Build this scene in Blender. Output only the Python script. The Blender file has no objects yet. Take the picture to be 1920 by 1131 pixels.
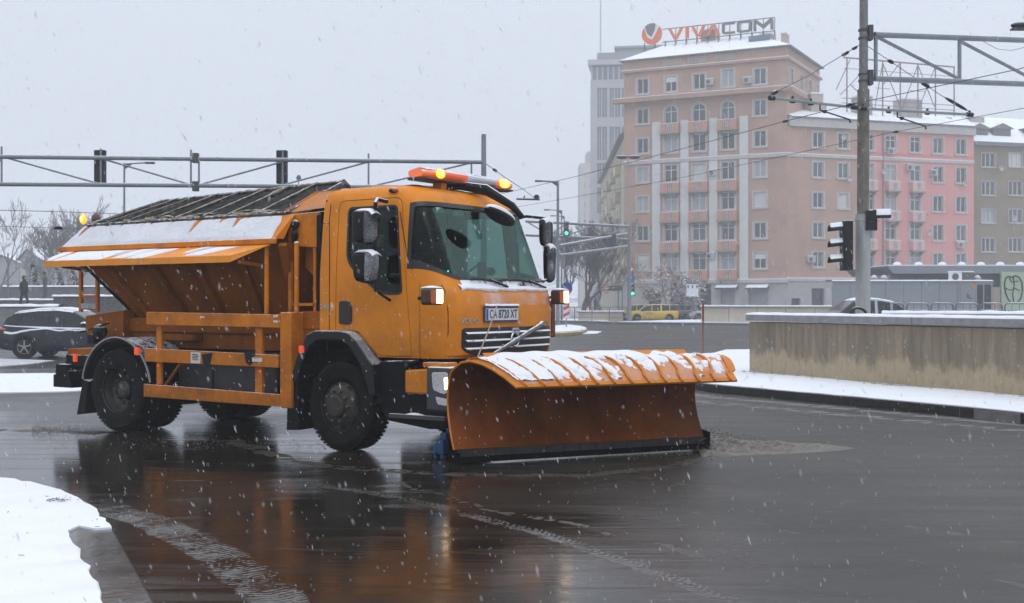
import bpy, bmesh, math, random
from math import radians as R, sin, cos, pi, sqrt
from mathutils import Vector, Matrix, noise
rnd = random.Random(7)
S = bpy.context.scene
COL = S.collection
# ------------------------------------------------------------------ camera, sky, sun, exposure
CH, F0, CX, HZ = 1.6, 2200.0, 960.0, 567.0          # eye height, focal length / principal x / horizon of the 1920 px photo
cam = bpy.data.cameras.new('camera'); camo = bpy.data.objects.new('camera', cam); COL.objects.link(camo)
camo.location = (0, 0, CH); camo.rotation_euler = (R(90), 0, 0)
cam.sensor_width = 36; cam.lens = 36 * F0 / 1920; cam.shift_y = (HZ - 565.5) / 1920
cam.clip_start = .1; cam.clip_end = 3000
cam.dof.use_dof = True; cam.dof.focus_distance = 13.5; cam.dof.aperture_fstop = 5.6
S.camera = camo
W = bpy.data.worlds.new('World'); S.world = W; W.use_nodes = True
nt = W.node_tree; nt.nodes.clear()
def wn(t, **k):
    n = nt.nodes.new(t)
    for a, b in k.items(): setattr(n, a, b)
    return n
sky = wn('ShaderNodeTexSky', sky_type='NISHITA', sun_disc=False, sun_elevation=R(55), sun_rotation=R(200), air_density=1.0, dust_density=3.0)
tc = wn('ShaderNodeTexCoord'); sp = wn('ShaderNodeSeparateXYZ'); rp = wn('ShaderNodeValToRGB')
nt.links.new(tc.outputs['Generated'], sp.inputs[0]); nt.links.new(sp.outputs['Z'], rp.inputs[0])
rp.color_ramp.elements[0].position = 0.0; rp.color_ramp.elements[0].color = (.76, .815, .915, 1)
rp.color_ramp.elements[1].position = .9; rp.color_ramp.elements[1].color = (1.34, 1.40, 1.52, 1)
e = rp.color_ramp.elements.new(.25); e.color = (.80, .865, .98, 1)
ns = wn('ShaderNodeTexNoise'); ns.inputs['Scale'].default_value = 1.6; ns.inputs['Detail'].default_value = 3
nt.links.new(tc.outputs['Generated'], ns.inputs['Vector'])
mr = wn('ShaderNodeMapRange'); mr.inputs[1].default_value = .3; mr.inputs[2].default_value = .7; mr.inputs[3].default_value = .97*10; mr.inputs[4].default_value = 1.03*10
nt.links.new(ns.outputs['Fac'], mr.inputs[0])
sc_ = wn('ShaderNodeVectorMath', operation='SCALE'); nt.links.new(rp.outputs['Color'], sc_.inputs[0]); nt.links.new(mr.outputs[0], sc_.inputs['Scale'])
mx = wn('ShaderNodeMix', data_type='RGBA'); mx.inputs[0].default_value = .93
nt.links.new(sky.outputs[0], mx.inputs[6]); nt.links.new(sc_.outputs[0], mx.inputs[7])
bg = wn('ShaderNodeBackground'); bg.inputs[1].default_value = .098
out = wn('ShaderNodeOutputWorld'); nt.links.new(mx.outputs[2], bg.inputs[0]); nt.links.new(bg.outputs[0], out.inputs[0])
sl = bpy.data.lights.new('sun', 'SUN'); sl.energy = .55; sl.angle = R(40); sl.color = (1, .97, .93)
so = bpy.data.objects.new('sun', sl); COL.objects.link(so); so.rotation_euler = (R(35), 0, R(200 - 180))
S.view_settings.view_transform = 'Standard'; S.view_settings.look = 'None'; S.view_settings.exposure = 0; S.view_settings.gamma = 1
S.view_settings.use_curve_mapping = False
S.render.engine = 'CYCLES'
S.cycles.use_denoising = True; S.cycles.max_bounces = 8; S.cycles.volume_bounces = 2; S.cycles.transparent_max_bounces = 16
S.cycles.sample_clamp_indirect = 4; S.cycles.caustics_reflective = False; S.cycles.caustics_refractive = False
S.cycles.volume_step_rate = 4

# ------------------------------------------------------------------ helpers
class MB:
    def __init__(s): s.v = []; s.f = []; s.m = []
    def add(s, vs, fs, m=0):
        o = len(s.v); s.v += [tuple(v) for v in vs]
        for f in fs: s.f.append([i + o for i in f]); s.m.append(m)
        return s
    def box(s, x0, x1, y0, y1, z0, z1, m=0, M=None):
        vs = [(x, y, z) for x in (x0, x1) for y in (y0, y1) for z in (z0, z1)]
        if M is not None: vs = [M @ Vector(v) for v in vs]
        return s.add(vs, [(0,1,3,2), (4,6,7,5), (0,4,5,1), (2,3,7,6), (0,2,6,4), (1,5,7,3)], m)
    def bar(s, a, b, w, h, m=0, up=(0,0,1)):
        a = Vector(a); b = Vector(b); d = (b - a)
        L = d.length; d.normalize(); upv = Vector(up)
        if abs(d.dot(upv)) > .98: upv = Vector((1,0,0))
        x = d.cross(upv).normalized(); z = x.cross(d)
        vs = [p + x*i*w/2 + z*j*h/2 for p in (a, b) for i, j in ((-1,-1),(1,-1),(1,1),(-1,1))]
        return s.add(vs, [(0,1,2,3), (7,6,5,4), (0,4,5,1), (1,5,6,2), (2,6,7,3), (3,7,4,0)], m)
    def tube(s, pts, r, n=8, m=0, cap=True):
        pts = [Vector(p) for p in pts]; k = len(pts)
        rs = r if isinstance(r, (list, tuple)) else [r]*k
        vs = []; fs = []; ref = Vector((.13,.21,.97))
        for i, p in enumerate(pts):
            d = (pts[min(i+1,k-1)] - pts[max(i-1,0)]).normalized()
            if abs(d.dot(ref)) > .97: ref = Vector((.97,.1,.2))
            x = d.cross(ref).normalized(); y = d.cross(x)
            for j in range(n):
                a = 2*pi*j/n; vs.append(p + (x*cos(a) + y*sin(a))*rs[i])
        for i in range(k-1):
            for j in range(n): fs.append((i*n+j, i*n+(j+1)%n, (i+1)*n+(j+1)%n, (i+1)*n+j))
        if cap: fs.append(list(range(n))[::-1]); fs.append([(k-1)*n+j for j in range(n)])
        return s.add(vs, fs, m)
    def prism(s, poly, ax, a, b, m=0):
        # poly in the two other axes (order x,y,z without ax); closed along ax from a to b
        def P(p, t):
            q = list(p); q.insert(ax, t); return tuple(q)
        n = len(poly); vs = [P(p, a) for p in poly] + [P(p, b) for p in poly]
        fs = [list(range(n))[::-1], [n+i for i in range(n)]] + [(i, (i+1)%n, n+(i+1)%n, n+i) for i in range(n)]
        return s.add(vs, fs, m)
    def lathe(s, prof, c, ax=1, n=32, m=0):
        # prof: (radius, offset along axis)
        c = Vector(c); k = len(prof); vs = []; fs = []
        A = {0: (Vector((1,0,0)), Vector((0,1,0)), Vector((0,0,1))), 1: (Vector((0,1,0)), Vector((1,0,0)), Vector((0,0,1))), 2: (Vector((0,0,1)), Vector((1,0,0)), Vector((0,1,0)))}[ax]
        for r, o in prof:
            for j in range(n):
                a = 2*pi*j/n; vs.append(c + A[0]*o + (A[1]*cos(a) + A[2]*sin(a))*r)
        for i in range(k-1):
            for j in range(n): fs.append((i*n+j, i*n+(j+1)%n, (i+1)*n+(j+1)%n, (i+1)*n+j))
        return s.add(vs, fs, m)
    def ell(s, c, r, n=12, k=8, m=0, M=None):
        vs = []; fs = []
        for i in range(k+1):
            t = pi*i/k
            for j in range(n):
                a = 2*pi*j/n; v = Vector((r[0]*sin(t)*cos(a), r[1]*sin(t)*sin(a), r[2]*cos(t)))
                if M is not None: v = M @ v
                vs.append(v + Vector(c))
        for i in range(k):
            for j in range(n): fs.append((i*n+j, (i+1)*n+j, (i+1)*n+(j+1)%n, i*n+(j+1)%n))
        return s.add(vs, fs, m)
    def grid(s, fn, nu, nv, m=0, closed=False):
        vs = [fn(i/nu, j/nv) for i in range(nu+1) for j in range(nv+1)]
        fs = [(i*(nv+1)+j, (i+1)*(nv+1)+j, (i+1)*(nv+1)+j+1, i*(nv+1)+j+1) for i in range(nu) for j in range(nv)]
        return s.add(vs, fs, m)
    def mesh(s, name, mats, smooth=False, auto=None):
        me = bpy.data.meshes.new(name); me.from_pydata(s.v, [], s.f)
        for mm in (mats if isinstance(mats, (list, tuple)) else [mats]): me.materials.append(mm)
        bm = bmesh.new(); bm.from_mesh(me)
        for i, f in enumerate(bm.faces): f.material_index = s.m[i]
        bmesh.ops.recalc_face_normals(bm, faces=bm.faces[:])
        if smooth:
            for f in bm.faces: f.smooth = True
            ang = R(auto or 35)
            for ed in bm.edges:
                if len(ed.link_faces) == 2 and ed.calc_face_angle(0) > ang: ed.smooth = False
        bm.to_mesh(me); bm.free()
        return me
def obj(name, mb, mats, parent=None, smooth=False, bevel=0, loc=None, auto=None, seg=2):
    me = mb.mesh(name, mats, smooth, auto) if isinstance(mb, MB) else mb
    o = bpy.data.objects.new(name, me); COL.objects.link(o)
    if parent is not None: o.parent = parent
    if loc is not None: o.location = loc
    if bevel:
        b = o.modifiers.new('bevel', 'BEVEL'); b.width = bevel; b.segments = seg; b.limit_method = 'ANGLE'; b.angle_limit = R(40)
        if smooth or seg > 1: b.harden_normals = False
    return o
def thing(name, label, cat, loc=(0,0,0), rz=0, group=None):
    o = bpy.data.objects.new(name, None); COL.objects.link(o); o.location = loc; o.rotation_euler = (0,0,rz)
    o.empty_display_size = .2
    return tag(o, label, cat, group)
def tag(o, label=None, cat=None, group=None, kind=None):
    if label: o['label'] = label
    if cat: o['category'] = cat
    if group: o['group'] = group
    if kind: o['kind'] = kind
    return o
def copy_tree(o, parent=None):
    c = o.copy(); COL.objects.link(c); c.parent = parent
    for ch in o.children: copy_tree(ch, c)
    return c
def boolean(a, ops):
    """a, b objects -> replaces a's mesh by the result; removes the operands"""
    for b, op in ops:
        m = a.modifiers.new('b', 'BOOLEAN'); m.operation = op; m.object = b; m.solver = 'EXACT'
    dg = bpy.context.evaluated_depsgraph_get(); dg.update()
    me = bpy.data.meshes.new_from_object(a.evaluated_get(dg))
    a.modifiers.clear(); a.data = me
    for b, op in ops: bpy.data.objects.remove(b, do_unlink=True)
    return a
def smooth_mesh(me, ang=35):
    bm = bmesh.new(); bm.from_mesh(me)
    for f in bm.faces: f.smooth = True
    for ed in bm.edges:
        if len(ed.link_faces) == 2 and ed.calc_face_angle(0) > R(ang): ed.smooth = False
    bm.to_mesh(me); bm.free()
def text(name, body, size, mat, parent, loc, rot, ext=.004, sx=1, align='CENTER'):
    c = bpy.data.curves.new(name, 'FONT'); c.body = body; c.size = size; c.extrude = ext; c.align_x = align; c.align_y = 'CENTER'
    c.offset = size*.012
    t = bpy.data.objects.new(name, c); COL.objects.link(t)
    dg = bpy.context.evaluated_depsgraph_get(); dg.update()
    me = bpy.data.meshes.new_from_object(t.evaluated_get(dg)); bpy.data.objects.remove(t, do_unlink=True)
    me.materials.clear(); me.materials.append(mat); me.name = name
    o = bpy.data.objects.new(name, me); COL.objects.link(o); o.parent = parent; o.location = loc; o.rotation_euler = rot; o.scale = (sx, 1, 1)
    return o
# photo pixel (1920 wide) -> point of the place
def at(x, y, Y): return Vector(((x-CX)/F0*Y, Y, CH + (HZ-y)/F0*Y))
def gr(x, y, z=0):
    Y = (CH-z)*F0/(y-HZ); return Vector(((x-CX)/F0*Y, Y, z))

# ------------------------------------------------------------------ materials
MATS = {}
def mat(name, col, rough=.6, metal=0, var=.12, vs=4.0, bump=0.0, bs=40.0, snow=None, sns=6.0, dirt=None, emit=0, ecol=None, spec=.5, coat=0, stretch=None, snowcol=(.86,.9,.96)):
    """snow=(n0,n1,amount): covers faces whose world normal z exceeds n0..n1, broken by noise; dirt=(colour, amount, scale)"""
    if name in MATS: return MATS[name]
    m = bpy.data.materials.new(name); MATS[name] = m; m.use_nodes = True
    t = m.node_tree; N = t.nodes; L = t.links; b = N['Principled BSDF']
    def nn(ty, **k):
        n = N.new(ty)
        for a_, b_ in k.items(): setattr(n, a_, b_)
        return n
    tcn = nn('ShaderNodeTexCoord'); vec = tcn.outputs['Object']
    if stretch:
        mp = nn('ShaderNodeMapping'); mp.inputs['Scale'].default_value = stretch; L.new(vec, mp.inputs[0]); svec = mp.outputs[0]
    else: svec = vec
    no = nn('ShaderNodeTexNoise'); no.inputs['Scale'].default_value = vs; no.inputs['Detail'].default_value = 6; no.inputs['Roughness'].default_value = .65
    L.new(svec, no.inputs['Vector'])
    r = nn('ShaderNodeMapRange'); r.inputs[1].default_value = .3; r.inputs[2].default_value = .7; r.inputs[3].default_value = 1-var; r.inputs[4].default_value = 1+var
    L.new(no.outputs['Fac'], r.inputs[0])
    sc = nn('ShaderNodeVectorMath', operation='SCALE'); sc.inputs[0].default_value = col; L.new(r.outputs[0], sc.inputs['Scale'])
    colout = sc.outputs[0]; rough_out = None
    if dirt:
        dn = nn('ShaderNodeTexNoise'); dn.inputs['Scale'].default_value = dirt[2]; dn.inputs['Detail'].default_value = 8; dn.inputs['Roughness'].default_value = .7
        L.new(svec, dn.inputs['Vector'])
        dr = nn('ShaderNodeMapRange'); dr.inputs[1].default_value = .62-dirt[1]*.3; dr.inputs[2].default_value = .72; dr.inputs[4].default_value = min(1, dirt[1]*1.3)
        L.new(dn.outputs['Fac'], dr.inputs[0])
        mx_ = nn('ShaderNodeMix', data_type='RGBA'); L.new(dr.outputs[0], mx_.inputs[0]); L.new(colout, mx_.inputs[6]); mx_.inputs[7].default_value = (*dirt[0], 1)
        colout = mx_.outputs[2]
    b.inputs['Roughness'].default_value = rough; b.inputs['Metallic'].default_value = metal
    b.inputs['Specular IOR Level'].default_value = spec
    b.inputs['Coat Weight'].default_value = coat; b.inputs['Coat Roughness'].default_value = .15
    hgt = None
    if bump:
        bn = nn('ShaderNodeTexNoise'); bn.inputs['Scale'].default_value = bs; bn.inputs['Detail'].default_value = 5; L.new(svec, bn.inputs['Vector'])
        bu = nn('ShaderNodeBump'); bu.inputs['Strength'].default_value = bump; bu.inputs['Distance'].default_value = .02
        L.new(bn.outputs['Fac'], bu.inputs['Height']); L.new(bu.outputs[0], b.inputs['Normal'])
    if snow:
        g = nn('ShaderNodeNewGeometry'); s3 = nn('ShaderNodeSeparateXYZ'); L.new(g.outputs['True Normal'], s3.inputs[0])
        nr = nn('ShaderNodeMapRange'); nr.inputs[1].default_value = snow[0]; nr.inputs[2].default_value = snow[1]; L.new(s3.outputs['Z'], nr.inputs[0])
        sn = nn('ShaderNodeTexNoise'); sn.inputs['Scale'].default_value = sns; sn.inputs['Detail'].default_value = 9; sn.inputs['Roughness'].default_value = .72; L.new(svec, sn.inputs['Vector'])
        sr = nn('ShaderNodeMapRange'); sr.inputs[1].default_value = .62-snow[2]*.4; sr.inputs[2].default_value = .70-snow[2]*.4; L.new(sn.outputs['Fac'], sr.inputs[0])
        mm = nn('ShaderNodeMath', operation='MULTIPLY'); L.new(nr.outputs[0], mm.inputs[0]); L.new(sr.outputs[0], mm.inputs[1])
        mx2 = nn('ShaderNodeMix', data_type='RGBA'); L.new(mm.outputs[0], mx2.inputs[0]); L.new(colout, mx2.inputs[6]); mx2.inputs[7].default_value = (*snowcol, 1)
        colout = mx2.outputs[2]
        rr = nn('ShaderNodeMapRange'); rr.inputs[3].default_value = rough; rr.inputs[4].default_value = .8; L.new(mm.outputs[0], rr.inputs[0]); L.new(rr.outputs[0], b.inputs['Roughness'])
        if metal:
            r2 = nn('ShaderNodeMapRange'); r2.inputs[3].default_value = metal; r2.inputs[4].default_value = 0; L.new(mm.outputs[0], r2.inputs[0]); L.new(r2.outputs[0], b.inputs['Metallic'])
    L.new(colout, b.inputs['Base Color'])
    if emit:
        b.inputs['Emission Color'].default_value = (*(ecol or col), 1); b.inputs['Emission Strength'].default_value = emit
    return m
def glass(name, tint=(.35,.5,.46), refl=1.0, rough=.03):
    if name in MATS: return MATS[name]
    m = bpy.data.materials.new(name); MATS[name] = m; m.use_nodes = True; t = m.node_tree; t.nodes.clear()
    o = t.nodes.new('ShaderNodeOutputMaterial'); tr = t.nodes.new('ShaderNodeBsdfTransparent'); tr.inputs[0].default_value = (*tint, 1)
    gl = t.nodes.new('ShaderNodeBsdfGlossy'); gl.inputs['Roughness'].default_value = rough
    fr = t.nodes.new('ShaderNodeFresnel'); fr.inputs[0].default_value = 1.45
    mt = t.nodes.new('ShaderNodeMath'); mt.operation = 'MULTIPLY'; mt.inputs[1].default_value = refl
    mx = t.nodes.new('ShaderNodeMixShader'); t.links.new(fr.outputs[0], mt.inputs[0]); t.links.new(mt.outputs[0], mx.inputs[0])
    t.links.new(tr.outputs[0], mx.inputs[1]); t.links.new(gl.outputs[0], mx.inputs[2]); t.links.new(mx.outputs[0], o.inputs[0])
    return m
orange = mat('orange_paint', (.72,.235,.004), .42, var=.08, vs=1.5, bump=.03, bs=6, dirt=((.40,.13,.008), .45, 2.2), spec=.3)
orange_low = mat('orange_paint_dirty', (.62,.19,.004), .5, spec=.25, var=.14, vs=3, bump=.05, bs=20, dirt=((.15,.055,.012), .5, 2.6), snow=(.75,.95,.55), sns=9)
orange_flap = mat('orange_flap_paint', (.78,.27,.010), .45, var=.12, vs=3, dirt=((.3,.2,.1), .3, 4))
orange_shaded = mat('orange_paint_shaded', (.32,.095,.003), .5, var=.15, vs=2, dirt=((.07,.022,.005), .65, 1.4), stretch=(1,1,.35), spec=.15)  # orange darkened in its colour for the shade of the undersides, plus dirt
plow_in = mat('plow_blade_shade_grime', (.20,.050,.003), .5, var=.3, vs=1.2, dirt=((.03,.011,.004), .85, 1.5), stretch=(1,1,.5), spec=.12)  # shade of the blade's hollow put into the colour, along with grime
black_pl = mat('black_plastic', (.004,.0045,.005), .55, spec=.15, var=.2, bump=.05, snow=(.55,.95,.45), sns=14)
black_low = mat('black_chassis', (.003,.003,.0033), .8, var=.4, vs=8, dirt=((.012,.011,.010), .5, 5), spec=.08)
rubber = mat('tyre_rubber', (.004,.004,.0042), .8, var=.4, vs=12, bump=.15, bs=30, dirt=((.014,.013,.012), .5, 7), spec=.12)
rimm = mat('wheel_rim', (.055,.050,.043), .7, .1, var=.4, vs=9, dirt=((.012,.011,.009), .7, 6), spec=.3)
chrome = mat('bright_metal', (.6,.62,.65), .25, .9, var=.1)
snowm = mat('snow', (.80,.83,.88), .75, var=.03, vs=3, bump=.25, bs=18)
snow_soft = mat('soft_snow', (.78,.81,.86), .75, var=.04, vs=5, bump=.35, bs=35)
slush = mat('slush', (.14,.115,.09), .3, var=.4, vs=9, bump=.8, bs=28, dirt=((.06,.05,.04), .8, 7))
galv = mat('galvanised_steel', (.20,.22,.245), .5, .35, var=.18, vs=3, snow=(.7,.98,.6), sns=7)
galv_dark = mat('dark_steel', (.05,.055,.06), .6, .2, var=.2, snow=(.7,.98,.35), sns=9)
blk = mat('black_housing', (.004,.005,.006), .5, spec=.2, var=.2, snow=(.5,.9,.9), sns=8)
white_pl = mat('white_plastic', (.75,.77,.79), .5, var=.05)
blue_st = mat('blue_paint', (.012,.055,.16), .5, var=.3, vs=12, dirt=((.01,.02,.04), .5, 9))
lit_white = mat('lamp_white', (1,.9,.7), .3, emit=7, ecol=(1,.70,.32))
lit_amber = mat('beacon_amber', (1,.3,.02), .3, emit=4.5, ecol=(1,.27,.015))
lit_amber_hot = mat('beacon_flash', (1,.6,.1), .3, emit=9, ecol=(1,.45,.05))
lit_rear = mat('rear_beacon', (1,.4,.05), .3, emit=3.0, ecol=(1,.20,.015))
lens_amber = mat('amber_lens', (.30,.055,.008), .25, var=.3, vs=25, emit=.10, ecol=(1,.25,.02))
lens_red = mat('red_lens', (.45,.03,.012), .25, var=.3, vs=30, emit=.55, ecol=(1,.10,.015))
lit_green = mat('green_signal', (.02,.9,.4), .3, emit=7, ecol=(.02,1,.42))
def grime(m, z0, z1, colr, amt):
    t = m.node_tree; N = t.nodes; L = t.links; b = N['Principled BSDF']; src = b.inputs['Base Color'].links[0].from_socket
    tcn = N.new('ShaderNodeTexCoord'); sx = N.new('ShaderNodeSeparateXYZ'); L.new(tcn.outputs['Object'], sx.inputs[0])
    no = N.new('ShaderNodeTexNoise'); no.inputs['Scale'].default_value = 7; no.inputs['Detail'].default_value = 10; no.inputs['Roughness'].default_value = .78; L.new(tcn.outputs['Object'], no.inputs['Vector'])
    a = N.new('ShaderNodeMapRange'); a.inputs[1].default_value = z1; a.inputs[2].default_value = z0; L.new(sx.outputs['Z'], a.inputs[0])
    c = N.new('ShaderNodeMapRange'); c.inputs[1].default_value = .38; c.inputs[2].default_value = .66; c.inputs[3].default_value = .25; L.new(no.outputs['Fac'], c.inputs[0])
    d = N.new('ShaderNodeMath'); d.operation = 'MULTIPLY'; L.new(a.outputs[0], d.inputs[0]); L.new(c.outputs[0], d.inputs[1])
    e = N.new('ShaderNodeMath'); e.operation = 'MULTIPLY'; e.inputs[1].default_value = amt; L.new(d.outputs[0], e.inputs[0])
    x = N.new('ShaderNodeMix'); x.data_type = 'RGBA'; L.new(e.outputs[0], x.inputs[0]); L.new(src, x.inputs[6]); x.inputs[7].default_value = (*colr, 1); L.new(x.outputs[2], b.inputs['Base Color'])
grime(orange, .6, 2.1, (.22,.085,.02), .62); grime(orange_low, .3, 1.7, (.13,.055,.018), .75)
grime(rubber, -.6, .6, (.035,.032,.028), .5)
black_hole = mat('dark_interior', (.006,.007,.007), .9, var=.2)
glass_cab = glass('cab_glass', (.50,.64,.60), .36)
glass_side = glass('door_glass', (.60,.70,.68), .3)

def road_material():
    m = bpy.data.materials.new('wet_asphalt'); m.use_nodes = True; t = m.node_tree; N = t.nodes; L = t.links; b = N['Principled BSDF']
    def nn(ty, **k):
        n = N.new(ty)
        for a_, b_ in k.items(): setattr(n, a_, b_)
        return n
    def noise_(vec, sc, det=5, rg=.6, dist=0):
        n = nn('ShaderNodeTexNoise'); n.inputs['Scale'].default_value = sc; n.inputs['Detail'].default_value = det; n.inputs['Roughness'].default_value = rg
        n.inputs['Distortion'].default_value = dist; L.new(vec, n.inputs['Vector']); return n.outputs['Fac']
    def rng(v, a, b_, c, d):
        n = nn('ShaderNodeMapRange'); n.inputs[1].default_value = a; n.inputs[2].default_value = b_; n.inputs[3].default_value = c; n.inputs[4].default_value = d
        L.new(v, n.inputs[0]); return n.outputs[0]
    def math_(op, a, b_):
        n = nn('ShaderNodeMath', operation=op)
        for i, q in enumerate((a, b_)):
            if isinstance(q, (int, float)): n.inputs[i].default_value = q
            else: L.new(q, n.inputs[i])
        return n.outputs[0]
    def mixc(f, a, b_):
        n = nn('ShaderNodeMix', data_type='RGBA'); L.new(f, n.inputs[0])
        for i, q in ((6, a), (7, b_)):
            if isinstance(q, tuple): n.inputs[i].default_value = (*q, 1)
            else: L.new(q, n.inputs[i])
        return n.outputs[2]
    g = nn('ShaderNodeTexCoord'); P = g.outputs['Object']
    # streaks along the driving direction (lanes sweep from far left to near right)
    mp = nn('ShaderNodeMapping'); mp.inputs['Rotation'].default_value = (0, 0, R(24)); mp.inputs['Scale'].default_value = (.16, 1.5, 1); L.new(P, mp.inputs[0])
    streak = noise_(mp.outputs[0], 1.7, 7, .62, .4)
    fine = noise_(P, 26, 6, .7); blot = noise_(P, .35, 4, .5); mid = noise_(P, 2.3, 6, .6)
    # standing water: gathers in front of the near verge and along the truck
    wet0 = noise_(P, .22, 3, .5)
    gx = nn('ShaderNodeSeparateXYZ'); L.new(P, gx.inputs[0])
    xw = rng(gx.outputs['X'], 4.2, -.6, 0, 1)        # the gutter side of the lane lies lower: water on the left
    yw = rng(gx.outputs['Y'], 13.2, 17.5, 1, 0)
    water = rng(math_('ADD', math_('ADD', math_('MULTIPLY', xw, .30), math_('MULTIPLY', yw, .16)), math_('ADD', math_('MULTIPLY', wet0, .6), math_('MULTIPLY', streak, .35))), .72, .90, 0, 1)
    c1 = mixc(rng(streak, .40, .66, 0, 1), (.040,.038,.036), (.072,.068,.062))
    c1 = mixc(rng(blot, .42, .62, 0, .55), c1, (.080,.075,.068))
    c1 = mixc(rng(fine, .55, .75, 0, .5), c1, (.11,.105,.097))
    c2 = mixc(rng(mid, .40, .62, 0, .75), (.016,.014,.012), (.030,.025,.020))
    colr = mixc(water, c1, c2)
    L.new(colr, b.inputs['Base Color'])
    rr = mixc(water, (.40,.40,.40), (.06,.06,.06))
    rs = nn('ShaderNodeSeparateColor'); L.new(rr, rs.inputs[0])
    ro = math_('ADD', rs.outputs[0], rng(streak, .45, .70, -.03, .22)); L.new(ro, b.inputs['Roughness'])
    b.inputs['IOR'].default_value = 1.33
    L.new(rng(water, 0, 1, .27, .5), b.inputs['Specular IOR Level'])
    rip = noise_(mp.outputs[0], 9, 4, .6); rip2 = noise_(P, 7, 3, .5)
    h = math_('ADD', math_('MULTIPLY', rip, rng(water, 0, 1, .9, .26)), math_('MULTIPLY', fine, rng(water, 0, 1, 1.1, .10)))
    h = math_('ADD', h, math_('MULTIPLY', rip2, .10))
    bu = nn('ShaderNodeBump'); bu.inputs['Strength'].default_value = .45; bu.inputs['Distance'].default_value = .012; L.new(h, bu.inputs['Height']); L.new(bu.outputs[0], b.inputs['Normal'])
    return m
road_m = road_material()

# ------------------------------------------------------------------ the ground
def sheet(name, pts, z, m, kind='structure'):
    mb = MB(); mb.add([(p[0], p[1], z) for p in pts], [list(range(len(pts)))]); o = obj(name, mb, m); tag(o, kind=kind); return o
def slab(name, pts, z0, z1, m, kind='structure', label=None, cat=None, group=None, bevel=0):
    mb = MB(); mb.prism([(p[0], p[1]) for p in pts], 2, z0, z1); o = obj(name, mb, m, bevel=bevel); tag(o, label, cat, group, kind); return o
far_snow = mat('far_ground', (.42,.44,.47), .8, var=.35, vs=.05)
sheet('ground', [(-424,-17), (424,-17), (424,774), (-424,774)], -.02, far_snow)
sheet('road', [(-70,-6), (60,-6), (60,112), (-70,112)], 0, road_m)
def hill_fn(x0, x1, Y, h, seed):
    def f(u, v):
        x = x0 + (x1-x0)*u
        hh = h*(.55 + .9*noise.noise(Vector((x*.006, seed, 0)))) + h*.12*noise.noise(Vector((x*.04, seed, 3)))
        return (x, Y + 90*v, -1 + max(0, hh)*sin(v*pi*.5) if v > 0 else -1)
    return f
hillm = mat('distant_hillside', (.16,.17,.18), .9, var=.5, vs=.05, snow=(.0,.7,.42), sns=.04)
hb = MB(); hb.grid(hill_fn(-420, 420, 640, 42, 3.3), 120, 6); hb.grid(hill_fn(-420, 420, 470, 17, 8.1), 120, 6)
tag(obj('hills', hb, hillm, smooth=True), kind='structure')
# ---- near verge: wet slabs with melting snow
verge_px = [(-260,880),(0,893),(60,902),(110,915),(150,932),(183,950),(203,975),(222,1010),(290,1131),(345,1230),(420,1400)]
verge = [gr(x, y, .06) for x, y in verge_px] + [Vector((-4, 2, 0)), Vector((-9, 4, 0))]
wet_slab = mat('wet_concrete', (.105,.105,.105), .12, var=.4, vs=5, bump=.08, bs=12, dirt=((.04,.036,.03), .7, 4))
slab('pavement', verge, -.03, .06, wet_slab, bevel=.012)
def inset_poly():
    px = [(-260,884),(0,896),(60,905),(108,917),(146,934),(176,951),(198,978),(208,990),(176,992),(150,986),(128,996),(136,1018),(152,1030),(148,1048),(168,1062),(172,1085),(190,1102),(186,1125),(205,1150),(215,1230),(260,1400)]
    return [gr(x, y, .07) for x, y in px] + [Vector((-4, 2.1, 0)), Vector((-8.9, 4.1, 0))]
def snow_layer(name, poly, z0, h, m=snowm, step=.12, amp=.012, kind='structure', rag=.05):
    """a snow blanket: jagged outline, soft undulating top"""
    bm = bmesh.new()
    P = []
    for i, p in enumerate(poly):
        q = poly[(i+1) % len(poly)]; a = Vector((p[0], p[1], 0)); b = Vector((q[0], q[1], 0)); n = min(60, max(1, int((b-a).length/step)))
        for k in range(n):
            w = a.lerp(b, k/n); s = rag*.7*noise.noise(w*3.5)+rag*.7*noise.noise(w*12)+rag*.4*noise.noise(w*31)
            P.append(w + Vector((s, s*.7, 0)))
    top = [bm.verts.new((p.x, p.y, z0+h)) for p in P]
    f = bm.faces.new(top)
    r = bmesh.ops.triangulate(bm, faces=[f])
    for _ in range(4 if step < .2 else 2):
        bmesh.ops.subdivide_edges(bm, edges=[e for e in bm.edges if e.calc_length() > step*2.2 and not e.is_boundary], cuts=1)
        bmesh.ops.triangulate(bm, faces=bm.faces[:])
    for v in bm.verts:
        if not v.is_boundary: v.co.z += h*.6 + amp*(2 if step > .2 else .7)*noise.noise(v.co*2.2) + amp*noise.noise(v.co*7)*(1 if step > .2 else .35)
    be = [e for e in bm.edges if e.is_boundary]
    ex = bmesh.ops.extrude_edge_only(bm, edges=be)
    for v in ex['geom']:
        if isinstance(v, bmesh.types.BMVert): v.co.z = z0
    bmesh.ops.recalc_face_normals(bm, faces=bm.faces[:])
    me = bpy.data.meshes.new(name); bm.to_mesh(me); bm.free(); me.materials.append(m); smooth_mesh(me, 50)
    o = bpy.data.objects.new(name, me); COL.objects.link(o); tag(o, kind=kind); return o
snow_layer('snow', inset_poly(), .06, .014, step=.10, rag=.022)
tw = MB()
for i in range(48):
    q = gr(rnd.gauss(112,14), rnd.gauss(937,3), .09) if i < 40 else gr(rnd.uniform(10,190), rnd.uniform(915,1080), .09)
    a = rnd.random()*6.3; l_ = rnd.uniform(.006,.02); tw.bar((q.x-l_*cos(a), q.y-l_*sin(a), .093), (q.x+l_*cos(a), q.y+l_*sin(a), .096), .003, .003)
tag(obj('twig_litter', tw, mat('twig_dark', (.04,.03,.02), .8)), kind='stuff')
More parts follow.
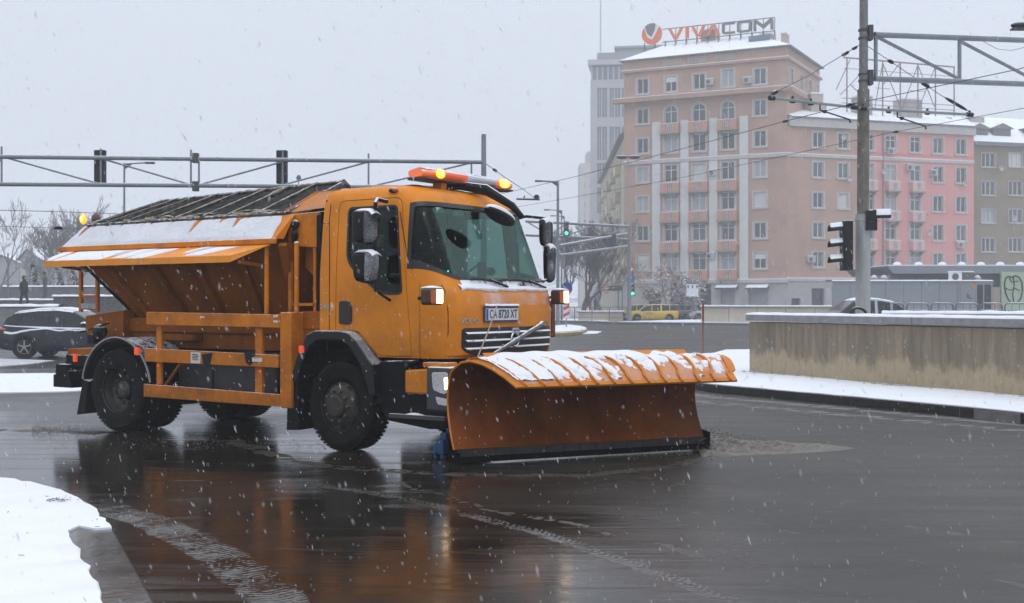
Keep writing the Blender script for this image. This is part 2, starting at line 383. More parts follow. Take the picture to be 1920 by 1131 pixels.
# snow lying on the road at far left, and the island behind the truck
snow_layer('snow', [gr(x, y) for x, y in [(-300,704),(0,702),(90,701),(150,704),(215,716),(200,731),(120,736),(0,738),(-300,744)]], 0, .02, step=.5, rag=.15)
snow_layer('snow', [gr(x, y) for x, y in [(-300,684),(-20,672),(60,675),(100,677),(60,683),(-20,690),(-300,694)]], 0, .015, step=.6, m=mat('thin_snow', (.5,.52,.55), .7, var=.3, vs=3), rag=.2)
# right pavement, kerb stones, snow
kerb_px = [(1290,716),(1340,722),(1420,729),(1500,736),(1600,745),(1700,754),(1810,764),(1920,775),(2060,790),(2260,812)]
kerb = [gr(x, y, .14) for x, y in kerb_px]
side_poly = kerb + [Vector((14, 13.4, 0)), Vector((26, 17, 0)), Vector((26, 44, 0)), gr(1640, 650, .14), gr(1420, 655.5, .14), gr(1360, 656, .14), gr(1318, 668, .14), gr(1290, 690, .14)]
slab('sidewalk', side_poly, -.03, .13, mat('pavement_concrete', (.16,.155,.15), .6, var=.25))
kb = tag(obj('kerb', MB().box(0,.01,0,.01,-.05,-.04), mat('kerb_granite', (.022,.022,.022), .6, var=.35, vs=12, bump=.2, dirt=((.05,.05,.05), .3, 9), spec=.25)), kind='structure')
def along(pts, step):
    out = []; acc = 0
    for a, b in zip(pts[:-1], pts[1:]):
        a = Vector((a[0], a[1], 0)); b = Vector((b[0], b[1], 0)); L = (b-a).length; d = (b-a)/L; t = -acc if acc else 0
        t = (step-acc) % step
        while t < L: out.append((a + d*t, math.atan2(d.y, d.x))); t += step
        acc = (L - (t-step))
    return out
stone = MB().box(.004,.996,-.01,.16,-.05,.138).mesh('kerb_stone', kb.data.materials[0])
for p, a in along(kerb, 1.0):
    o = bpy.data.objects.new('kerb_stone', stone); COL.objects.link(o); o.parent = kb; o.location = (p.x, p.y, 0); o.rotation_euler = (0,0,a)
    bv = o.modifiers.new('b', 'BEVEL'); bv.width = .012; bv.segments = 2
cxm = Vector((9, 22, 0))
kin = [k + (Vector((.03,.10,0))) for k in kerb]
snow_layer('snow', kin + side_poly[len(kerb):], .13, .02, step=.35, amp=.02, rag=.05)
# thin slush line along the kerb foot
sl_mb = MB()
for p, a in along([gr(x, y+9, 0) for x, y in kerb_px], .045):
    r_ = rnd.uniform(.012, .045)
    sl_mb.ell((p.x+rnd.uniform(-.05,.05), p.y+rnd.uniform(-.09,.03), .004), (r_*2, r_*1.2, r_*.55), 6, 4)
tag(obj('kerb_snow', sl_mb, mat('dirty_snow', (.55,.57,.60), .7, var=.25, vs=8, bump=.4), smooth=True), kind='stuff')
# big concrete wall with a coping
wallm = mat('board_marked_concrete', (.27,.22,.155), .8, var=.35, vs=2.6, bump=.5, bs=9, stretch=(3.4,3.4,.35), dirt=((.14,.115,.085), .9, .7))
capm = mat('coping_concrete', (.25,.25,.255), .75, var=.2, vs=6, bump=.3, bs=25)
A = Vector((4.96, 24.5, 0)); B = Vector((7.82, 17.9, 0)); wd = (B-A); wd.normalize(); wn_ = Vector((-wd.y, wd.x, 0))
if wn_.x < 0: wn_ = -wn_
L_w = 15.0; rz_w = math.atan2(wd.y, wd.x)
wl = thing('parapet_wall', 'long weathered tan concrete wall with a grey snow-topped coping beside the right pavement', 'wall', (A.x, A.y, .13), rz_w)
# local y: + is behind the wall (away from the road)?
sgn = 1 if (Matrix.Rotation(rz_w, 3, 'Z') @ Vector((0,1,0))).dot(wn_) > 0 else -1
def wy(a, b): return (min(a*sgn, b*sgn), max(a*sgn, b*sgn))
mb = MB(); nseg = 60
_t = wallm.node_tree; _N = _t.nodes; _L = _t.links; _b = _N['Principled BSDF']; _src = _b.inputs['Base Color'].links[0].from_socket
_tc = _N.new('ShaderNodeTexCoord'); _sx = _N.new('ShaderNodeSeparateXYZ'); _L.new(_tc.outputs['Object'], _sx.inputs[0])
_mp = _N.new('ShaderNodeMapping'); _mp.inputs['Scale'].default_value = (2.2,2.2,1.0); _L.new(_tc.outputs['Object'], _mp.inputs[0])
_n = _N.new('ShaderNodeTexNoise'); _n.inputs['Scale'].default_value = 1.3; _n.inputs['Detail'].default_value = 8; _n.inputs['Roughness'].default_value = .7; _L.new(_mp.outputs[0], _n.inputs['Vector'])
_m = _N.new('ShaderNodeMath'); _m.operation = 'MULTIPLY_ADD'; _L.new(_n.outputs['Fac'], _m.inputs[0]); _m.inputs[1].default_value = 1.1; _m.inputs[2].default_value = -.16
_s = _N.new('ShaderNodeMath'); _s.operation = 'SUBTRACT'; _L.new(_m.outputs[0], _s.inputs[0]); _L.new(_sx.outputs['Z'], _s.inputs[1])
_r = _N.new('ShaderNodeMapRange'); _r.inputs[1].default_value = -.10; _r.inputs[2].default_value = .06; _r.inputs[4].default_value = .75; _L.new(_s.outputs[0], _r.inputs[0])
_x = _N.new('ShaderNodeMix'); _x.data_type = 'RGBA'; _L.new(_r.outputs[0], _x.inputs[0]); _L.new(_src, _x.inputs[6]); _x.inputs[7].default_value = (.44,.36,.235,1)
_n2 = _N.new('ShaderNodeTexNoise'); _n2.inputs['Scale'].default_value = 5; _n2.inputs['Detail'].default_value = 9; _n2.inputs['Roughness'].default_value = .75; _L.new(_mp.outputs[0], _n2.inputs['Vector'])
_r2 = _N.new('ShaderNodeMapRange'); _r2.inputs[1].default_value = .52; _r2.inputs[2].default_value = .68; _r2.inputs[4].default_value = .6; _L.new(_n2.outputs['Fac'], _r2.inputs[0])
_x2 = _N.new('ShaderNodeMix'); _x2.data_type = 'RGBA'; _L.new(_r2.outputs[0], _x2.inputs[0]); _L.new(_x.outputs[2], _x2.inputs[6]); _x2.inputs[7].default_value = (.17,.125,.075,1); _L.new(_x2.outputs[2], _b.inputs['Base Color'])
def wf(u, v):
    x = L_w*u; z = 1.08*v
    return (x, sgn*(.0 + .012*noise.noise(Vector((x*9, 0, z*.6))) + .01*noise.noise(Vector((x*.9,3,z)))), z-.02)
mb.grid(wf, 260, 5)
y0, y1 = wy(.02, .5); mb.box(.0, L_w, y0, y1, -.1, 1.06)
obj('wall_body', mb, wallm, wl)
y0, y1 = wy(-.06, .58)
k = 0; x = -.07
while x < L_w:
    w_ = 2.45; o = obj('coping_stone', MB().box(x+.006, x+w_-.006, y0, y1, 1.09, 1.215), capm, wl, bevel=.012); x += w_
def snowstrip(x0, x1, y0, y1, z, h, n=90, m=snowm, parent=None, name='snow_cap', seed=0):
    mb = MB()
    def f(u, v):
        x = x0+(x1-x0)*u; a = pi*v; yy = y0+(y1-y0)*(.5-.5*cos(a)) ; e = .012*noise.noise(Vector((x*4, v*2, seed)))
        return (x, yy+e*(1 if v<.5 else -1), z + max(0.0, sin(a))**.45*(h*(1+.35*noise.noise(Vector((x*2.3, seed, v*2))))))
    mb.grid(f, n, 8); return obj(name, mb, m, parent, smooth=True, auto=80)
snowstrip(-.07, L_w, y0+.01, y1-.01, 1.213, .045, 160, parent=wl)
for i in range(46):                                    # crumbs of snow at the wall foot
    pass
cr = MB()
for i in range(260):
    t = rnd.random()**1.3*10; q = A + wd*t - wn_*abs(rnd.gauss(0,.10)) ; r_ = rnd.uniform(.01,.04)
    if rnd.random() < .6: q = A + wd*(rnd.choice((5.9, 6.9, 4.4)) + rnd.gauss(0,.22)) - wn_*abs(rnd.gauss(.06,.08))
    cr.ell((q.x, q.y, .155), (r_*1.3, r_, r_*.8), 5, 4)
tag(obj('snow_crumbs', cr, mat('crumb_snow', (.42,.42,.42), .8, var=.4, vs=20)), kind='stuff')
# the far bank of the crossing: raised kerb with snow, islands
def strip(px, z0, z1, name, m): return slab(name, [gr(x, y, z1) for x, y in px], z0, z1, m)
kerbfar = mat('far_kerb', (.10,.12,.15), .7, var=.2)
def bank(px, z1=.14, snowh=.05, nm='verge'):
    pts = [gr(x, y, z1) for x, y in px]
    slab(nm, pts, -.02, z1, kerbfar)
    c = sum(pts, Vector())/len(pts)
    snow_layer('snow', [c + (p-c)*.985 + Vector((0,.2,0)) for p in pts], z1, snowh, step=1.5, rag=.25, amp=.03)
bank([(1152,604.3),(1400,606.5),(1700,609),(2200,613),(2200,600),(1700,598),(1400,598.5),(1300,600.5),(1190,603)])
bank([(700,601.5),(1040,601.5),(1100,602.2),(1148,604),(1130,601),(1080,599),(700,599)])
isl = [(1020,616),(1040,612.5),(1068,611),(1090,613),(1101,617.5),(1090,622),(1060,624.5),(1020,624.5)]
slab('traffic_island', [gr(x, y, .16) for x, y in isl], -.02, .16, mat('yellowed_kerb', (.28,.22,.07), .7, var=.3), bevel=.03)
ip = [gr(x, y, .16) for x, y in isl]; c_ = sum(ip, Vector())/len(ip)
snow_layer('snow', [c_+(p-c_)*.97 for p in ip], .16, .07, step=.4, rag=.12)
snow_layer('snow', [gr(x, y) for x, y in [(1096,621),(1128,622),(1120,626),(1092,627)]], 0, .02, step=.4, rag=.1)
# tyre tread prints in the slush, lower left, and slush trails
tm = mat('slush_print', (.085,.083,.08), .22, var=.35, vs=6, bump=.3, bs=30, dirt=((.05,.045,.04), .4, 10))
def catmull(P, n):
    out = []
    for i in range(len(P)-1):
        p0, p1, p2, p3 = P[max(i-1,0)], P[i], P[i+1], P[min(i+2,len(P)-1)]
        for k in range(n):
            t = k/n; out.append(.5*((2*p1)+(p2-p0)*t+(2*p0-5*p1+4*p2-p3)*t*t+(3*p1-p0-3*p2+p3)*t**3))
    out.append(P[-1]); return out
trk = MB()
def tread(path_px, w, pitch=.075, n=900, seed=0, amp=.011):
    P = catmull([gr(x, y, 0) for x, y in path_px], 60); Lr = len(P); D = [0]
    for p, q in zip(P[:-1], P[1:]): D.append(D[-1]+(q-p).length)
    def f(u, v):
        x = u*(Lr-1); i = min(int(x), Lr-2); p = P[i].lerp(P[i+1], x-i); d = (P[i+1]-P[i]).normalized(); nrm = Vector((-d.y, d.x, 0)); L_ = D[i]+(x-i)*(D[i+1]-D[i])
        c = v-.5; wob = .03*noise.noise(p*3+Vector((seed,0,0))); q = p + nrm*(c*w+wob)
        ph = (L_/pitch + abs(c)*2.6 + .35*noise.noise(q*6)) % 1.0; saw = (ph if ph < .6 else (1-ph)*1.5)
        edge = max(0, 1-abs(c*2)**6); nz = .55+.8*noise.noise(q*2.6+Vector((0,seed,0)))+.5*noise.noise(q*11)
        return (q.x, q.y, amp*(saw*1.1*edge*max(.15,nz)) - .0012 + .003*noise.noise(q*40))
    trk.grid(f, n, 22)
tread([(195,952),(300,985),(390,1030),(470,1085),(530,1140),(590,1230)], .36, .05, n=1400, amp=.009)
tread([(560,905),(700,925),(860,960),(1050,1012),(1260,1085),(1500,1180)], .16, .06, seed=5, amp=.0065)
tag(obj('tread_mud', trk, tm, smooth=True, auto=60), kind='stuff')
# water splash and slush pushed aside by the blade
sp_ = MB(); base_a = gr(1318, 838); 
def mound(c, L, Wd, h, ang, seed, mb, nu=60, nv=24):
    def f(u, v):
        x = (u-.0)*L; y = (v-.5)*Wd*(1-u)**.6
        e = (sin(pi*v)**.7)*(1-u)**.8*(min(1, u*8+.35))
        z = h*e*(.55+.9*noise.noise(Vector((x*3.1, y*4, seed)))+.5*noise.noise(Vector((x*11, y*11, seed)))+.35*noise.noise(Vector((x*27, y*27, seed))))
        q = Matrix.Rotation(ang, 3, 'Z') @ Vector((x, y, 0)); return (c.x+q.x, c.y+q.y, max(-.004, z))
    mb.grid(f, nu, nv)
mound(gr(1300, 838), 1.75, 1.7, .10, R(-3), 4.2, sp_, 110, 50)
for i in range(900):
    u = rnd.random()**1.1; q = gr(1305+190*u, 834 + rnd.gauss(0, 10)*(1-u*.8)); r_ = rnd.uniform(.002,.008)*(1.2-u)
    sp_.ell((q.x, q.y, rnd.random()**2*.16*(1-u)+.004), (r_*1.6, r_, r_), 5, 3)
tag(obj('slush_mud', sp_, slush, smooth=True), kind='stuff')
fs = MB()
for i in range(1300):                                   # spray behind the wheels and along the blade
    t = rnd.random()
    if t < .45: q = gr(rnd.uniform(60,200), rnd.gauss(808,5)); h_ = rnd.random()**3*.14
    elif t < .7: q = gr(rnd.gauss(420,120), rnd.gauss(832,5)); h_ = rnd.random()**3*.05
    else: q = gr(rnd.uniform(860,1300), rnd.gauss(853,5)); h_ = rnd.random()**3*.05
    r_ = rnd.uniform(.0015,.0045); fs.ell((q.x, q.y, h_+.003), (r_*1.5, r_, r_*1.5), 4, 3)
tag(obj('spray_mud', fs, mat('spray_brown', (.10,.085,.07), .5, var=.4), smooth=True), kind='stuff')
sr_ = MB()
def ridge(px, w, h, seed, n=260, dz=.003):
    P = catmull([gr(x, y) for x, y in px], 40); Lr = len(P)
    def f(u, v):
        i = min(int(u*(Lr-1)), Lr-2); p = P[i].lerp(P[i+1], u*(Lr-1)-i); d = (P[i+1]-P[i]).normalized(); nrm = Vector((-d.y, d.x, 0))
        s = (v-.5)*w*(1+.8*noise.noise(p*.9+Vector((seed,0,0)))); q = p + nrm*(s+.10*noise.noise(p*2.3))
        z = h*sin(pi*v)*(.35+.9*noise.noise(q*5)+.7*noise.noise(q*17)) - dz
        return (q.x, q.y, z)
    sr_.grid(f, n, 8)
ridge([(430,826),(600,872),(760,884),(1000,893),(1200,880),(1400,846)], .30, .016, 1)
ridge([(740,905),(900,950),(1080,985),(1330,1045)], .16, .010, 5)
ridge([(1120,880),(1400,930),(1700,985),(1980,1030)], .10, .006, 9)
ridge([(1250,950),(1500,1000),(1800,1070),(2000,1120)], .12, .006, 12)
ridge([(1450,870),(1700,900),(2000,940)], .08, .005, 15)
ridge([(-40,806),(90,808),(200,812)], .35, .02, 17, 120)
kb_ = MB(); sr_keep = sr_; sr_ = kb_
ridge([(x, y+14) for x, y in kerb_px], .30, .014, 31, 500, .0015); ridge([(x, y+23) for x, y in kerb_px], .42, .008, 37, 500, .0015); ridge([(x, y+34) for x, y in kerb_px], .5, .006, 41, 500, .0018)
tag(obj('kerb_mud', kb_, mat('thin_slush', (.13,.128,.122), .5, var=.3, vs=6, bump=.5, bs=30)), kind='stuff'); sr_ = sr_keep
tag(obj('slush_mud', sr_, mat('slush_brown', (.048,.042,.034), .4, var=.3, vs=6, bump=.5, bs=30)), kind='stuff')

# ------------------------------------------------------------------ buildings
class Face:
    def __init__(s, root, C, deg):
        s.root = root; s.C = Vector(C); a = R(deg); s.a = a; s.d = Vector((cos(a), sin(a))); s.n = Vector((s.d.y, -s.d.x))
        s.M = Matrix.Translation((s.C.x, s.C.y, 0)) @ Matrix.Rotation(a, 4, 'Z')
        s.L = (Matrix.Translation(root.location) @ Matrix.Rotation(root.rotation_euler.z, 4, 'Z')).inverted() @ s.M
    def tz(s, x, y):
        a = (x-CX)/F0; t = (a*s.C.y - s.C.x)/(s.d.x - a*s.d.y); Y = s.C.y + t*s.d.y; return t, CH+(HZ-y)/F0*Y
    def put(s, name, mb, m, t=0, z=0, off=0, parent=None, **k):
        """mesh in face coordinates: x along the face, y into the building, z up"""
        o = obj(name, mb, m, parent or s.root, **k)
        if parent is None: o.matrix_local = s.L @ Matrix.Translation((t, -off, z))
        return o
def wall_mb(t0, t1, z0, z1, holes, th=.3):
    xs = sorted({t0, t1, *[h[0] for h in holes], *[h[1] for h in holes]}); zs = sorted({z0, z1, *[h[2] for h in holes], *[h[3] for h in holes]})
    mb = MB()
    for i in range(len(xs)-1):
        for j in range(len(zs)-1):
            cx, cz = (xs[i]+xs[i+1])/2, (zs[j]+zs[j+1])/2
            if any(h[0] < cx < h[1] and h[2] < cz < h[3] for h in holes): continue
            mb.add([(xs[i],0,zs[j]),(xs[i+1],0,zs[j]),(xs[i+1],0,zs[j+1]),(xs[i],0,zs[j+1])], [(0,1,2,3)])
    for a, b, c, d in holes:
        mb.add([(a,0,c),(b,0,c),(b,0,d),(a,0,d),(a,th,c),(b,th,c),(b,th,d),(a,th,d)], [(0,4,5,1),(1,5,6,2),(2,6,7,3),(3,7,4,0)])
    return mb
pane_ms = [mat('pane_dark', (.035,.045,.055), .08, var=.4, vs=.6, spec=.8), mat('pane_dim', (.09,.11,.125), .12, var=.4, vs=.9, spec=.8),
           mat('pane_curtain', (.33,.36,.38), .3, var=.2, vs=3, stretch=(6,1,.5)), mat('pane_blind', (.55,.57,.57), .5, var=.08)]
whitef = mat('white_window_frame', (.62,.63,.62), .6, var=.08)
stone_tr = mat('pale_stone_trim', (.46,.44,.42), .8, var=.15, vs=2)
MESHC = {}
def window(face, t, z, w, h, style=0, sur=.2, pane=None, trim=None, arch=False, nm='window'):
    key = (round(w,2), round(h,2), style, sur, arch, trim.name if trim else '')
    if key not in MESHC:
        fr = MB(); y0 = .10; f_ = .07
        if arch:
            r = w/2; n = 12
            pts = [(r*cos(pi*k/n), h-r+r*sin(pi*k/n)) for k in range(n+1)]
            po = [((r+sur*.8)*cos(pi*k/n), h-r+(r+sur*.8)*sin(pi*k/n)) for k in range(n+1)]
            for k in range(n):
                fr.prism([pts[k], pts[k+1], po[k+1], po[k]], 1, -.05, .03, 0)
                fr.prism([pts[k], pts[k+1], (pts[k+1][0]*.88, h-r+(pts[k+1][1]-h+r)*.88), (pts[k][0]*.88, h-r+(pts[k][1]-h+r)*.88)], 1, y0, y0+.05, 1)
                # spandrel between arch and the square opening
                c0 = (r if pts[k][0] > .001 else -r, h)
                if k < n/2: fr.add([(r,.004,h),(pts[k][0],.004,pts[k][1]),(pts[k+1][0],.004,pts[k+1][1])], [(0,1,2)], 2)
                else: fr.add([(-r,.004,h),(pts[k][0],.004,pts[k][1]),(pts[k+1][0],.004,pts[k+1][1])], [(0,1,2)], 2)
            fr.box(-w/2-sur*.8, -w/2, -.05, .03, 0, h-r); fr.box(w/2, w/2+sur*.8, -.05, .03, 0, h-r)
            fr.box(-.09, .09, -.10, .02, h+.02, h+sur*1.3)
        else:
            fr.box(-w/2-sur, -w/2, -.05, .02, -sur*.6, h+sur*.6); fr.box(w/2, w/2+sur, -.05, .02, -sur*.6, h+sur*.6)
            fr.box(-w/2, w/2, -.05, .02, h, h+sur*.6); fr.box(-w/2-sur-.04, w/2+sur+.04, -.12, .02, -sur*.6-.06, -.003)
        top = h-(w/2 if arch else 0)
        fr.box(-w/2, -w/2+f_, y0, y0+.05, 0, top, 1); fr.box(w/2-f_, w/2, y0, y0+.05, 0, top, 1); fr.box(-w/2+f_, w/2-f_, y0, y0+.05, 0, f_, 1)
        fr.box(-w/2+f_, w/2-f_, y0, y0+.05, h-f_, h, 1) if not arch else None
        ms = {0: [0], 1: [0], 2: [-w/6, w/6], 3: [0]}[style]
        for q in ms: fr.box(q-.045, q+.045, y0-.01, y0+.05, f_, top-f_*(0 if arch else 1), 1)
        if style in (1,) or arch: fr.box(-w/2+f_, w/2-f_, y0-.012, y0+.048, top*.68 if not arch else top-.03, top*.68+.07 if not arch else top+.05, 1)
        if arch: fr.box(-.035, .035, y0-.01, y0+.05, top+.05, h-.06, 1)
        if style == 3: fr.box(-w/2+f_, w/2-f_, y0-.03, y0+.04, h*.62, h-f_, 1)
        pn = MB(); pn.add([(-w/2,y0+.06,0),(w/2,y0+.06,0),(w/2,y0+.06,h),(-w/2,y0+.06,h)], [(0,1,2,3)])
        MESHC[key] = (fr.mesh(nm, [trim or stone_tr, whitef, face.root.get('_wm') and bpy.data.materials[face.root['_wm']] or stone_tr]), {})
    me, pd = MESHC[key]
    if pane is None: pane = rnd.choices((0,1,2,3), (5,4,2.2,.5))[0]
    if pane not in pd:
        pn = MB(); pn.add([(-w/2,.16,0),(w/2,.16,0),(w/2,.16,h),(-w/2,.16,h)], [(0,1,2,3)]); pd[pane] = pn.mesh('pane', pane_ms[pane])
    o = face.put(nm, me, None, t, z)
    p = bpy.data.objects.new('pane', pd[pane]); COL.objects.link(p); p.parent = o
    return (t-w/2, t+w/2, z, z+h)
def root_at(name, label, cat, C, deg, wm, group=None):
    r = thing(name, label, cat, (C[0], C[1], 0), R(deg), group); r['_wm'] = wm.name; return r
tanw = mat('tan_pink_render', (.45,.29,.225), .85, var=.10, vs=.5, dirt=((.30,.21,.17), .6, .35), bump=.1)
pinkw = mat('pink_render', (.66,.295,.275), .85, var=.06, vs=.4, dirt=((.5,.27,.25), .3, .4))
brownw = mat('brown_render', (.235,.185,.125), .85, var=.12, vs=.6, dirt=((.16,.13,.10), .5, .5))
greyst = mat('grey_stone_base', (.40,.385,.37), .8, var=.15, vs=.7, dirt=((.25,.24,.23), .5, .8))
pilm = mat('white_pilaster', (.60,.60,.60), .8, var=.08, vs=1)
roofm = mat('roof_sheet', (.10,.11,.12), .6, var=.2)
bal_pink = mat('balcony_pink', (.50,.26,.20), .85, var=.12)
shopdark = mat('shop_opening', (.03,.033,.035), .3, var=.4, vs=1)
T = root_at('corner_apartment_block', 'tall tan pink apartment block with white pilasters and the big letters on its snowy roof', 'building', (27.3,116.5), 0, tanw)
T.rotation_euler = (0,0,0)
f1 = Face(T, (27.3,116.5), 180-26)          # runs from the right corner to the left; x grows to the LEFT
# keep x growing rightwards: put the origin at the left end
LF = 17.2
C1 = Vector((27.3,116.5)) + f1.d*LF
f1 = Face(T, C1, -26)
cols = [1205,1258,1311,1365,1425]
tcol = [f1.tz(x, 350)[0] for x in cols]
zrow = [24.25, 21.1, 18.0, 14.95, 11.9, 8.8, 5.75]
holes = []; 
for r_i, zc in enumerate(zrow):
    for c_i, t in enumerate(tcol):
        mid = 1 <= c_i <= 3
        if r_i == 1 and mid: holes.append(window(f1, t, zc-1.1, 1.35, 2.05, arch=True, pane=rnd.choice((0,1)), nm='window'))
        elif mid and r_i >= 1: holes.append(window(f1, t, zc-.85, 1.35, 1.75, 1 if r_i not in (2,) else 0, pane={(2,1):2,(2,2):0,(2,3):0,(6,1):2}.get((r_i,c_i))))
        else:
            st = 3 if (r_i, c_i) in ((0,1),(6,0),(6,4)) else 0
            holes.append(window(f1, t, zc-.75, 1.2, 1.55 + (.2 if (r_i, c_i) == (0,3) else 0), st, pane=3 if (r_i,c_i) == (6,0) else None))
f1.put('wall', wall_mb(0, LF, 3.75, 27.0, holes), tanw)
# ground floor
gh = []
for x0, x1, y0, y1 in ((1313,1334,533,592),(1352,1378,537,592),(1404,1440,537,592),(1216,1240,545,592),(1255,1290,545,592)):
    a = f1.tz(x0, y0); b = f1.tz(x1, y1); gh.append((a[0], b[0], .1, a[1]))
f1.put('ground_floor', wall_mb(-.1, LF+.1, 0, 3.55, gh, .5), greyst, off=.12)
for i, g in enumerate(gh):
    mbx = MB(); mbx.box(g[0], g[1], .3, .35, g[2], g[3]); f1.put('shop_door', mbx, shopdark if i in (0,3,4) else mat('shutter', (.33,.33,.33), .6, var=.2, vs=2, stretch=(1,1,14)), off=0)
for x in (1365, 1422, 1498):
    t_, z_ = f1.tz(x, 535)
    if t_ > LF: continue
    aw = MB(); aw.prism([(-.12, .1), (-1.0,-.25), (-1.0,-.42), (-.12,-.35)], 0, -1.1, 1.1); f1.put('awning', aw, mat('dark_awning', (.05,.055,.06), .8, snow=(.5,.9,.7)), t_, z_)
def band(face, t0, t1, z0, z1, proud, m, nm='cornice', snow=True):
    mb = MB(); mb.box(t0, t1, -proud, .05, z0, z1); o = face.put(nm, mb, m)
    if snow:
        s_ = MB(); s_.box(t0+.02, t1-.02, -proud+.03, .0, z1+.002, z1+.07); face.put('snow_ledge', s_, snowm)
trimtan = mat('tan_cornice', (.40,.26,.20), .85, var=.15, vs=1)
band(f1, -1.0, LF+.25, 22.55, 23.0, .85, trimtan); band(f1, -.3, LF+.2, 25.75, 26.0, .25, trimtan)
band(f1, 0, LF+.06, 16.1, 16.45, .16, stone_tr); band(f1, -.1, LF+.15, 3.55, 3.9, .32, stone_tr)
for i, x in enumerate((1231,1284,1338,1395)):
    t_ = f1.tz(x, 350)[0]
    pm = MB(); pm.box(t_-.44, t_+.44, -.14, 0, 3.95, 16.05); pm.box(t_-.44, t_+.44, -.14, 0, 16.5, 20.4); pm.box(t_-.5, t_+.5, -.18, 0, 15.0, 15.12)
    f1.put('pilaster', pm, pilm)
def balcony_mesh(w, mats, deep=.55, nb=4, open_w=.8):
    mb = MB(); h = .95
    mb.box(-w/2, -open_w/2, -deep, -deep+.12, 0, h); mb.box(open_w/2, w/2, -deep, -deep+.12, 0, h)
    mb.box(-open_w/2, open_w/2, -deep, -deep+.12, h-.14, h); mb.box(-open_w/2, open_w/2, -deep, -deep+.12, 0, .14)
    mb.box(-w/2, -w/2+.1, -deep+.12, 0, 0, h); mb.box(w/2-.1, w/2, -deep+.12, 0, 0, h)
    mb.box(-w/2-.06, w/2+.06, -deep-.08, 0, -.16, -.003, 1)
    for sx in (-1,1): mb.prism([(-deep,-.16),(0,-.16),(0,-.6)], 0, sx*w*.36-.09, sx*w*.36+.09, 1)
    for k in range(nb): mb.lathe([(.03,.14),(.055,.3),(.03,.5),(.05,.65),(.03,.81)], (-open_w/2+open_w*(k+.5)/nb, -deep+.06, 0), 2, 6, 2)
    mb.box(-w/2, w/2, -deep-.01, -deep+.13, h+.002, h+.05, 3)
    return mb.mesh('balcony', mats)
bmesh_t = balcony_mesh(1.95, [bal_pink, mat('stained_stone', (.26,.235,.21), .85, var=.3, vs=3), whitef, snowm])
for r_i in (1,3,4,5):
    for c_i in (1,2,3): f1.put('balcony', bmesh_t, None, tcol[c_i], zrow[r_i]-1.05-.9)
for c_i in (1,2,3):
    f1.put('balcony', bmesh_t, None, tcol[c_i], 3.95)
for x in (1263,1311,1363):                              # small balustrades of the attic
    t_, z_ = f1.tz(x-4, 110)
    bb = MB()
    bb.box(-1.0, 1.0, -.03, .0, 0, .09, 1); bb.box(-1.0, 1.0, -.03, .0, .72, .8, 1)
    for k in range(9): bb.box(-.95+k*.23, -.85+k*.23, -.06, 0, .09, .72)
    f1.put('attic_balustrade', bb, [stone_tr, mat('stained_stone', (1,1,1))], t_, 26.12)
def ac_unit(face, x, y, w=.85):
    t_, z_ = face.tz(x, y); mb = MB(); mb.box(-w/2, w/2, -.42, -.05, 0, .6); mb.box(-w/2-.02, w/2+.02, -.43, -.02, .605, .65, 2)
    mb.lathe([(.0,-.43),(.21,-.43),(.21,-.46),(.0,-.46)], (-.12,0,.3), 1, 12, 1)
    o = face.put('air_conditioner', mb, [mat('aged_unit_casing', (.42,.42,.41), .6, var=.15), mat('fan_grille', (.10,.10,.10), .6), snowm], t_, z_)
    return o
for x, y in ((1332,160),(1403,157),(1338,330),(1333,486)): ac_unit(f1, x, y)
# attic side, roof
f1b = Face(T, (27.3,116.5), 64-3)
sh = []
for x in (1484,1502,1519,1532): 
    t_ = f1b.tz(x, 150)[0]; sh.append(window(f1b, t_, 23.5, 1.1, 1.6))
LB = f1b.tz(1537, 140)[0]
sh2 = wall_mb(0, LB, 0, 27.0, sh); f1b.put('wall', sh2, tanw)
band(f1b, -.2, LB+.6, 22.55, 23.0, .6, trimtan); band(f1b, -.1, LB+.2, 25.75, 26.0, .25, trimtan)
def P3(face, t, y, z): v = face.M @ Vector((t, y, z)); return v
# body of the block behind the faces + roof
pA, pB = P3(f1, 0, 0, 0), P3(f1, LF, 0, 0); pC = P3(f1b, LB, 0, 0); pD = pA + (pC-pB)
rf = MB(); sunk = .4
def inward(p, k):
    c = (pA+pB+pC+pD)/4; d = c-p; d.z = 0; return p + d.normalized()*k
ctr = [pA, pB, pC, pD]; body = MB()
body.add([(p.x, p.y, z) for z in (0, 26.98) for p in (pA, pD, pC)], [(0,1,4,3),(1,2,5,4)])
o = obj('wall', body, tanw, T); o.matrix_local = (Matrix.Translation(T.location)).inverted()
ov = [inward(p, -.55) for p in ctr]; inn = [inward(p, 4.6) for p in ctr]
rf.add([(p.x,p.y,27.0) for p in ov] + [(p.x,p.y,27.12) for p in ov] + [(p.x,p.y,29.0) for p in inn], [(3,2,1,0)] + [(i,(i+1)%4,4+(i+1)%4,4+i) for i in range(4)] + [(4+i,4+(i+1)%4,8+(i+1)%4,8+i) for i in range(4)] + [(8,9,10,11)])
o = obj('roof', rf, mat('snowy_roof', (.18,.17,.17), .8, snow=(.1,.5,.95), sns=1.5), T); o.matrix_local = Matrix.Translation(T.location).inverted()
def chimney(face, x0, x1, y0, y1, back, m, root, nm='chimney'):
    Y = face.tz((x0+x1)/2, y1); t0 = face.tz(x0, y1)[0]; t1 = face.tz(x1, y1)[0]; z0 = face.tz(x0, y1)[1]; z1 = face.tz(x0, y0)[1]
    mb = MB(); mb.box(t0, t1, back, back+1.6, z0-1.5, z1); mb.box(t0-.08, t1+.08, back-.08, back+1.68, z1+.003, z1+.14, 1)
    return face.put(nm, mb, [m, snowm])
chm = mat('chimney_render', (.42,.36,.29), .85, var=.2, vs=1.5)
for q in ((1300,1327,49,84),(1413,1434,56,74),(1453,1462,53,82)): chimney(f1, *q, 2.6, chm, T)
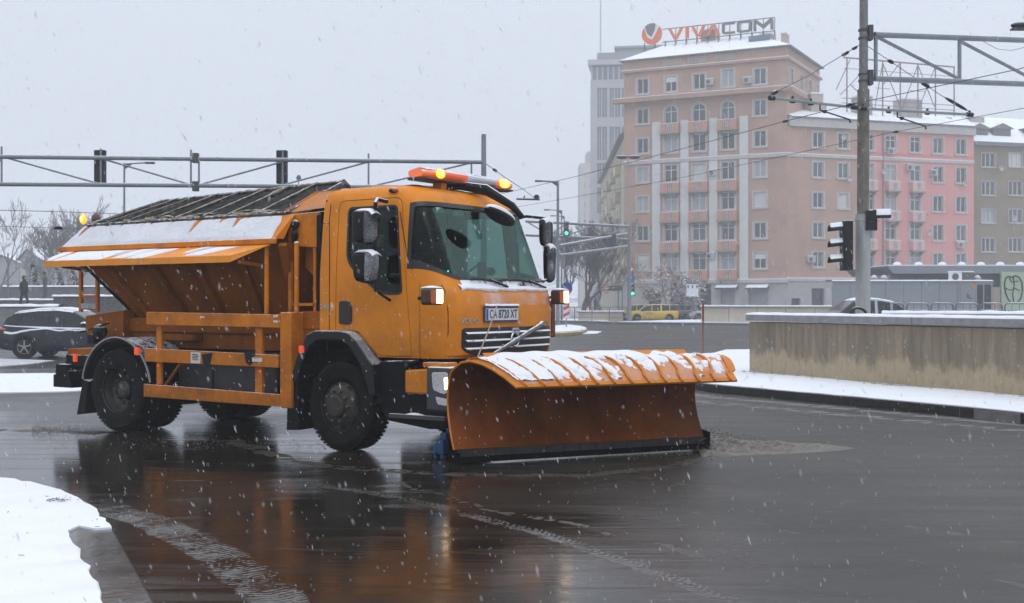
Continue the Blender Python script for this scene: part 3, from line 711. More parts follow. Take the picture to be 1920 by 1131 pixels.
# the roof sign: letters and round emblem on a steel frame
sign = thing('rooftop_sign', 'large roof sign of orange and grey letters with a round orange emblem', 'sign', (27.3,116.5,27))
fs_ = Face(sign, P3(f1, 0, 2.2, 0).xy, -26)
sign['_wm'] = tanw.name
s_or = mat('sign_orange', (.72,.17,.055), .5, var=.08, vs=.8); s_gr = mat('sign_grey', (.155,.15,.145), .5, var=.1); s_wh = mat('sign_white', (.75,.76,.78), .5)
def TZ(x, y): return fs_.tz(x, y)
def letter(ch, x0, x1, m):
    # top / bottom lines of the lettering as straight lines in the picture
    tb = TZ(x0, 74.5 + (x0-1253)*(56.5-74.5)/(1450-1253)); tt = TZ(x0, 55.5 + (x0-1253)*(36-55.5)/(1450-1253)); te = TZ(x1, 60)
    w = te[0]-tb[0]; h = 1.18; mb = MB(); k = .27
    D = dict(V=[[(0,h),(k*1.15,h),(w/2+.02,k*.7),(w/2-k*.35,0),(w/2-k*.7,0)], [(w,h),(w-k*1.15,h),(w/2-.02,k*.7),(w/2+k*.35,0),(w/2+k*.7,0)]],
             A=[[(0,0),(k*1.15,0),(w/2+.02,h-k*.7),(w/2-k*.35,h),(w/2-k*.7,h)], [(w,0),(w-k*1.15,0),(w/2-.02,h-k*.7),(w/2+k*.35,h),(w/2+k*.7,h)]],
             I=[[(0,0),(w,0),(w,h),(0,h)]],
             C=[[(0,.12),(k,0),(k,h),(0,h-.12)], [(k,0),(w,0),(w,k*.8),(k,k*.8)], [(k,h-k*.8),(w,h-k*.8),(w,h),(k,h)]],
             O=[[(0,.12),(k,0),(k,h),(0,h-.12)], [(w,.12),(w-k,0),(w-k,h),(w,h-.12)], [(k,0),(w-k,0),(w-k,k*.8),(k,k*.8)], [(k,h-k*.8),(w-k,h-k*.8),(w-k,h),(k,h)]],
             M=[[(0,0),(k,0),(k,h),(0,h-.12)], [(w,0),(w-k,0),(w-k,h),(w,h-.12)], [(k,h),(k,h-.42),(w/2,k*.6),(w/2,k*.6+.42)], [(w-k,h),(w-k,h-.42),(w/2,k*.6),(w/2,k*.6+.42)]])
    for i, poly in enumerate(D[ch]): mb.prism(poly, 1, -.12-.002*i, .12+.002*i)
    return fs_.put('letter', mb, m, tb[0], zb_l)
zb_l = TZ(1350, 65.5)[1]
for ch, a, b, m in (('V',1253,1281,s_or),('I',1285.5,1291.5,s_or),('V',1296,1323,s_or),('A',1324,1351,s_or),('C',1354,1378,s_gr),('O',1382,1409,s_gr),('M',1413,1450,s_gr)): letter(ch, a, b, m)
tc_, zc_ = TZ(1222.5, 64); rr_ = 1.12
em = MB(); em.lathe([(0,-.1),(rr_,-.1),(rr_,.1),(0,.1)], (0,0,0), 1, 40); fs_.put('emblem_disc', em, s_or, tc_, zc_)
def arc(r, a0, a1, n=14, cx=0, cy=0): return [(cx+r*cos(R(a0+(a1-a0)*k/n)), cy+r*sin(R(a0+(a1-a0)*k/n))) for k in range(n+1)]
wv = MB(); wv.prism(arc(rr_*1.0, 40, 70, 5) + [(-.02,-.35),(0,-.62),(.22,-.40)], 1, -.125, -.1); wv.prism(arc(rr_, 140, 128, 3) + [(-.02,-.35),(0,-.62),(-.5,-.3)], 1, -.123, -.1)
fs_.put('emblem_check', wv, s_wh, tc_, zc_)
gt = MB(); gt.prism(arc(rr_, 66, 132, 10) + [(-.52,.1),(-.04,-.32),(.35,.35)], 1, -.14, -.1); fs_.put('emblem_top', gt, s_gr, tc_, zc_)
fr = MB(); zr = 28.2
tl0 = tc_-.9; tl1 = TZ(1452, 60)[0]
for zz, yy in ((27.9,-.3),(27.9,1.0),(zb_l-.12,.2),(zb_l+1.25,.2)): fr.bar((tl0 if zz < 28.3 else tl0+2, yy, zz), (tl1, yy, zz), .08, .08)
n_ = 12
for k in range(n_+1):
    t_ = tl0+(tl1-tl0)*k/n_; fr.bar((t_, -.3, 27.2), (t_, .2, zb_l+1.2 if k > 2 else zb_l), .07, .07); fr.bar((t_, 1.0, 27.2), (t_, .2, zb_l), .06, .06); fr.bar((t_,-.3,27.9),(t_,1.0,27.9),.05,.05)
for k in range(3): fr.bar((tl0+k*.2, -.1-.3*k, 27.35+.2*k), (tl1, -.1-.3*k, 27.35+.2*k), .1, .06)
fs_.put('sign_frame', fr, mat('sign_steel', (.10,.105,.12), .6, .2, snow=(.7,.95,.8), sns=3))
sg2 = MB(); sg2.box(-1.1, 1.1, -.05, .05, 0, .55); tq, zq = TZ(1428, 78); fs_.put('name_board', sg2, mat('board_blue_grey', (.14,.17,.24), .6, snow=(.7,.95,.6)), tq, zq-.1, off=.9)
ant = thing('roof_mast', 'thin tall white mast on the grey office tower behind the tan pink block', 'mast')
# tan wing (part of the same block) and pink house
f2 = Face(T, (27.3,116.5), 18)
LT = f2.tz(1631, 400)[0]; LP = f2.tz(1826, 400)[0]
wt = [f2.tz(x, 400)[0] for x in (1534,1581,1627)]
zr2 = [17.95, 14.95, 11.9, 8.9, 5.95]
holes = [window(f2, t, z-.8, 1.15, 1.5, 0) for z in zr2 for t in wt[:2]] + [window(f2, wt[2]-.5, z-.8, 1.15, 1.5, 0) for z in zr2[3:]]
f2.put('wall', wall_mb(0, LT, 3.7, 19.1, holes), tanw)
def groundfloor(face, t0, t1, opens, m):
    face.put('ground_floor', wall_mb(t0, t1, 0, 3.7, opens, .5), m, off=.1)
    for g in opens:
        mb = MB(); mb.box(g[0], g[1], .3, .35, g[2], g[3]); face.put('shop_door', mb, shopdark)
groundfloor(f2, 0, LT, [(f2.tz(1483,550)[0], f2.tz(1500,550)[0], .3, 2.0), (f2.tz(1521,550)[0], f2.tz(1545,550)[0], .1, 3.0), (f2.tz(1465+12,550)[0]+3.4, f2.tz(1510,550)[0]+.2, 1.0, 1.9)][:2], greyst)
band(f2, 0, LT-.003, 16.1, 16.4, .12, stone_tr); band(f2, 0, LT, 3.7, 4.0, .2, stone_tr)
band(f2, .2, LT, 19.1, 19.95, .35, stone_tr)
for x, y in ((1518,492),): ac_unit(f2, x, y)
def dish(face, x, y, r=.3):
    t_, z_ = face.tz(x, y); mb = MB(); mb.lathe([(0,-.38),(r*.5,-.43),(r,-.52),(r*1.02,-.5),(r*.5,-.4),(0,-.35)], (0,0,0), 1, 16); mb.bar((0,-.4,0), (0,0,-.1), .05, .05)
    face.put('satellite_dish', mb, mat('dish_grey', (.42,.42,.43), .6), t_, z_)
for x, y in ((1577,258),(1588,336)): dish(f2, x, y)
Pk = root_at('pink_apartment_block', 'bright pink apartment block with white framed windows right of the tan pink block', 'building', (27.3,116.5), 18, pinkw)
f3 = Face(Pk, (27.3,116.5), 18)
hp = []
for c_i, x in enumerate((1629,1670,1716,1759,1802)):
    t = f3.tz(x, 380)[0]
    for r_i, z in enumerate(zr2): hp.append(window(f3, t, z-.85, 1.2, 1.6, 1 if x < 1750 else 0, pane=None))
f3.put('wall', wall_mb(LT, LP, 3.7, 19.1, hp), pinkw)
band(f3, LT+.003, LP, 19.1, 19.95, .35, stone_tr); band(f3, LT, LP, 16.1, 16.4, .12, stone_tr); band(f3, LT, LP, 16.75, 16.82, .05, pinkw, snow=False)
f3.put('ground_floor', wall_mb(LT, LP, 0, 3.7, []), greyst, off=.1)
bm_p = balcony_mesh(1.45, [mat('balcony_pale_pink', (.62,.42,.40), .85, var=.1), mat('stained_stone', (1,1,1)), whitef, snowm], nb=3, open_w=.5)
for x in (1629,1672,1717):
    for z in zr2[1:4]: f3.put('balcony', bm_p, None, f3.tz(x, 380)[0], z-1.95)
for x, y in ((1668,290),(1703,320),(1748,330),(1798,465)): ac_unit(f3, x, y, .8)
for x, y in ((1652,322),(1804,345),(1700,497),(1738,437)): dish(f3, x, y)
dp = MB(); t_ = f3.tz(1655, 400)[0]; dp.tube([(t_,-.1,0.5),(t_,-.1,19)], .07, 6); f3.put('downpipe', dp, mat('pipe_grey', (.25,.2,.2), .6))
snroof = mat('snowy_roof', (1,1,1))
def pitched(face, t0, t1, z, rise, depth, root, ov_=.5):
    mb = MB(); mb.prism([(-ov_, z), (-ov_, z+.12), (depth, z+rise), (depth*2, z+rise*.6), (depth*2, z)], 0, t0, t1); face.put('roof', mb, snroof)
pitched(f2, .3, LT-.01, 19.95, 2.1, 5.5, T); pitched(f3, LT+.01, LP, 19.95, 2.1, 5.5, Pk)
chg = mat('chimney_grey', (.36,.34,.33), .85, var=.2, vs=1.5)
chimney(f2, 1552, 1575, 166, 195, 3.0, chm, T); 
for q in ((1645,1669,171,208),(1726,1764,177,208)): chimney(f3, *q, 3.0, chg, Pk)
# billboard scaffold on the pink roof
bf = thing('billboard_scaffold', 'empty rusty steel billboard scaffold standing on the snowy roof of the pink block', 'scaffold', (27.3,116.5,20))
bf['_wm'] = pinkw.name; f4 = Face(bf, P3(f3, 0, 2.0, 0).xy, 18)
rust = mat('rusty_steel', (.21,.16,.155), .7, .2, var=.2)
def q4(x, y): t_, z_ = f4.tz(x, y); return (t_, 0, z_)
bmb = MB(); bmb.bar(q4(1582,108), q4(1790,126), .13, .13); bmb.bar(q4(1582,128), q4(1790,144), .05, .05)
obj_b = f4.put('top_rail', bmb, rust)
xs_ = [1588,1612,1655,1688,1721,1754,1789]
for x in xs_:
    yt = 108+(x-1582)*18/208; pb = MB(); a_ = q4(x, yt); b_ = q4(x, 218 if x > 1620 else 210); pb.bar(a_, b_, .10, .10); f4.put('post', pb, rust)
br = MB()
for a_, b_ in (((1594,112),(1568,168)),((1655,118),(1690,205)),((1655,118),(1640,205)),((1721,122),(1690,208)),((1721,122),(1752,200)),((1612,140),(1576,178)),((1688,118),(1655,160)),((1754,125),(1722,205)),((1594,158),(1640,205))): br.bar(q4(*a_), q4(*b_), .07, .07)
for y in (184,193): br.bar(q4(1578,y), q4(1790,y+14), .06, .06)
for k, (x, y) in enumerate(((1655,165),(1721,170))): br.bar(q4(x-14,y), q4(x+14,y+2), .05, .05)
f4.put('brace', br, rust)
# brown house at the right edge
C5 = P3(f3, LP+.25, .6, 0).xy
Br = root_at('brown_apartment_block', 'brown apartment block with a snowy dormer roof at the right edge of the photo', 'building', C5, 18, brownw)
f5 = Face(Br, C5, 16)
hb_ = []
for x in (1853,1904,1960):
    for y in (300,353,405,459,512): t, z = f5.tz(x, y); hb_.append(window(f5, t, z-.75, 1.7, 1.5, 2, sur=.08))
LBr = f5.tz(2040, 400)[0]
f5.put('wall', wall_mb(-.2, LBr, 0, 18.2, hb_), brownw)
band(f5, -.3, LBr, 18.2, 18.5, .5, mat('grey_gutter', (.14,.15,.17), .6))
mb = MB(); mb.prism([(-.5,18.5),(-.5,18.6),(3.2,21.6),(8,22.6),(8,18.5)], 0, -.2, LBr); f5.put('roof', mb, snroof)
for x in (1842,1885,1950):
    t_, z_ = f5.tz(x, 250); mb = MB(); mb.box(-1.1, 1.1, .5, 3, -.1, .75); mb.box(-.8,-.1,.44,.5,.1,.6,1); mb.box(.1,.8,.44,.5,.1,.6,1); mb.prism([(-1.35,.75),(1.35,.75),(1.35,.82),(.0,1.35),(-1.35,.82)], 1, .35, 3.4, 2); f5.put('dormer', mb, [mat('dormer_grey', (.15,.13,.12), .8), pane_ms[1], snroof], t_, z_-.2)
for q in ((1818,1842,223,250),(1850,1876,212,245)): chimney(f5, *q, 2.6, chg, Br)
mb = MB(); mb.prism([(4,18.5),(4,20.8),(9,22.9),(9,18.5)], 0, f5.tz(1905,230)[0], LBr); f5.put('roof', mb, snroof)
for x, y in ((1872,316),(1896,410)): dish(f5, x, y)
# grey office tower
officew = mat('office_stone', (.40,.40,.42), .7, var=.08, vs=.3)
Cg = at(1107, 567, 195).xy; Og = root_at('office_tower', 'hazy grey office tower with vertical glass strips behind the tan pink block', 'building', Cg, -8, officew)
fg = Face(Og, Cg, -8)
def G(x, y): return fg.tz(x, y)
gh = []; t1_ = G(1215, 300)[0]
glassb = mat('office_glass', (.12,.165,.20), .15, var=.25, vs=.25, spec=.9)
strips = [(1120,1127),(1129,1138),(1143,1151),(1153,1163),(1166,1174)]
for (xa, xb) in strips:
    for (ya, yb) in ((165,220),(238,300),(306,345),(352,400)): gh.append((G(xa,ya)[0], G(xb,ya)[0], G(xa,yb)[1], G(xa,ya)[1]))
fg.put('wall', wall_mb(0, t1_, 0, G(1110,150)[1], gh, .5), officew)
for g in gh:
    mb = MB(); mb.box(g[0], g[1], .35, .4, g[2], g[3]); mb.box((g[0]+g[1])/2-.05,(g[0]+g[1])/2+.05,.25,.34,g[2],g[3],1); fg.put('glass_strip', mb, [glassb, officew])
zc1 = G(1110,150)[1]; zc2 = G(1110,113)[1]
mb = MB(); mb.box(.3, t1_, .3, 20, zc1, zc2-.9, 1)
for k in range(16): mb.box(.1+k*.9, .35+k*.9, .0, .3, zc1, zc2-1.2)
mb.box(-.4, t1_, -.5, 20, zc2-.9, zc2); mb.box(0.0, t1_, .45, 20, zc1-.6, zc1-.01)
fg.put('crown', mb, [officew, glassb])
mb = MB(); a_ = G(1118,113)[0]; mb.box(a_, t1_, 2, 12, zc2, zc2+1.6); b_ = G(1153,80)[0]; mb.box(b_, t1_+3, 4, 14, zc2+.0, G(1153,82)[1]); mb.box(b_-.3, t1_+3.3, 3.7, 14.3, G(1153,82)[1]+.003, G(1153,82)[1]+.4)
fg.put('penthouse', mb, mat('penthouse_grey', (.26,.28,.30), .7, var=.1))
sd = MB(); sd.box(.0, .02, 0.01, 20, 0, zc1-.6); sd.box(0.03, t1_, 19.9, 20, 0, zc1-.7); fg.put('side_wall', sd, officew)
am = MB(); p0 = at(1126, 105, 199); am.tube([(p0.x, p0.y, p0.z-2), (p0.x, p0.y, p0.z+8), (p0.x-.1, p0.y, 61)], [.16,.13,.07], 6); bpy.data.objects.remove(ant, do_unlink=True)
tag(obj('roof_mast', am, mat('mast_grey', (.5,.5,.52), .5)), 'thin tall mast rising from the roof of the hazy grey office tower', 'mast')
# far pale tower
Cf = at(1088, 567, 330).xy; paleb = mat('pale_concrete', (.42,.40,.37), .8, var=.1, vs=.2)
Of = root_at('distant_tower_block', 'faint stepped pale tower block almost lost in the haze left of the grey office tower', 'building', Cf, 0, paleb)
ff = Face(Of, Cf, 0); z1_ = ff.tz(1090,306)[1]; z2_ = ff.tz(1100,284)[1]; ta = ff.tz(1101,300)[0]; tb_ = ff.tz(1135,300)[0]
wh = []
for k in range(14):
    for j in range(5): wh.append((1.0+j*1.5, 1.6+j*1.5, 3+k*2.8, 4.4+k*2.8))
wh = [w_ for w_ in wh if w_[1] < tb_ and w_[3] < z1_]
ff.put('wall', wall_mb(0, tb_, 0, z1_, wh, .3), paleb)
mb = MB(); mb.box(0, tb_, .25, 12, 0, z1_-.02); mb.box(ta, tb_, .2, 10, z1_, z2_); ff.put('tower_body', mb, mat('pale_body', (.30,.30,.29), .8))
# receding yellow beige street front left of the block
A6 = at(1171, 567, 127).xy; B6 = at(1127, 567, 178).xy; dd = (A6-B6); L6 = dd.length; ang6 = math.degrees(math.atan2(dd.y, dd.x))
beige = mat('beige_render', (.42,.37,.28), .85, var=.15, vs=.4, dirt=((.3,.27,.22), .5, .4))
Bg = root_at('beige_street_houses', 'narrow sliver of beige balconied street front receding left of the tan pink block', 'building', B6, ang6, beige)
f6 = Face(Bg, B6, ang6)
h6 = []
for k in range(10):
    for j in range(5):
        h6.append((2+k*4.6, 3.4+k*4.6, 4.3+j*3.1, 6.2+j*3.1))
f6.put('wall', wall_mb(0, L6, 0, 19.6, h6, .3), beige)
for i, g in enumerate(h6):
    mb = MB(); mb.box(g[0], g[1], .25, .3, g[2], g[3]); f6.put('window', mb, pane_ms[i % 3])
for k in range(5):
    for j in range(5):
        mb = MB(); mb.box(4+k*9.2, 7.5+k*9.2, -.6, 0, 3.8+j*3.1, 4.9+j*3.1); f6.put('balcony', mb, [beige, beige, mat('pale_yellow', (.56,.49,.33), .8)][(k+j) % 3])
mb = MB(); mb.prism([(-.6,19.6),(-.6,19.8),(5,22.4),(10,19.6)], 0, 0, L6); mb.box(0,L6,.32,10,0,19.5,1); f6.put('roof', mb, [mat('old_roof', (.16,.14,.13), .8, snow=(.1,.6,.35)), beige])
mb = MB(); mb.box(L6-16, L6+.5, -1.6, -.1, 3.0, 3.4); mb.box(L6-9, L6-2, -1.68,-1.62,2.6,3.7,1); f6.put('shop_canopy', mb, [mat('canopy_dark', (.07,.075,.08), .7), mat('shop_red', (.35,.05,.05), .6)])
mb = MB(); mb.box(L6-14, L6-10, -.08, .0, .2, 2.9); mb.box(L6-8, L6-3, -.08,.0,.2,2.9); f6.put('shop_window', mb, shopdark)

# ------------------------------------------------------------------ the gritting truck with the snow plough
O2 = (-1.79, 12.53)
TR = thing('snow_plough_truck', 'orange gritting lorry with snowy salt hopper, amber light bar and a wide curved snow plough', 'truck', (O2[0], O2[1], 0), R(-33))
ca, sa = cos(R(33)), sin(R(33))
def ts(x, y, v=0.0):
    """photo pixel on the truck's plane at depth v -> (u, z)"""
    a = (x-CX)/F0; b = (HZ-y)/F0; u = (a*(O2[1]+v*ca)-O2[0]-v*sa)/(ca+a*sa); return u, CH + b*(O2[1]-u*sa+v*ca)
def tf(x, y, u):
    a = (x-CX)/F0; b = (HZ-y)/F0; v = (a*(O2[1]-u*sa)-O2[0]-u*ca)/(sa-a*ca); return v, CH + b*(O2[1]-u*sa+v*ca)
# --- cab shell by lofting
NS = 28
def ring(z, uf, hw, ub, off=0, vc=1.15, n=5.6):
    uf -= off; hw -= off; ub += off; pts = []
    dpt = .62
    for k in range(5): pts.append((ub + (uf-dpt-ub)*k/5, vc-hw))
    for k in range(NS+1):
        a = pi*k/NS; c, s = cos(a), sin(a)
        pts.append((uf-dpt + dpt*abs(s)**(2/n), vc - hw*math.copysign(abs(c)**(2/n), c)))
    for k in range(5): pts.append((uf-dpt + (ub-uf+dpt)*(k+1)/5, vc+hw))
    return [(u, v, z) for u, v in pts]
CAB = [(1.02,1.33,1.04,-.44),(1.06,1.375,1.05,-.44),(1.2,1.39,1.05,-.44),(1.45,1.395,1.05,-.44),(1.66,1.375,1.05,-.44),(1.74,1.34,1.05,-.44),(1.80,1.29,1.05,-.44),(1.90,1.245,1.048,-.44),(2.2,1.135,1.035,-.43),(2.45,1.04,1.02,-.42),(2.62,.975,1.01,-.41),(2.70,.935,1.0,-.40),(2.765,.88,.98,-.38),(2.815,.79,.94,-.34),(2.845,.65,.87,-.27),(2.865,.45,.74,-.15)]
def cab_solid(off=0, name='tmp'):
    mb = MB(); n = None
    lv = CAB
    for i, (z, uf, hw, ub) in enumerate(lv):
        zz = z + (off if i == 0 else (-off if i >= len(lv)-5 else 0)); r = ring(zz, uf, hw, ub, off); n = len(r)
        mb.v += r
    for i in range(len(lv)-1):
        for j in range(n): mb.f.append([i*n+j, i*n+(j+1)%n, (i+1)*n+(j+1)%n, (i+1)*n+j]); mb.m.append(0)
    mb.f.append(list(range(n))[::-1]); mb.m.append(0); mb.f.append([(len(lv)-1)*n+j for j in range(n)]); mb.m.append(0)
    return obj(name, mb, orange)
def rounded(poly, r, n=5):
    """round the corners of a polygon"""
    out = []; k = len(poly)
    for i in range(k):
        p = Vector(poly[i]); a = Vector(poly[i-1]); b = Vector(poly[(i+1) % k]); rr = r[i] if isinstance(r, (list, tuple)) else r
        da = (a-p); db = (b-p); rr = min(rr, da.length*.45, db.length*.45); p0 = p + da.normalized()*rr; p1 = p + db.normalized()*rr
        for t in range(n+1):
            s = t/n; out.append(tuple((p0*(1-s)**2 + p*2*s*(1-s) + p1*s*s)))
    return out
def offs(poly, d):
    """grow a convex-ish polygon outward by d"""
    n = len(poly); A_ = sum(poly[i][0]*poly[(i+1)%n][1]-poly[(i+1)%n][0]*poly[i][1] for i in range(n)); sg = 1 if A_ > 0 else -1
    out = []
    for i in range(n):
        p = Vector(poly[i]); a = Vector(poly[i-1]); b = Vector(poly[(i+1)%n]); t1 = (p-a).normalized(); t2 = (b-p).normalized()
        n1 = Vector((t1.y, -t1.x))*sg; n2 = Vector((t2.y, -t2.x))*sg; m_ = (n1+n2); m_.normalize(); out.append(tuple(p + m_*d/max(.5, m_.dot(n1))))
    return out
def prism_obj(poly, ax, a, b):
    return obj('tmp', MB().prism(poly, ax, a, b), orange)
ws_poly = [(.10,2.645),(2.20,2.645),(2.24,1.845),(.62,1.815),(.28,1.85),(.06,1.98)]
ws_r = rounded(ws_poly, [.14,.14,.12,.12,.15,.12])
W1 = [ts(x, y, .12) for x, y in ((651,389),(743,384),(757,552),(720,553),(688,530),(651,492))]
side_r = rounded(W1, [.07,.06,.07,.10,.15,.12])
door_poly = [ts(x, y, .12) for x, y in ((639,377),(751,374),(776,674),(706,675),(668,622),(632,619))]
door_poly = [(-.19,2.695),(.66,2.70),(.83,1.04),(.40,1.035),(.12,1.30),(-.21,1.30)]
door_r = rounded(door_poly, [.08,.09,.05,.05,.1,.03])
arch_poly = [(-.6,.9),(-.6,1.285),(.10,1.285),(.36,1.05),(.36,.9)]
def cut_objs(): 
    return prism_obj([(v, z) for v, z in ws_r], 0, .72, 2.5), prism_obj(side_r, 1, -.5, 3)
outer = cab_solid(0, 'cab'); inner = cab_solid(.04)
w_ = prism_obj([(v, z) for v, z in ws_r], 0, .775, 2.5)
ar = prism_obj(arch_poly, 1, -.5, 3)
d_near = prism_obj(offs(door_r, .007), 1, -.5, .45); d_far = prism_obj(offs(door_r, .007), 1, 1.9, 3)
# seam grooves of the front panel and side quarter panels
g1 = prism_obj([(.93,.9),(.938,.9),(.938,1.80),(.93,1.80)], 1, -.2, .065+.055)
cab = boolean(outer, [(inner, 'DIFFERENCE'), (ar, 'DIFFERENCE'), (w_, 'DIFFERENCE'), (d_near, 'DIFFERENCE'), (d_far, 'DIFFERENCE'), (g1, 'DIFFERENCE')])
for box_ in ((1.0,1.006,.9,1.76,-.2,.3),):
    pass
cab.data.materials.clear(); cab.data.materials.append(orange); smooth_mesh(cab.data, 32); cab.name = 'cab'; cab.parent = TR
def shell_piece(name, poly, ax, a, b, off_o, off_i, m, hole=None, ang=32):
    o1 = cab_solid(off_o, name); o2 = cab_solid(off_i); ops = [(o2, 'DIFFERENCE'), (prism_obj(poly, ax, a, b), 'INTERSECT')]
    if hole: ops.append((prism_obj(hole[0], hole[1], hole[2], hole[3]), 'DIFFERENCE'))
    o = boolean(o1, ops); o.data.materials.clear(); o.data.materials.append(m); smooth_mesh(o.data, ang); o.name = name; o.parent = TR; return o
for nm_, a, b in (('door', -.5, .45), ('door', 1.9, 3)):
    dr_ = shell_piece(nm_, door_r, 1, a, b, .001, .035, orange, (side_r, 1, -.5, 3))
    fr_ = shell_piece('window_seal', offs(side_r, .004), 1, a, b, -.003, .03, mat('rubber_seal', (.012,.012,.013), .5), (offs(side_r, -.022), 1, -.5, 3)); fr_.parent = dr_
    gl_ = shell_piece('door_pane', offs(side_r, -.004), 1, a, b, .012, .017, glass_side); gl_.parent = dr_
    if a < 0:
        hx = ts(645, 590, .1); hp = rounded([(-.165,1.62),(-.035,1.62),(.0,1.56),(.0,1.37),(-.165,1.37)], .03)
        hp = [(p[0]+.02, p[1]-.005) for p in hp]
        obj('door_handle', MB().prism(hp, 1, .072, .13), mat('handle_black', (.01,.011,.012), .45, bump=.05), dr_, bevel=.008)
sealm = mat('screen_border', (.010,.011,.012), .3)
shell_piece('windscreen_seal', offs(ws_r, .012), 0, .765, 2.5, -.004, .03, sealm, (offs(ws_r, -.035), 0, .815, 2.6))
shell_piece('windscreen', offs(ws_r, -.006), 0, .78, 2.5, .010, .015, glass_cab)
# black strip beside the door window (seam between door and quarter panel) and front panel outline
def face_line(pts, w, m, name='panel_seam', dep=.004):
    mb = MB()
    for a, b in zip(pts[:-1], pts[1:]): mb.bar(a, b, w, w)
    return obj(name, mb, m, TR)
seamm = mat('seam_shadow', (.02,.012,.006), .9)
def usurf(z, v):
    """front surface u of the cab at height z and depth v"""
    for i in range(len(CAB)-1):
        if CAB[i][0] <= z <= CAB[i+1][0]:
            k = (z-CAB[i][0])/(CAB[i+1][0]-CAB[i][0]); uf = CAB[i][1]*(1-k)+CAB[i+1][1]*k; hw = CAB[i][2]*(1-k)+CAB[i+1][2]*k; break
    t = min(.9999, abs(v-1.15)/hw); return uf-.62+.62*(1-t**5.6)**(1/5.6)
def on_front(v, z, d=.001): return (usurf(z, v)+d, v, z)
face_line([on_front(.155, z, -.001) for z in (1.04,1.3,1.5,1.72,1.78)], .008, seamm)
face_line([on_front(2.145, z, -.001) for z in (1.04,1.3,1.5,1.72,1.78)], .008, seamm)
face_line([on_front(.17+k*.066, 1.045, 0) for k in range(30)], .006, seamm)
face_line([(-.30, .098, 1.29), (-.30,.098,2.5), (-.29,.115,2.68)], .006, seamm)
face_line([(-.44,.10,2.46),(-.30,.105,2.46)], .006, seamm)
face_line([(.66,.118,2.55),(.78,.112,2.0),(.835,.105,1.93)], .006, seamm)
# interior
inr = mat('cab_trim', (.030,.032,.034), .8, var=.2); seatm = mat('seat_fabric', (.022,.024,.028), .9)
db = MB(); db.prism([(.62,1.3),(.62,1.78),(.78,1.86),(1.16,1.80),(1.22,1.3)], 1, .2, 2.1); obj('dashboard', db, inr, TR, bevel=.03)
mb = MB(); mb.box(-.395,-.375,.15,2.15,1.06,2.72); obj('rear_lining', mb, inr, TR)
mb = MB(); mb.box(-.37,.6,.16,2.14,1.06,1.1); obj('cab_floor', mb, inr, TR)
mb = MB(); mb.box(-.12,.10,2.08,2.14,1.5,2.69); obj('added_pillar_block', mb, inr, TR)  # added to block light through the rear part of the far door window
mb = MB(); mb.prism([(-.37,1.1),(-.02,1.1),(-.10,2.3),(-.37,2.5)], 1, 1.98, 2.07); obj('added_side_block', mb, inr, TR)  # added partition, keeps the left part of the windscreen view dark
mb = MB(); mb.box(-.30,.70,.30,2.0,2.69,2.71); obj('headlining', mb, inr, TR)
for vv in (.55, 1.72):
    mb = MB(); mb.box(-.30,.22,vv-.25,vv+.25,1.42,1.58); mb.prism([(-.34,1.55),(-.18,1.55),(-.26,2.18),(-.38,2.18)], 1, vv-.24, vv+.24); mb.prism([(-.37,2.2),(-.27,2.2),(-.29,2.42),(-.38,2.42)], 1, vv-.14, vv+.14); mb.box(-.2,.1,vv-.15,vv+.15,1.1,1.42)
    obj('seat', mb, seatm, TR, bevel=.03)
mb = MB()
for k in range(20):
    a0, a1 = 2*pi*k/20, 2*pi*(k+1)/20; c_ = Vector((.50,1.70,1.86))
    P_ = lambda a: c_ + Vector((.10*sin(a), .2*cos(a), .17*sin(a)))
    mb.tube([P_(a0), P_(a1)], .014, 6)
mb.bar((.5,1.7,1.86),(.72,1.7,1.6),.05,.05); mb.bar((.5,1.5,1.86),(.5,1.9,1.86),.03,.03); obj('steering_wheel', mb, inr, TR)
mb = MB(); mb.box(.93,.955,.36,.50,2.55,2.60); mb.box(.93,.955,.68,.86,2.53,2.585); mb.box(.935,.955,.76,.84,2.585,2.62); mb.box(.92,.94,1.96,2.06,2.3,2.5); obj('permit_sticker', mb, mat('sticker_pale', (.42,.62,.55), .6, emit=.0), TR)
mb = MB(); mb.tube([(.86,.42,1.87),(.90,.42,1.92),(.84,.42,1.93)], .012, 6); mb.ell((.90,.62,1.86),(.03,.05,.03),8,6); mb.box(.84,.88,1.28,1.38,1.88,2.05); mb.ell((.9,1.46,1.95),(.05,.07,.05),10,6); obj('dash_gadget', mb, inr, TR)
mb = MB(); mb.ell((.955,.34,1.96),(.004,.009,.009),6,4); mb.ell((.99,.52,1.93),(.004,.009,.009),6,4); obj('dash_light', mb, lit_green, TR)
# visor-mirror, wipers, cowl
cw = MB(); 
def cwf(u, v): vv = .36+1.76*u; zz = 1.745+.085*v; return (usurf(zz, vv)+.006, vv, zz)
cw.grid(cwf, 40, 3); obj('scuttle_panel', cw, mat('scuttle_black', (.013,.014,.015), .6, snow=(-.2,.4,.5), sns=5), TR, smooth=True)
wp = MB()
for (a, b, h) in ((.50,1.18,.03),(1.22,2.02,.03)):
    P_ = [on_front(a+(b-a)*k/8, 1.835+.012*sin(k), .035) for k in range(9)]; wp.tube(P_, .011, 5)
    wp.tube([on_front(b-.05, 1.77, .03), on_front((a+b)/2+.15, 1.80, .06), on_front((a+b)/2, 1.84, .045)], .014, 5)
obj('wiper', wp, blk, TR)
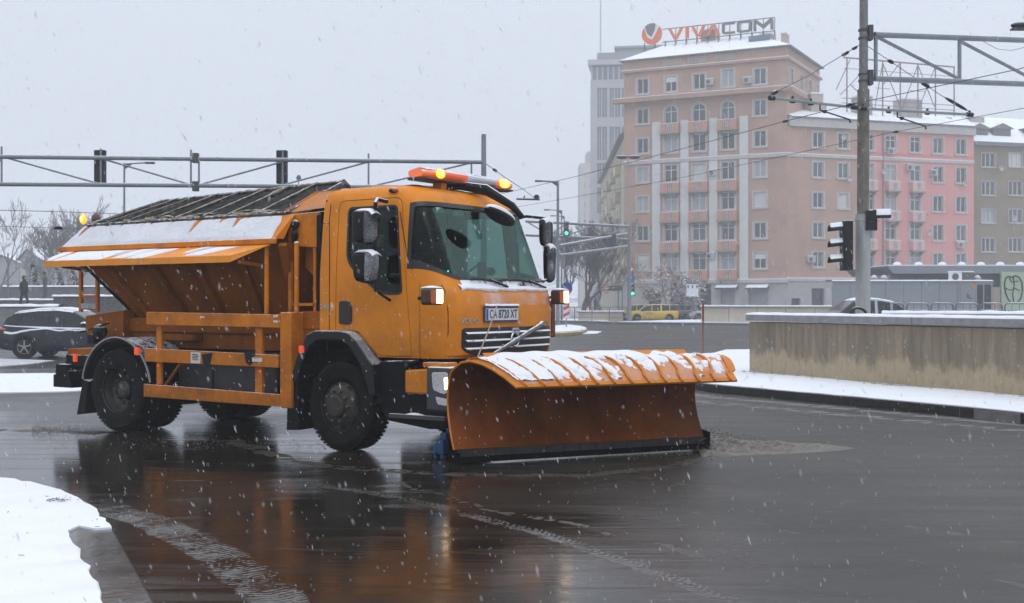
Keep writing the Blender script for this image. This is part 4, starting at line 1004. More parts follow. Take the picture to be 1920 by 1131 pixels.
# snow lying on the sill under the windscreen
sn = MB()
def snf(u, v):
    vv = .30+1.88*u; nn_ = noise.noise(Vector((vv*3.1, 1, 0))); hz = 1.785+.02*nn_ - v*(.062+.045*nn_+.012*noise.noise(Vector((vv*14,2,0))))
    return (usurf(hz, vv)+.005+.022*sin(pi*min(1,v*1.05))*(1+.5*nn_), vv, hz)
sn.grid(snf, 110, 8); obj('snow_drift', sn, snow_soft, TR, smooth=True, auto=80)
hz_ = MB()
def hzf(u, v):
    vv = .40+1.70*u; hz = 1.70 - v*(.12+.16*abs(noise.noise(Vector((vv*1.7, 7, 0))))); return (usurf(hz, vv)+.0025, vv, hz)
hz_.grid(hzf, 60, 8)
frost = bpy.data.materials.new('blown_snow'); frost.use_nodes = True; t_ = frost.node_tree; b_ = t_.nodes['Principled BSDF']; b_.inputs['Base Color'].default_value = (.85,.88,.94,1); b_.inputs['Roughness'].default_value = .8
n1 = t_.nodes.new('ShaderNodeTexNoise'); n1.inputs['Scale'].default_value = 3; n1.inputs['Detail'].default_value = 4; n2 = t_.nodes.new('ShaderNodeTexNoise'); n2.inputs['Scale'].default_value = 160; n2.inputs['Detail'].default_value = 2
tcx = t_.nodes.new('ShaderNodeTexCoord'); t_.links.new(tcx.outputs['Object'], n1.inputs[0]); t_.links.new(tcx.outputs['Object'], n2.inputs[0])
ma = t_.nodes.new('ShaderNodeMapRange'); ma.inputs[1].default_value = .42; ma.inputs[2].default_value = .7; ma.inputs[4].default_value = .75; t_.links.new(n1.outputs['Fac'], ma.inputs[0])
mc = t_.nodes.new('ShaderNodeMapRange'); mc.inputs[1].default_value = .35; mc.inputs[2].default_value = .65; t_.links.new(n2.outputs['Fac'], mc.inputs[0])
md = t_.nodes.new('ShaderNodeMath'); md.operation = 'MULTIPLY'; t_.links.new(ma.outputs[0], md.inputs[0]); t_.links.new(mc.outputs[0], md.inputs[1]); t_.links.new(md.outputs[0], b_.inputs['Alpha'])
obj('snow_dusting', hz_, frost, TR, smooth=True)
# roof edge snow
rs = MB(); rs.grid(lambda u, v: (-.25+.85*u, .45+1.35*v, 2.862+.018*sin(pi*u)*sin(pi*v)+.012*noise.noise(Vector((u*6,v*9,2)))), 24, 24)
obj('roof_snow', rs, snow_soft, TR, smooth=True)
# number plate, name badge, grille
def fplate(name, v0, v1, z0, z1, dep, m, r=.01, off=0, parent=None, seg=10):
    mb = MB(); n = seg
    for k in range(n):
        a = v0+(v1-v0)*k/n; b = v0+(v1-v0)*(k+1)/n
        P_ = [(usurf(zz, vv)+off+q, vv, zz) for q in (0, dep) for vv, zz in ((a,z0),(b,z0),(b,z1),(a,z1))]
        mb.add(P_, [(3,2,1,0),(4,5,6,7),(0,1,5,4),(2,3,7,6)] + ([(0,4,7,3)] if k == 0 else []) + ([(1,2,6,5)] if k == n-1 else []))
    return obj(name, mb, m, parent or TR)
pu = usurf(1.49, 1.05)+.02; pv0, pz0 = tf(907, 571, 1.4); pv1, pz1 = tf(970, 601, 1.4)
pvc = (pv0+pv1)/2; pzc = 1.475; pw = pv1-pv0
pl = MB(); pl.box(pu-.015, pu+.004, pvc-pw/2, pvc+pw/2, pzc-.085, pzc+.085); pl.box(pu+.004, pu+.010, pvc-pw/2+.012, pvc+pw/2-.012, pzc-.065, pzc+.06, 1); pl.box(pu+.010, pu+.012, pvc-pw/2+.014, pvc-pw/2+.055, pzc-.06, pzc+.055, 2)
plo = obj('number_plate', pl, [mat('plate_surround', (.03,.05,.12), .5, var=.1), mat('plate_white', (.62,.65,.68), .5, var=.1, vs=9), mat('plate_blue', (.02,.06,.4), .4)], TR, bevel=.003)
text('plate_text', 'CA 8720 XT', .128, mat('plate_ink', (.03,.035,.05), .5), plo, (pu+.012, pvc+.02, pzc-.003), (R(90), 0, R(90)), .001, sx=.80)
mb = MB(); mb.grid(lambda u, v: (pu-.012+.028*v, pvc-pw/2-.004+(pw+.008)*u, pzc+.087+.022*sin(pi*v)+.006*noise.noise(Vector((u*9,0,0)))), 20, 5); obj('plate_snow', mb, snow_soft, plo, smooth=True, auto=80)
nb_ = text('name_badge', 'VOLVO', .078, mat('badge_metal', (.46,.44,.40), .35, .5), TR, (0,0,0), (0,0,0), .004)
for v_ in nb_.data.vertices:
    x_, y_, z_ = v_.co; vv_ = .385 + x_*1.0; v_.co = (usurf(1.40+y_, vv_)+.004+z_, vv_, 1.405+y_)
text('model_badge', 'FL', .075, mat('badge_metal', (1,1,1)), TR, (usurf(1.40,1.9)+.006, 1.90, 1.385), (R(90), 0, R(97)), .004)
text('side_badge', '240', .07, mat('badge_metal', (1,1,1)), TR, (-.37, .096, 1.55), (R(90), 0, 0), .003, sx=1.3)
gp = rounded([(.27,1.335),(1.98,1.335),(2.0,1.1),(1.9,1.03),(.42,1.05),(.27,1.12)], [.05,.05,.06,.06,.07,.06])
gi = shell_piece('grille', gp, 0, 1.1, 2.5, -.004, .01, mat('grille_black', (.012,.012,.013), .45))
for k, z in enumerate((1.275,1.195,1.115)):
    mb = MB(); mb.grid(lambda u, v: (usurf(z, .31+1.64*u)+.006+.028*sin(pi*v), .31+1.64*u, z+(v-.5)*.034), 40, 6); sl_ = obj('grille_slat', mb, mat('slat_grey', (.13,.14,.15), .4, .5, snow=(.05,.5,.75), sns=7), gi, smooth=True, auto=80)
lg = MB(); cz = 1.20; cv = 1.16; cu = usurf(1.2, 1.16)+.03
for k in range(20):
    a0, a1 = 2*pi*k/20, 2*pi*(k+1)/20; lg.tube([(cu, cv+.075*cos(a0), cz+.075*sin(a0)), (cu, cv+.075*cos(a1), cz+.075*sin(a1))], .011, 5)
lg.box(cu-.01, cu+.012, cv-.06, cv+.06, cz-.02, cz+.02); lg.bar((cu, cv+.055, cz+.055), (cu, cv+.085, cz+.10), .02, .02); lg.box(cu-.01,cu+.01,cv-.06,cv+.06,cz+.10,cz+.125)
obj('round_emblem', lg, chrome, gi)
lg2 = MB(); lg2.tube([(cu+.005, .72, 1.05), (cu+.02, 1.16, 1.19), (cu+.02, 1.66, 1.345), (cu, 1.72, 1.36)], [.016,.026,.028,.035], 6); obj('diagonal_bar', lg2, mat('bar_dark', (.08,.08,.085), .5, .3, snow=(.3,.8,.5), sns=20), gi, smooth=True)
# work lamps on both front corners
def work_lamp(v, z, s):
    u0 = 1.40
    r = MB(); r.prism(rounded([(v-.10,z-.085),(v+.115,z-.085),(v+.115,z+.085),(v-.10,z+.085)], .045), 0, u0-.05, u0+.07)
    o = obj('work_lamp', r, mat('lamp_body', (.05,.02,.008), .5, snow=(.6,.9,.9)), TR, bevel=.015)
    r = MB(); r.prism(rounded([(v+.0,z-.068),(v+.10,z-.068),(v+.10,z+.068),(v+.0,z+.068)], .02), 0, u0+.07, u0+.078); obj('lamp_lens', r, lit_white, o)
    r = MB(); r.prism(rounded([(v-.092,z-.068),(v-.004,z-.068),(v-.004,z+.068),(v-.092,z+.068)], .02), 0, u0+.07, u0+.076); obj('indicator_lens', r, lens_amber, o)
    r = MB(); r.grid(lambda a, b: (u0-.05+.12*b, v-.10+.215*a, z+.084+.022*sin(pi*a)**.5*sin(pi*b)**.5), 14, 8); obj('lamp_snow', r, snow_soft, o, smooth=True)
    r = MB(); r.bar((u0-.05, v, z), (u0-.25, v+s*.14, z-.02), .03, .03); obj('lamp_bracket', r, blk, o)
v_, z_ = tf(818, 556, 1.47); work_lamp(v_, z_, 1)
v_, z_ = tf(1057, 557, 1.47); work_lamp(v_, z_, -1)
# amber light bar
bv0, bv1 = tf(779, 330, .66)[0], tf(947, 345, .66)[0]; bz = 2.985
def lbsec(v0, v1, m, nm, par, taper=(1,1)):
    mb = MB(); n = 10
    def f(a, b):
        t = 2*pi*b; k = taper[0]+(taper[1]-taper[0])*a; c, s = cos(t), sin(t)
        return (.66+.135*k*math.copysign(abs(c)**.6, c), v0+(v1-v0)*a, bz+.052*k*math.copysign(abs(s)**.6, s)-.03*(1-k))
    mb.grid(f, 8, 20)
    for a in (0, 1): mb.add([f(a, j/20) for j in range(20)], [list(range(20))])
    return obj(nm, mb, m, par, smooth=True, auto=50)
L_b = bv1-bv0
lb = lbsec(bv0+.03, bv1-.03, mat('light_bar_base', (.04,.04,.04), .6), 'light_bar', TR); lb.scale = (1,1,1)
lb.data.transform(Matrix.Translation((.66,0,bz-.066)) @ Matrix.Diagonal((1.0,1,.3,1)) @ Matrix.Translation((-.66,0,-bz)))
lensm = mat('amber_lens', (1,1,1))
amb_snow = mat('amber_lens_snowy', (.80,.17,.03), .2, var=.15, coat=.5, snow=(.45,.85,.7), sns=10, emit=.3, ecol=(1,.2,.03))
lbsec(bv0, bv0+L_b*.22, amb_snow, 'amber_lens', lb, (.72,1)); lbsec(bv0+L_b*.22, bv0+L_b*.45, mat('red_dome', (.70,.10,.04), .3, snow=(.4,.8,.75), sns=12, emit=.2, ecol=(1,.15,.05)), 'amber_lens', lb)
lbsec(bv0+L_b*.45, bv0+L_b*.78, mat('white_dome', (.5,.52,.54), .3, snow=(.3,.8,.9), sns=8), 'clear_dome', lb); lbsec(bv0+L_b*.78, bv1, amb_snow, 'amber_lens', lb, (1,.78))
for fr_x, sz in ((.165, .8), (.885, 1.25)):
    mb = MB(); mb.ell((.66+.13, bv0+L_b*fr_x, bz+.004), (.02, .045*sz, .04*sz), 12, 8); obj('flash_lamp', mb, lit_amber_hot, lb, smooth=True)
    mb = MB(); mb.ell((.66+.12, bv0+L_b*fr_x, bz+.002), (.022, .10*sz, .05), 12, 8); obj('flash_glow_dome', mb, lit_amber, lb, smooth=True)
mb = MB(); mb.grid(lambda a, b: (.66-.12+.23*b, bv0+.06+(L_b-.12)*a, bz+.046+.024*sin(pi*b)+.008*noise.noise(Vector((a*22,b*3,0)))-.012*(abs(a-.5)*2)**4), 50, 6); obj('light_bar_snow', mb, snow_soft, lb, smooth=True, auto=80)
mb = MB()
for f_ in (.25, .8): mb.box(.60,.72,bv0+L_b*f_-.05,bv0+L_b*f_+.05,2.80,bz-.05)
obj('light_bar_mount', mb, orange_low, TR, bevel=.006)
v_, z_ = ts(737, 357, .16); mb = MB(); mb.ell((v_, .165, z_), (.06,.03,.03), 12, 8); mb.ell((v_+.035, .15, z_), (.03,.03,.02), 8, 6, 1); obj('side_marker_lamp', mb, [blk, lens_amber], TR, smooth=True)
for (x, y) in ((768,353),(1000,364)):
    pass
# front-view mirror on its swan neck
mb = MB(); mb.tube([(.45,1.0,2.88),(.72,1.12,2.90),(.95,1.28,2.86),(1.22,1.40,2.68),(1.33,1.46,2.54)], [.03,.05,.06,.045,.03], 8); obj('mirror_arm', mb, blk, TR, smooth=True)
mv, mz = tf(937, 405, 1.36)
mb = MB(); mb.ell((1.36, mv, mz), (.10, .28, .075), 20, 12, M=Matrix.Rotation(R(-15), 3, 'X')); obj('front_mirror', mb, blk, TR, smooth=True)
mb = MB(); mb.ell((1.365, mv+.01, mz+.022), (.09, .265, .066), 20, 10, M=Matrix.Rotation(R(-15), 3, 'X')); obj('mirror_snow', mb, snow_soft, TR, smooth=True)
dust = frost.copy(); dust.name = 'driven_snow'
for n__ in dust.node_tree.nodes:
    if n__.type == 'MAP_RANGE' and abs(n__.inputs[4].default_value-.75) < .01: n__.inputs[1].default_value = .30; n__.inputs[4].default_value = .62
# side mirrors
def mirror(cu_, cv_, z0, z1, wu, wv, nm='side_mirror', flip=1, snow_side=1):
    mb = MB(); h = z1-z0
    def f(a, b):
        t = 2*pi*b; c, s = cos(t), sin(t); e = .5; k = (1-abs(2*a-1)**5)**.35 if 0 < a < 1 else .25; tp = 1-.18*(1-a)
        return (cu_+wu*k*tp*math.copysign(abs(c)**e, c), cv_+wv*k*math.copysign(abs(s)**e, s), z0+h*a)
    mb.grid(f, 16, 24)
    for a in (0, 1): mb.add([f(a, j/24) for j in range(24)], [list(range(24))])
    o = obj(nm, mb, blk, TR, smooth=True, auto=60)
    sm_ = MB()
    def g(a, b):
        t = pi*(b)*.5-.35*pi; aa = .45+.55*a
        aa = min(.999, aa); p = f(aa, (t/(2*pi)) % 1.0); j = .008; 
        return (p[0]+.006, p[1]-.004, p[2]+.003+.02*(a**6))
    dz = MB(); dz.grid(lambda a, b: (lambda p: (p[0]+.004, p[1]-.004, p[2]))(f(.06+.93*a, (((-.47+.50*b)*pi)/(2*pi)) % 1.0)), 14, 14); obj('driven_snow', dz, dust, o, smooth=True)
    # front edge and top carry driven snow
    top = MB(); top.grid(lambda a, b: (cu_+wu*.93*(2*a-1), cv_+wv*.9*(2*b-1), z1-.012-.05*(abs(2*a-1)**4)+.026*cos((2*b-1)*pi/2)), 14, 8); obj('mirror_snow', top, snow_soft, o, smooth=True, auto=80)
    return o
mirror(.43, -.16, 2.20, 2.56, .155, .085); mirror(.44, -.16, 1.80, 2.135, .155, .085)
mb = MB(); mb.tube([(.50,.10,2.66),(.52,-.08,2.67),(.56,-.16,2.62),(.57,-.16,2.55)], .022, 8); mb.tube([(.53,-.14,2.6),(.55,-.15,1.72),(.56,.08,1.62)], .016, 6); obj('mirror_bracket', mb, blk, TR, smooth=True)
# far side mirrors (seen edge on beyond the windscreen)
fv, fz = tf(1017, 437, .9); mirror(.95, fv, fz-.17, fz+.17, .06, .10); 
fv2, fz2 = tf(1023, 493, .95); mirror(1.0, fv2+.01, fz2-.24, fz2+.22, .06, .085)
mb = MB(); mb.tube([(.80,2.10,2.58),(.9,2.2,2.62),(.92,fv+.03,2.62),(.95,fv+.06,2.5)], .02, 8); mb.tube([(.97,fv+.02,2.3),(1.0,fv2+.02,1.9),(1.0,2.12,1.74)], .016, 6); obj('mirror_bracket', mb, blk, TR, smooth=True)
# --- lower front
mb = MB()
p = [ts(766, 697, .02)[0], 1.03]
mb.prism([(.80,.66),(.80,.90),(1.22,.93),(1.36,.93),(1.36,.66)], 1, .02, .30)
bm_ = obj('bumper_corner', mb, orange, TR, bevel=.02)
mb = MB(); mb.prism([(1.36,.62),(1.36,.92),(1.46,.90),(1.48,.64)], 1, .32, 2.02); mb.prism([(.80,.66),(.80,.90),(1.36,.93),(1.36,.66)], 1, 2.0, 2.28); obj('bumper', mb, orange, TR, bevel=.02)
mb = MB(); mb.box(1.0,1.30,.06,.26,.935,.985); obj('bumper_step', mb, orange_low, TR, bevel=.01)
# headlamp block set in the corner
mb = MB(); mb.prism([(1.10,.50),(1.10,.945),(1.40,.945),(1.43,.50)], 1, -.01, .34); hl = obj('headlamp_housing', mb, mat('headlamp_housing', (.035,.037,.04), .4, snow=(.6,.9,.8)), TR, bevel=.02)
def quad_on(nm, pts, m, par, off): 
    mb = MB(); mb.add(pts, [list(range(len(pts)))]); return obj(nm, mb, m, par)
hm = bpy.data.materials.new('headlamp_glass'); hm.use_nodes = True; hb_ = hm.node_tree.nodes['Principled BSDF']; hb_.inputs['Base Color'].default_value = (.55,.55,.56,1); hb_.inputs['Metallic'].default_value = .9; hb_.inputs['Roughness'].default_value = .12
hn = hm.node_tree.nodes.new('ShaderNodeTexNoise'); hn.inputs['Scale'].default_value = 14; hbu = hm.node_tree.nodes.new('ShaderNodeBump'); hbu.inputs['Strength'].default_value = .8; hm.node_tree.links.new(hn.outputs['Fac'], hbu.inputs['Height']); hm.node_tree.links.new(hbu.outputs[0], hb_.inputs['Normal'])
mb = MB(); hp_ = rounded([(1.17,.89),(1.375,.90),(1.395,.70),(1.33,.67),(1.19,.71)], .035)
mb.prism(hp_, 1, -.02, -.008); obj('headlamp', mb, hm, hl, bevel=.006)
mb = MB(); mb.prism(rounded([(1.22,.65),(1.37,.63),(1.37,.56),(1.25,.57)], .02), 1, -.018, -.008); obj('fog_lamp', mb, hm, hl)
mb = MB(); mb.prism(rounded([(1.335,.84),(1.375,.85),(1.385,.73),(1.345,.72)], .012), 1, -.026, -.019); obj('headlamp_bulb', mb, mat('headlamp_lit', (1,.8,.5), .3, emit=6, ecol=(1,.68,.32)), hl)
mb = MB(); mb.prism(rounded([(.06,.88),(.24,.88),(.24,.70),(.06,.70)], .02), 0, 1.428, 1.436); obj('headlamp', mb, hm, hl)
# black lower cladding and step well
mb = MB(); mb.prism([(.42,.98),(.36,.62),(.52,.36),(1.08,.30),(1.40,.33),(1.42,.62),(1.08,.655),(.79,.655),(.79,.93),(.86,1.0)], 1, .07, .30); obj('step_well', mb, black_pl, TR, bevel=.02)
mb = MB(); mb.box(.58,1.3,.03,.08,.40,.44); obj('step_tread', mb, mat('step_grey', (.05,.05,.05), .5, snow=(.5,.9,.6)), TR)
mb = MB(); mb.grid(lambda a, b: (.78+.24*a, .03+.06*b, .442+.02*sin(pi*a)*sin(pi*b)), 10, 6); obj('step_snow', mb, snow_soft, TR, smooth=True)
mb = MB(); mb.prism([(1.0,.30),(1.42,.33),(1.44,.62),(1.0,.62)], 1, .3, 2.0); mb.box(.5,1.3,.35,1.95,.36,1.02); obj('underbody', mb, black_low, TR)
# front wheel arch: swept black wing
def arch(cu_, cz, r0, r1, a0, a1, v0, v1, m, nm, par=TR, n=22, z_off=0):
    mb = MB()
    for k in range(n):
        A0, A1 = R(a0+(a1-a0)*k/n), R(a0+(a1-a0)*(k+1)/n)
        q = [(cu_+r0*cos(A0), cz+r0*sin(A0)), (cu_+r0*cos(A1), cz+r0*sin(A1)), (cu_+r1*cos(A1), cz+r1*sin(A1)), (cu_+r1*cos(A0), cz+r1*sin(A0))]
        mb.prism(q, 1, v0, v1)
    return obj(nm, mb, m, par, smooth=True)
wing = [(.42,.94),(.34,1.02),(.18,1.20),(.08,1.275),(-.02,1.295),(-.40,1.295),(-.52,1.25),(-.66,1.0),(-.74,.80),(-.74,.72),(-.66,.72),(-.60,.92),(-.47,1.12),(-.36,1.185),(-.02,1.185),(.10,1.12),(.24,.94),(.30,.80),(.38,.62),(.44,.62)]
mb = MB(); mb.prism(wing, 1, -.035, .16); obj('front_wing', mb, mat('wing_black', (.007,.008,.009), .45, var=.2, snow=(.45,.95,.42), sns=150, spec=.3), TR, bevel=.02, seg=3)
mb = MB(); mb.prism([(-.5,1.25),(.1,1.28),(.38,1.0),(.36,.8),(-.70,.8)], 1, .16, .19); mb.prism([(-.55,1.25),(.1,1.28),(.38,1.0),(.36,.5),(-.74,.5)], 1, .9, .94); obj('wing_liner', mb, black_low, TR)
mb = MB(); mb.prism([(-.80,.78),(-.66,.78),(-.64,.20),(-.82,.19)], 1, -.02, .42); obj('mud_flap', mb, black_pl, TR); mb = MB(); mb.box(-.74,-.68,1.9,2.4,.2,.8); obj('mud_flap', mb, black_pl, TR)
mb = MB(); u_, z_ = ts(566, 655, -.04); mb.box(u_-.035,u_+.03,-.06,-.01,z_-.04,z_+.04); mk = obj('side_lamp', mb, lens_red, TR, bevel=.01)
mb = MB(); u_, z_ = ts(257, 659, -.04); mb.box(u_-.035,u_+.035,-.06,-.01,z_-.045,z_+.045); obj('side_lamp', mb, lens_red, TR, bevel=.01)
mb = MB(); u_, z_ = ts(297, 686, -.06); mb.ell((u_,-.065,z_),(.018,.01,.018),8,6); u_, z_ = ts(488, 697, -.06); mb.ell((u_,-.065,z_),(.018,.01,.018),8,6); obj('side_reflector', mb, lens_red, TR)
mb = MB(); mb.tube([(-.44,.18,2.45),(-.46,.16,2.52)],.01,4); mb.prism([(-.52,1.35),(-.52,2.55),(-.455,2.6),(-.455,1.35)], 1, .13, .6); obj('air_intake', mb, black_pl, TR, bevel=.03)
# --- wheels
def wheel(u, v, r=.51, w=.30, dual=False, front=False, side=-1, steer=0):
    root = MB(); prof = []
    W2 = w/2
    prof = [(.27,-W2+.02),(.30,-W2),(.40,-W2-.012),(r-.045,-W2-.005),(r-.015,-W2+.02),(r,-W2+.045),(r,W2-.045),(r-.015,W2-.02),(r-.045,W2+.005),(.40,W2+.012),(.30,W2),(.27,W2-.02),(.27,-W2+.02)]
    root.lathe(prof, (0,0,0), 1, 56)
    for k in range(58):                                     # tread blocks
        a = 2*pi*k/58
        for j, yy in enumerate((-.105,-.035,.035,.105)):
            M = Matrix.Rotation(a+j*.035, 4, 'Y'); root.box(-.015,.015,yy*w/.3-.03,yy*w/.3+.03,r-.005,r+.005, M=M)
    o = obj('wheel', root, rubber, TR, smooth=True, auto=30); o.location = (u, v, r+.006); o.rotation_euler = (0,0,steer)
    rm = MB(); s = side
    if front or not dual: rp_ = [(.285,s*(W2-.005)),(.27,s*(W2-.03)),(.255,s*(W2-.05)),(.235,s*(W2-.03)),(.19,s*(W2+.01)),(.13,s*(W2+.03)),(.12,s*(W2+.07)),(.10,s*(W2+.085)),(0,s*(W2+.085))]
    else: rp_ = [(.285,s*(W2-.005)),(.27,s*(W2-.03)),(.255,s*(W2-.14)),(.21,s*(W2-.17)),(.13,s*(W2-.175)),(.115,s*(W2-.10)),(.085,s*(W2-.08)),(0,s*(W2-.08))]
    rm.lathe(rp_, (0,0,0), 1, 40)
    rr = obj('rim', rm, mat('rear_rim_shaded', (.035,.032,.028), .6, .2, var=.4, vs=9, dirt=((.15,.13,.11), .35, 5)) if dual else rimm, o, smooth=True, auto=28)  # shade of the dual-wheel recess put into the rear rim colour
    hb2 = MB(); rad = .165 if (front or not dual) else .175; yb = s*(W2+.02) if (front or not dual) else s*(W2-.155)
    nut = MB().lathe([(.016,0),(.016,s*.04),(0,s*.045)], (0,0,0), 1, 8).mesh('wheel_nut', mat('nut_steel', (.10,.09,.08), .5, .4)); hole = MB().lathe([(.030,0),(.030,s*.004),(0,s*.004)], (0,0,0), 1, 12).mesh('vent_hole', black_hole)
    for k in range(10): a = 2*pi*k/10; obj('wheel_nut', nut, None, o, loc=(rad*cos(a), yb, rad*sin(a)))
    for k in range(8): a = 2*pi*k/8+.2; obj('vent_hole', hole, None, o, loc=(.222*cos(a), s*(W2-.02) if not dual or front else s*(W2-.165), .222*sin(a)))
    return o
wheel(-.07, .16, r=.485, front=True, steer=R(-4)); wheel(-.07, 2.14, r=.485, front=True, side=1, steer=R(-4))
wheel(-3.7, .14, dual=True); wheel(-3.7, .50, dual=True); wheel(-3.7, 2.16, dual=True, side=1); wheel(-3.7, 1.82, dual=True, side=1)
mb = MB(); mb.tube([(-3.7,.3,.5),(-3.7,2.0,.5)], .09, 10); mb.ell((-3.7,1.15,.5),(.24,.2,.24),14,10); mb.tube([(0,.3,.46),(0,2.0,.46)], .06, 8); obj('axle', mb, black_low, TR)
# rear mudguard with bright edge, flap
arch(-3.7, .52, .60, .64, 15, 168, -.02, .62, black_pl, 'rear_mudguard', z_off=0); arch(-3.7, .52, .64, .655, 10, 170, -.035, -.015, mat('alu_edge', (.45,.46,.47), .4, .6), 'mudguard_edge')
arch(-3.7, .52, .60, .64, 15, 168, 1.68, 2.32, black_pl, 'rear_mudguard')
mb = MB(); mb.prism([(-4.34,.62),(-4.24,.60),(-4.30,.20),(-4.46,.17)], 1, -.02, .60); obj('mud_flap', mb, black_pl, TR); mb = MB(); mb.prism([(-4.34,.62),(-4.24,.60),(-4.30,.20),(-4.46,.17)], 1, 1.7, 2.3); obj('mud_flap', mb, black_pl, TR)
# chassis
mb = MB()
for v in (.72, 1.52): mb.box(-4.9,1.1,v,v+.08,.78,1.02)
for u in (-4.6,-3.2,-2.4,-1.6,-.8): mb.box(u,u+.1,.8,1.52,.80,1.0)
obj('chassis_rail', mb, black_low, TR)
mb = MB(); mb.box(-2.95,-2.35,.30,.68,.45,.95); mb.box(-2.25,-1.2,.22,.70,.48,1.0); obj('tank', mb, mat('tank_dark', (.022,.022,.022), .5, var=.4, dirt=((.05,.045,.04), .6, 3)), TR, bevel=.04)
mb = MB(); mb.lathe([(0,-1.6),(.2,-1.6),(.2,-.95),(0,-.95)], (0,1.95,.75), 0, 20); mb.box(-3.0,-1.9,1.75,2.25,.5,1.0); mb.box(-.9,-.75,.3,.7,.5,1.0); obj('chassis_box', mb, black_low, TR)
mb = MB(); mb.box(-4.85,-4.2,.10,2.2,.78,.92); mb.box(-4.95,-4.72,.02,2.3,.62,.80); mb.prism([(-5.0,.50),(-5.0,.66),(-4.70,.72),(-4.62,.50)], 1, .02, .45); obj('rear_underrun', mb, black_pl, TR, bevel=.01)
mb = MB(); u_, z_ = ts(140, 671, .0); mb.box(u_-.03,u_+.03,-.005,.02,z_-.05,z_+.05); obj('rear_side_lamp', mb, lens_red, TR)
# --- hopper body
mb = MB()
hv = 1.15
secs = [(-4.77,-4.62),(-1.02,-1.0)]
zt, zb = 2.27, 1.40
# V-shaped bin: near wall, far wall, sloping rear and front
tn = [(-4.70,.10,zt),(-.98,.10,zt),(-.98,2.2,zt),(-4.70,2.2,zt)]; bt = [(-4.18,.72,zb),(-1.25,.72,zb),(-1.25,1.58,zb),(-4.18,1.58,zb)]
mb.add(tn+bt, [(0,1,5,4),(1,2,6,5),(2,3,7,6),(3,0,4,7),(4,5,6,7)])
hop = obj('hopper', mb, orange_shaded, TR)
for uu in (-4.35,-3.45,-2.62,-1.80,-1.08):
    k0 = Vector((uu+.10, .10, zt)); ub_ = -4.18+(uu+4.70)*(2.93/3.72); k1 = Vector((ub_, .72, zb)); mb = MB(); mb.bar(k0+Vector((0,-.02,-.02)), k1+Vector((0,-.03,0)), .09, .06); obj('hopper_rib', mb, orange_shaded, TR); mb = MB(); mb.bar(Vector((uu+.1,2.22,zt)), Vector((ub_,1.6,zb)), .09,.06); obj('hopper_rib', mb, orange_shaded, TR)
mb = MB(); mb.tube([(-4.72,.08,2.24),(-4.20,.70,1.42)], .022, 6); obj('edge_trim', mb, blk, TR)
mb = MB(); mb.box(-4.55,-.82,.60,1.7,1.22,1.40); mb.box(-4.4,-1.0,.66,.70,1.02,1.22); mb.box(-3.6,-2.9,.5,.66,1.12,1.2); obj('hopper_base', mb, orange_shaded, TR, bevel=.01)
# rim panel (snowy), lower lip, corner block
rimsnow = mat('rim_snowy', (.72,.25,.012), .5, var=.1, snow=(.25,.5,1.0), sns=5, stretch=(1.6,.5,.5), snowcol=(.80,.83,.88))
mb = MB()
mb.add([(-4.78,-.02,2.31),(-1.0,-.02,2.31),(-1.12,.28,2.595),(-4.60,.28,2.595)], [(0,1,2,3)])
rp_ = obj('rim_panel', mb, orange_low, TR)
mb = MB(); mb.add([(-1.0,-.02,2.31),(-.98,.10,2.31),(-.98,.28,2.6),(-1.12,.28,2.595)], [(0,1,2,3)]); mb.add([(-4.78,-.02,2.31),(-4.6,.28,2.595),(-4.6,2.0,2.595),(-4.78,2.3,2.31)], [(0,1,2,3)]); mb.add([(-4.78,2.32,2.31),(-1.0,2.32,2.31),(-1.12,2.02,2.595),(-4.60,2.02,2.595)], [(3,2,1,0)])
obj('rim_end', mb, orange_low, TR)
# the blanket of snow on the panel: thick, with melted fingers along its upper edge
mb = MB()
def rimf(u, v):
    uu = -4.76+3.70*u; e = noise.noise(Vector((uu*7, 4, 0))); e2 = noise.noise(Vector((uu*2.1, 9, 0))); top = .985 - max(0, e-.10)*1.5*(1 if u < .9 else .4) - max(0, noise.noise(Vector((uu*19, 2, 0)))-.22)*.7
    top -= .25*max(0, (u-.985)/.015); s = v*max(.3, min(.985, top)); edge = min(1, 9*min(u, 1-u, s+.02, max(.001, top-s)+.001))
    x = uu + .18*s*(1-2*u)*.35; y = -.025+.30*s; z = 2.31+.285*s
    h = .022*edge+.007*noise.noise(Vector((uu*5, s*4, 1)))+.004*noise.noise(Vector((uu*21, s*14, 1)))
    return (x, y-h*.69, z+h*.72)
mb.grid(rimf, 420, 16); obj('rim_snow', mb, mat('rim_snow', (.60,.625,.67), .75, var=.10, vs=3, bump=.8, bs=16, dirt=((.55,.50,.47), .35, 2.5)), TR, smooth=True, auto=80)
mb = MB(); mb.box(-4.80,-.98,-.04,.0,2.25,2.315); mb.box(-4.80,-.98,2.28,2.32,2.25,2.315); mb.box(-4.82,-4.78,-.04,2.32,2.25,2.315); obj('rim_lip', mb, orange_low, TR, bevel=.01)
mb = MB(); mb.prism([(-1.04,2.24),(-1.04,2.31),(-1.14,2.60),(-.52,2.62),(-.52,2.20)], 1, .30, 2.1); obj('hopper_headboard', mb, orange_low, TR, bevel=.01)
mb = MB(); mb.prism([(-.98,2.0),(-.98,2.26),(-.50,2.24),(-.50,1.72),(-.72,1.80)], 1, .45, 2.0); obj('headboard_gusset', mb, orange_shaded, TR)
mb = MB(); mb.add([(-1.22,.32,2.62),(-.52,.32,2.66),(-.52,.75,2.90),(-1.05,.75,2.90),(-.52,1.75,2.9),(-1.05,1.75,2.9),(-1.22,2.1,2.62),(-.52,2.1,2.66)], [(0,1,2,3),(3,2,4,5),(5,4,7,6),(1,7,4,2)]); mb.bar((-1.22,.32,2.62),(-1.05,.75,2.9),.03,.02)
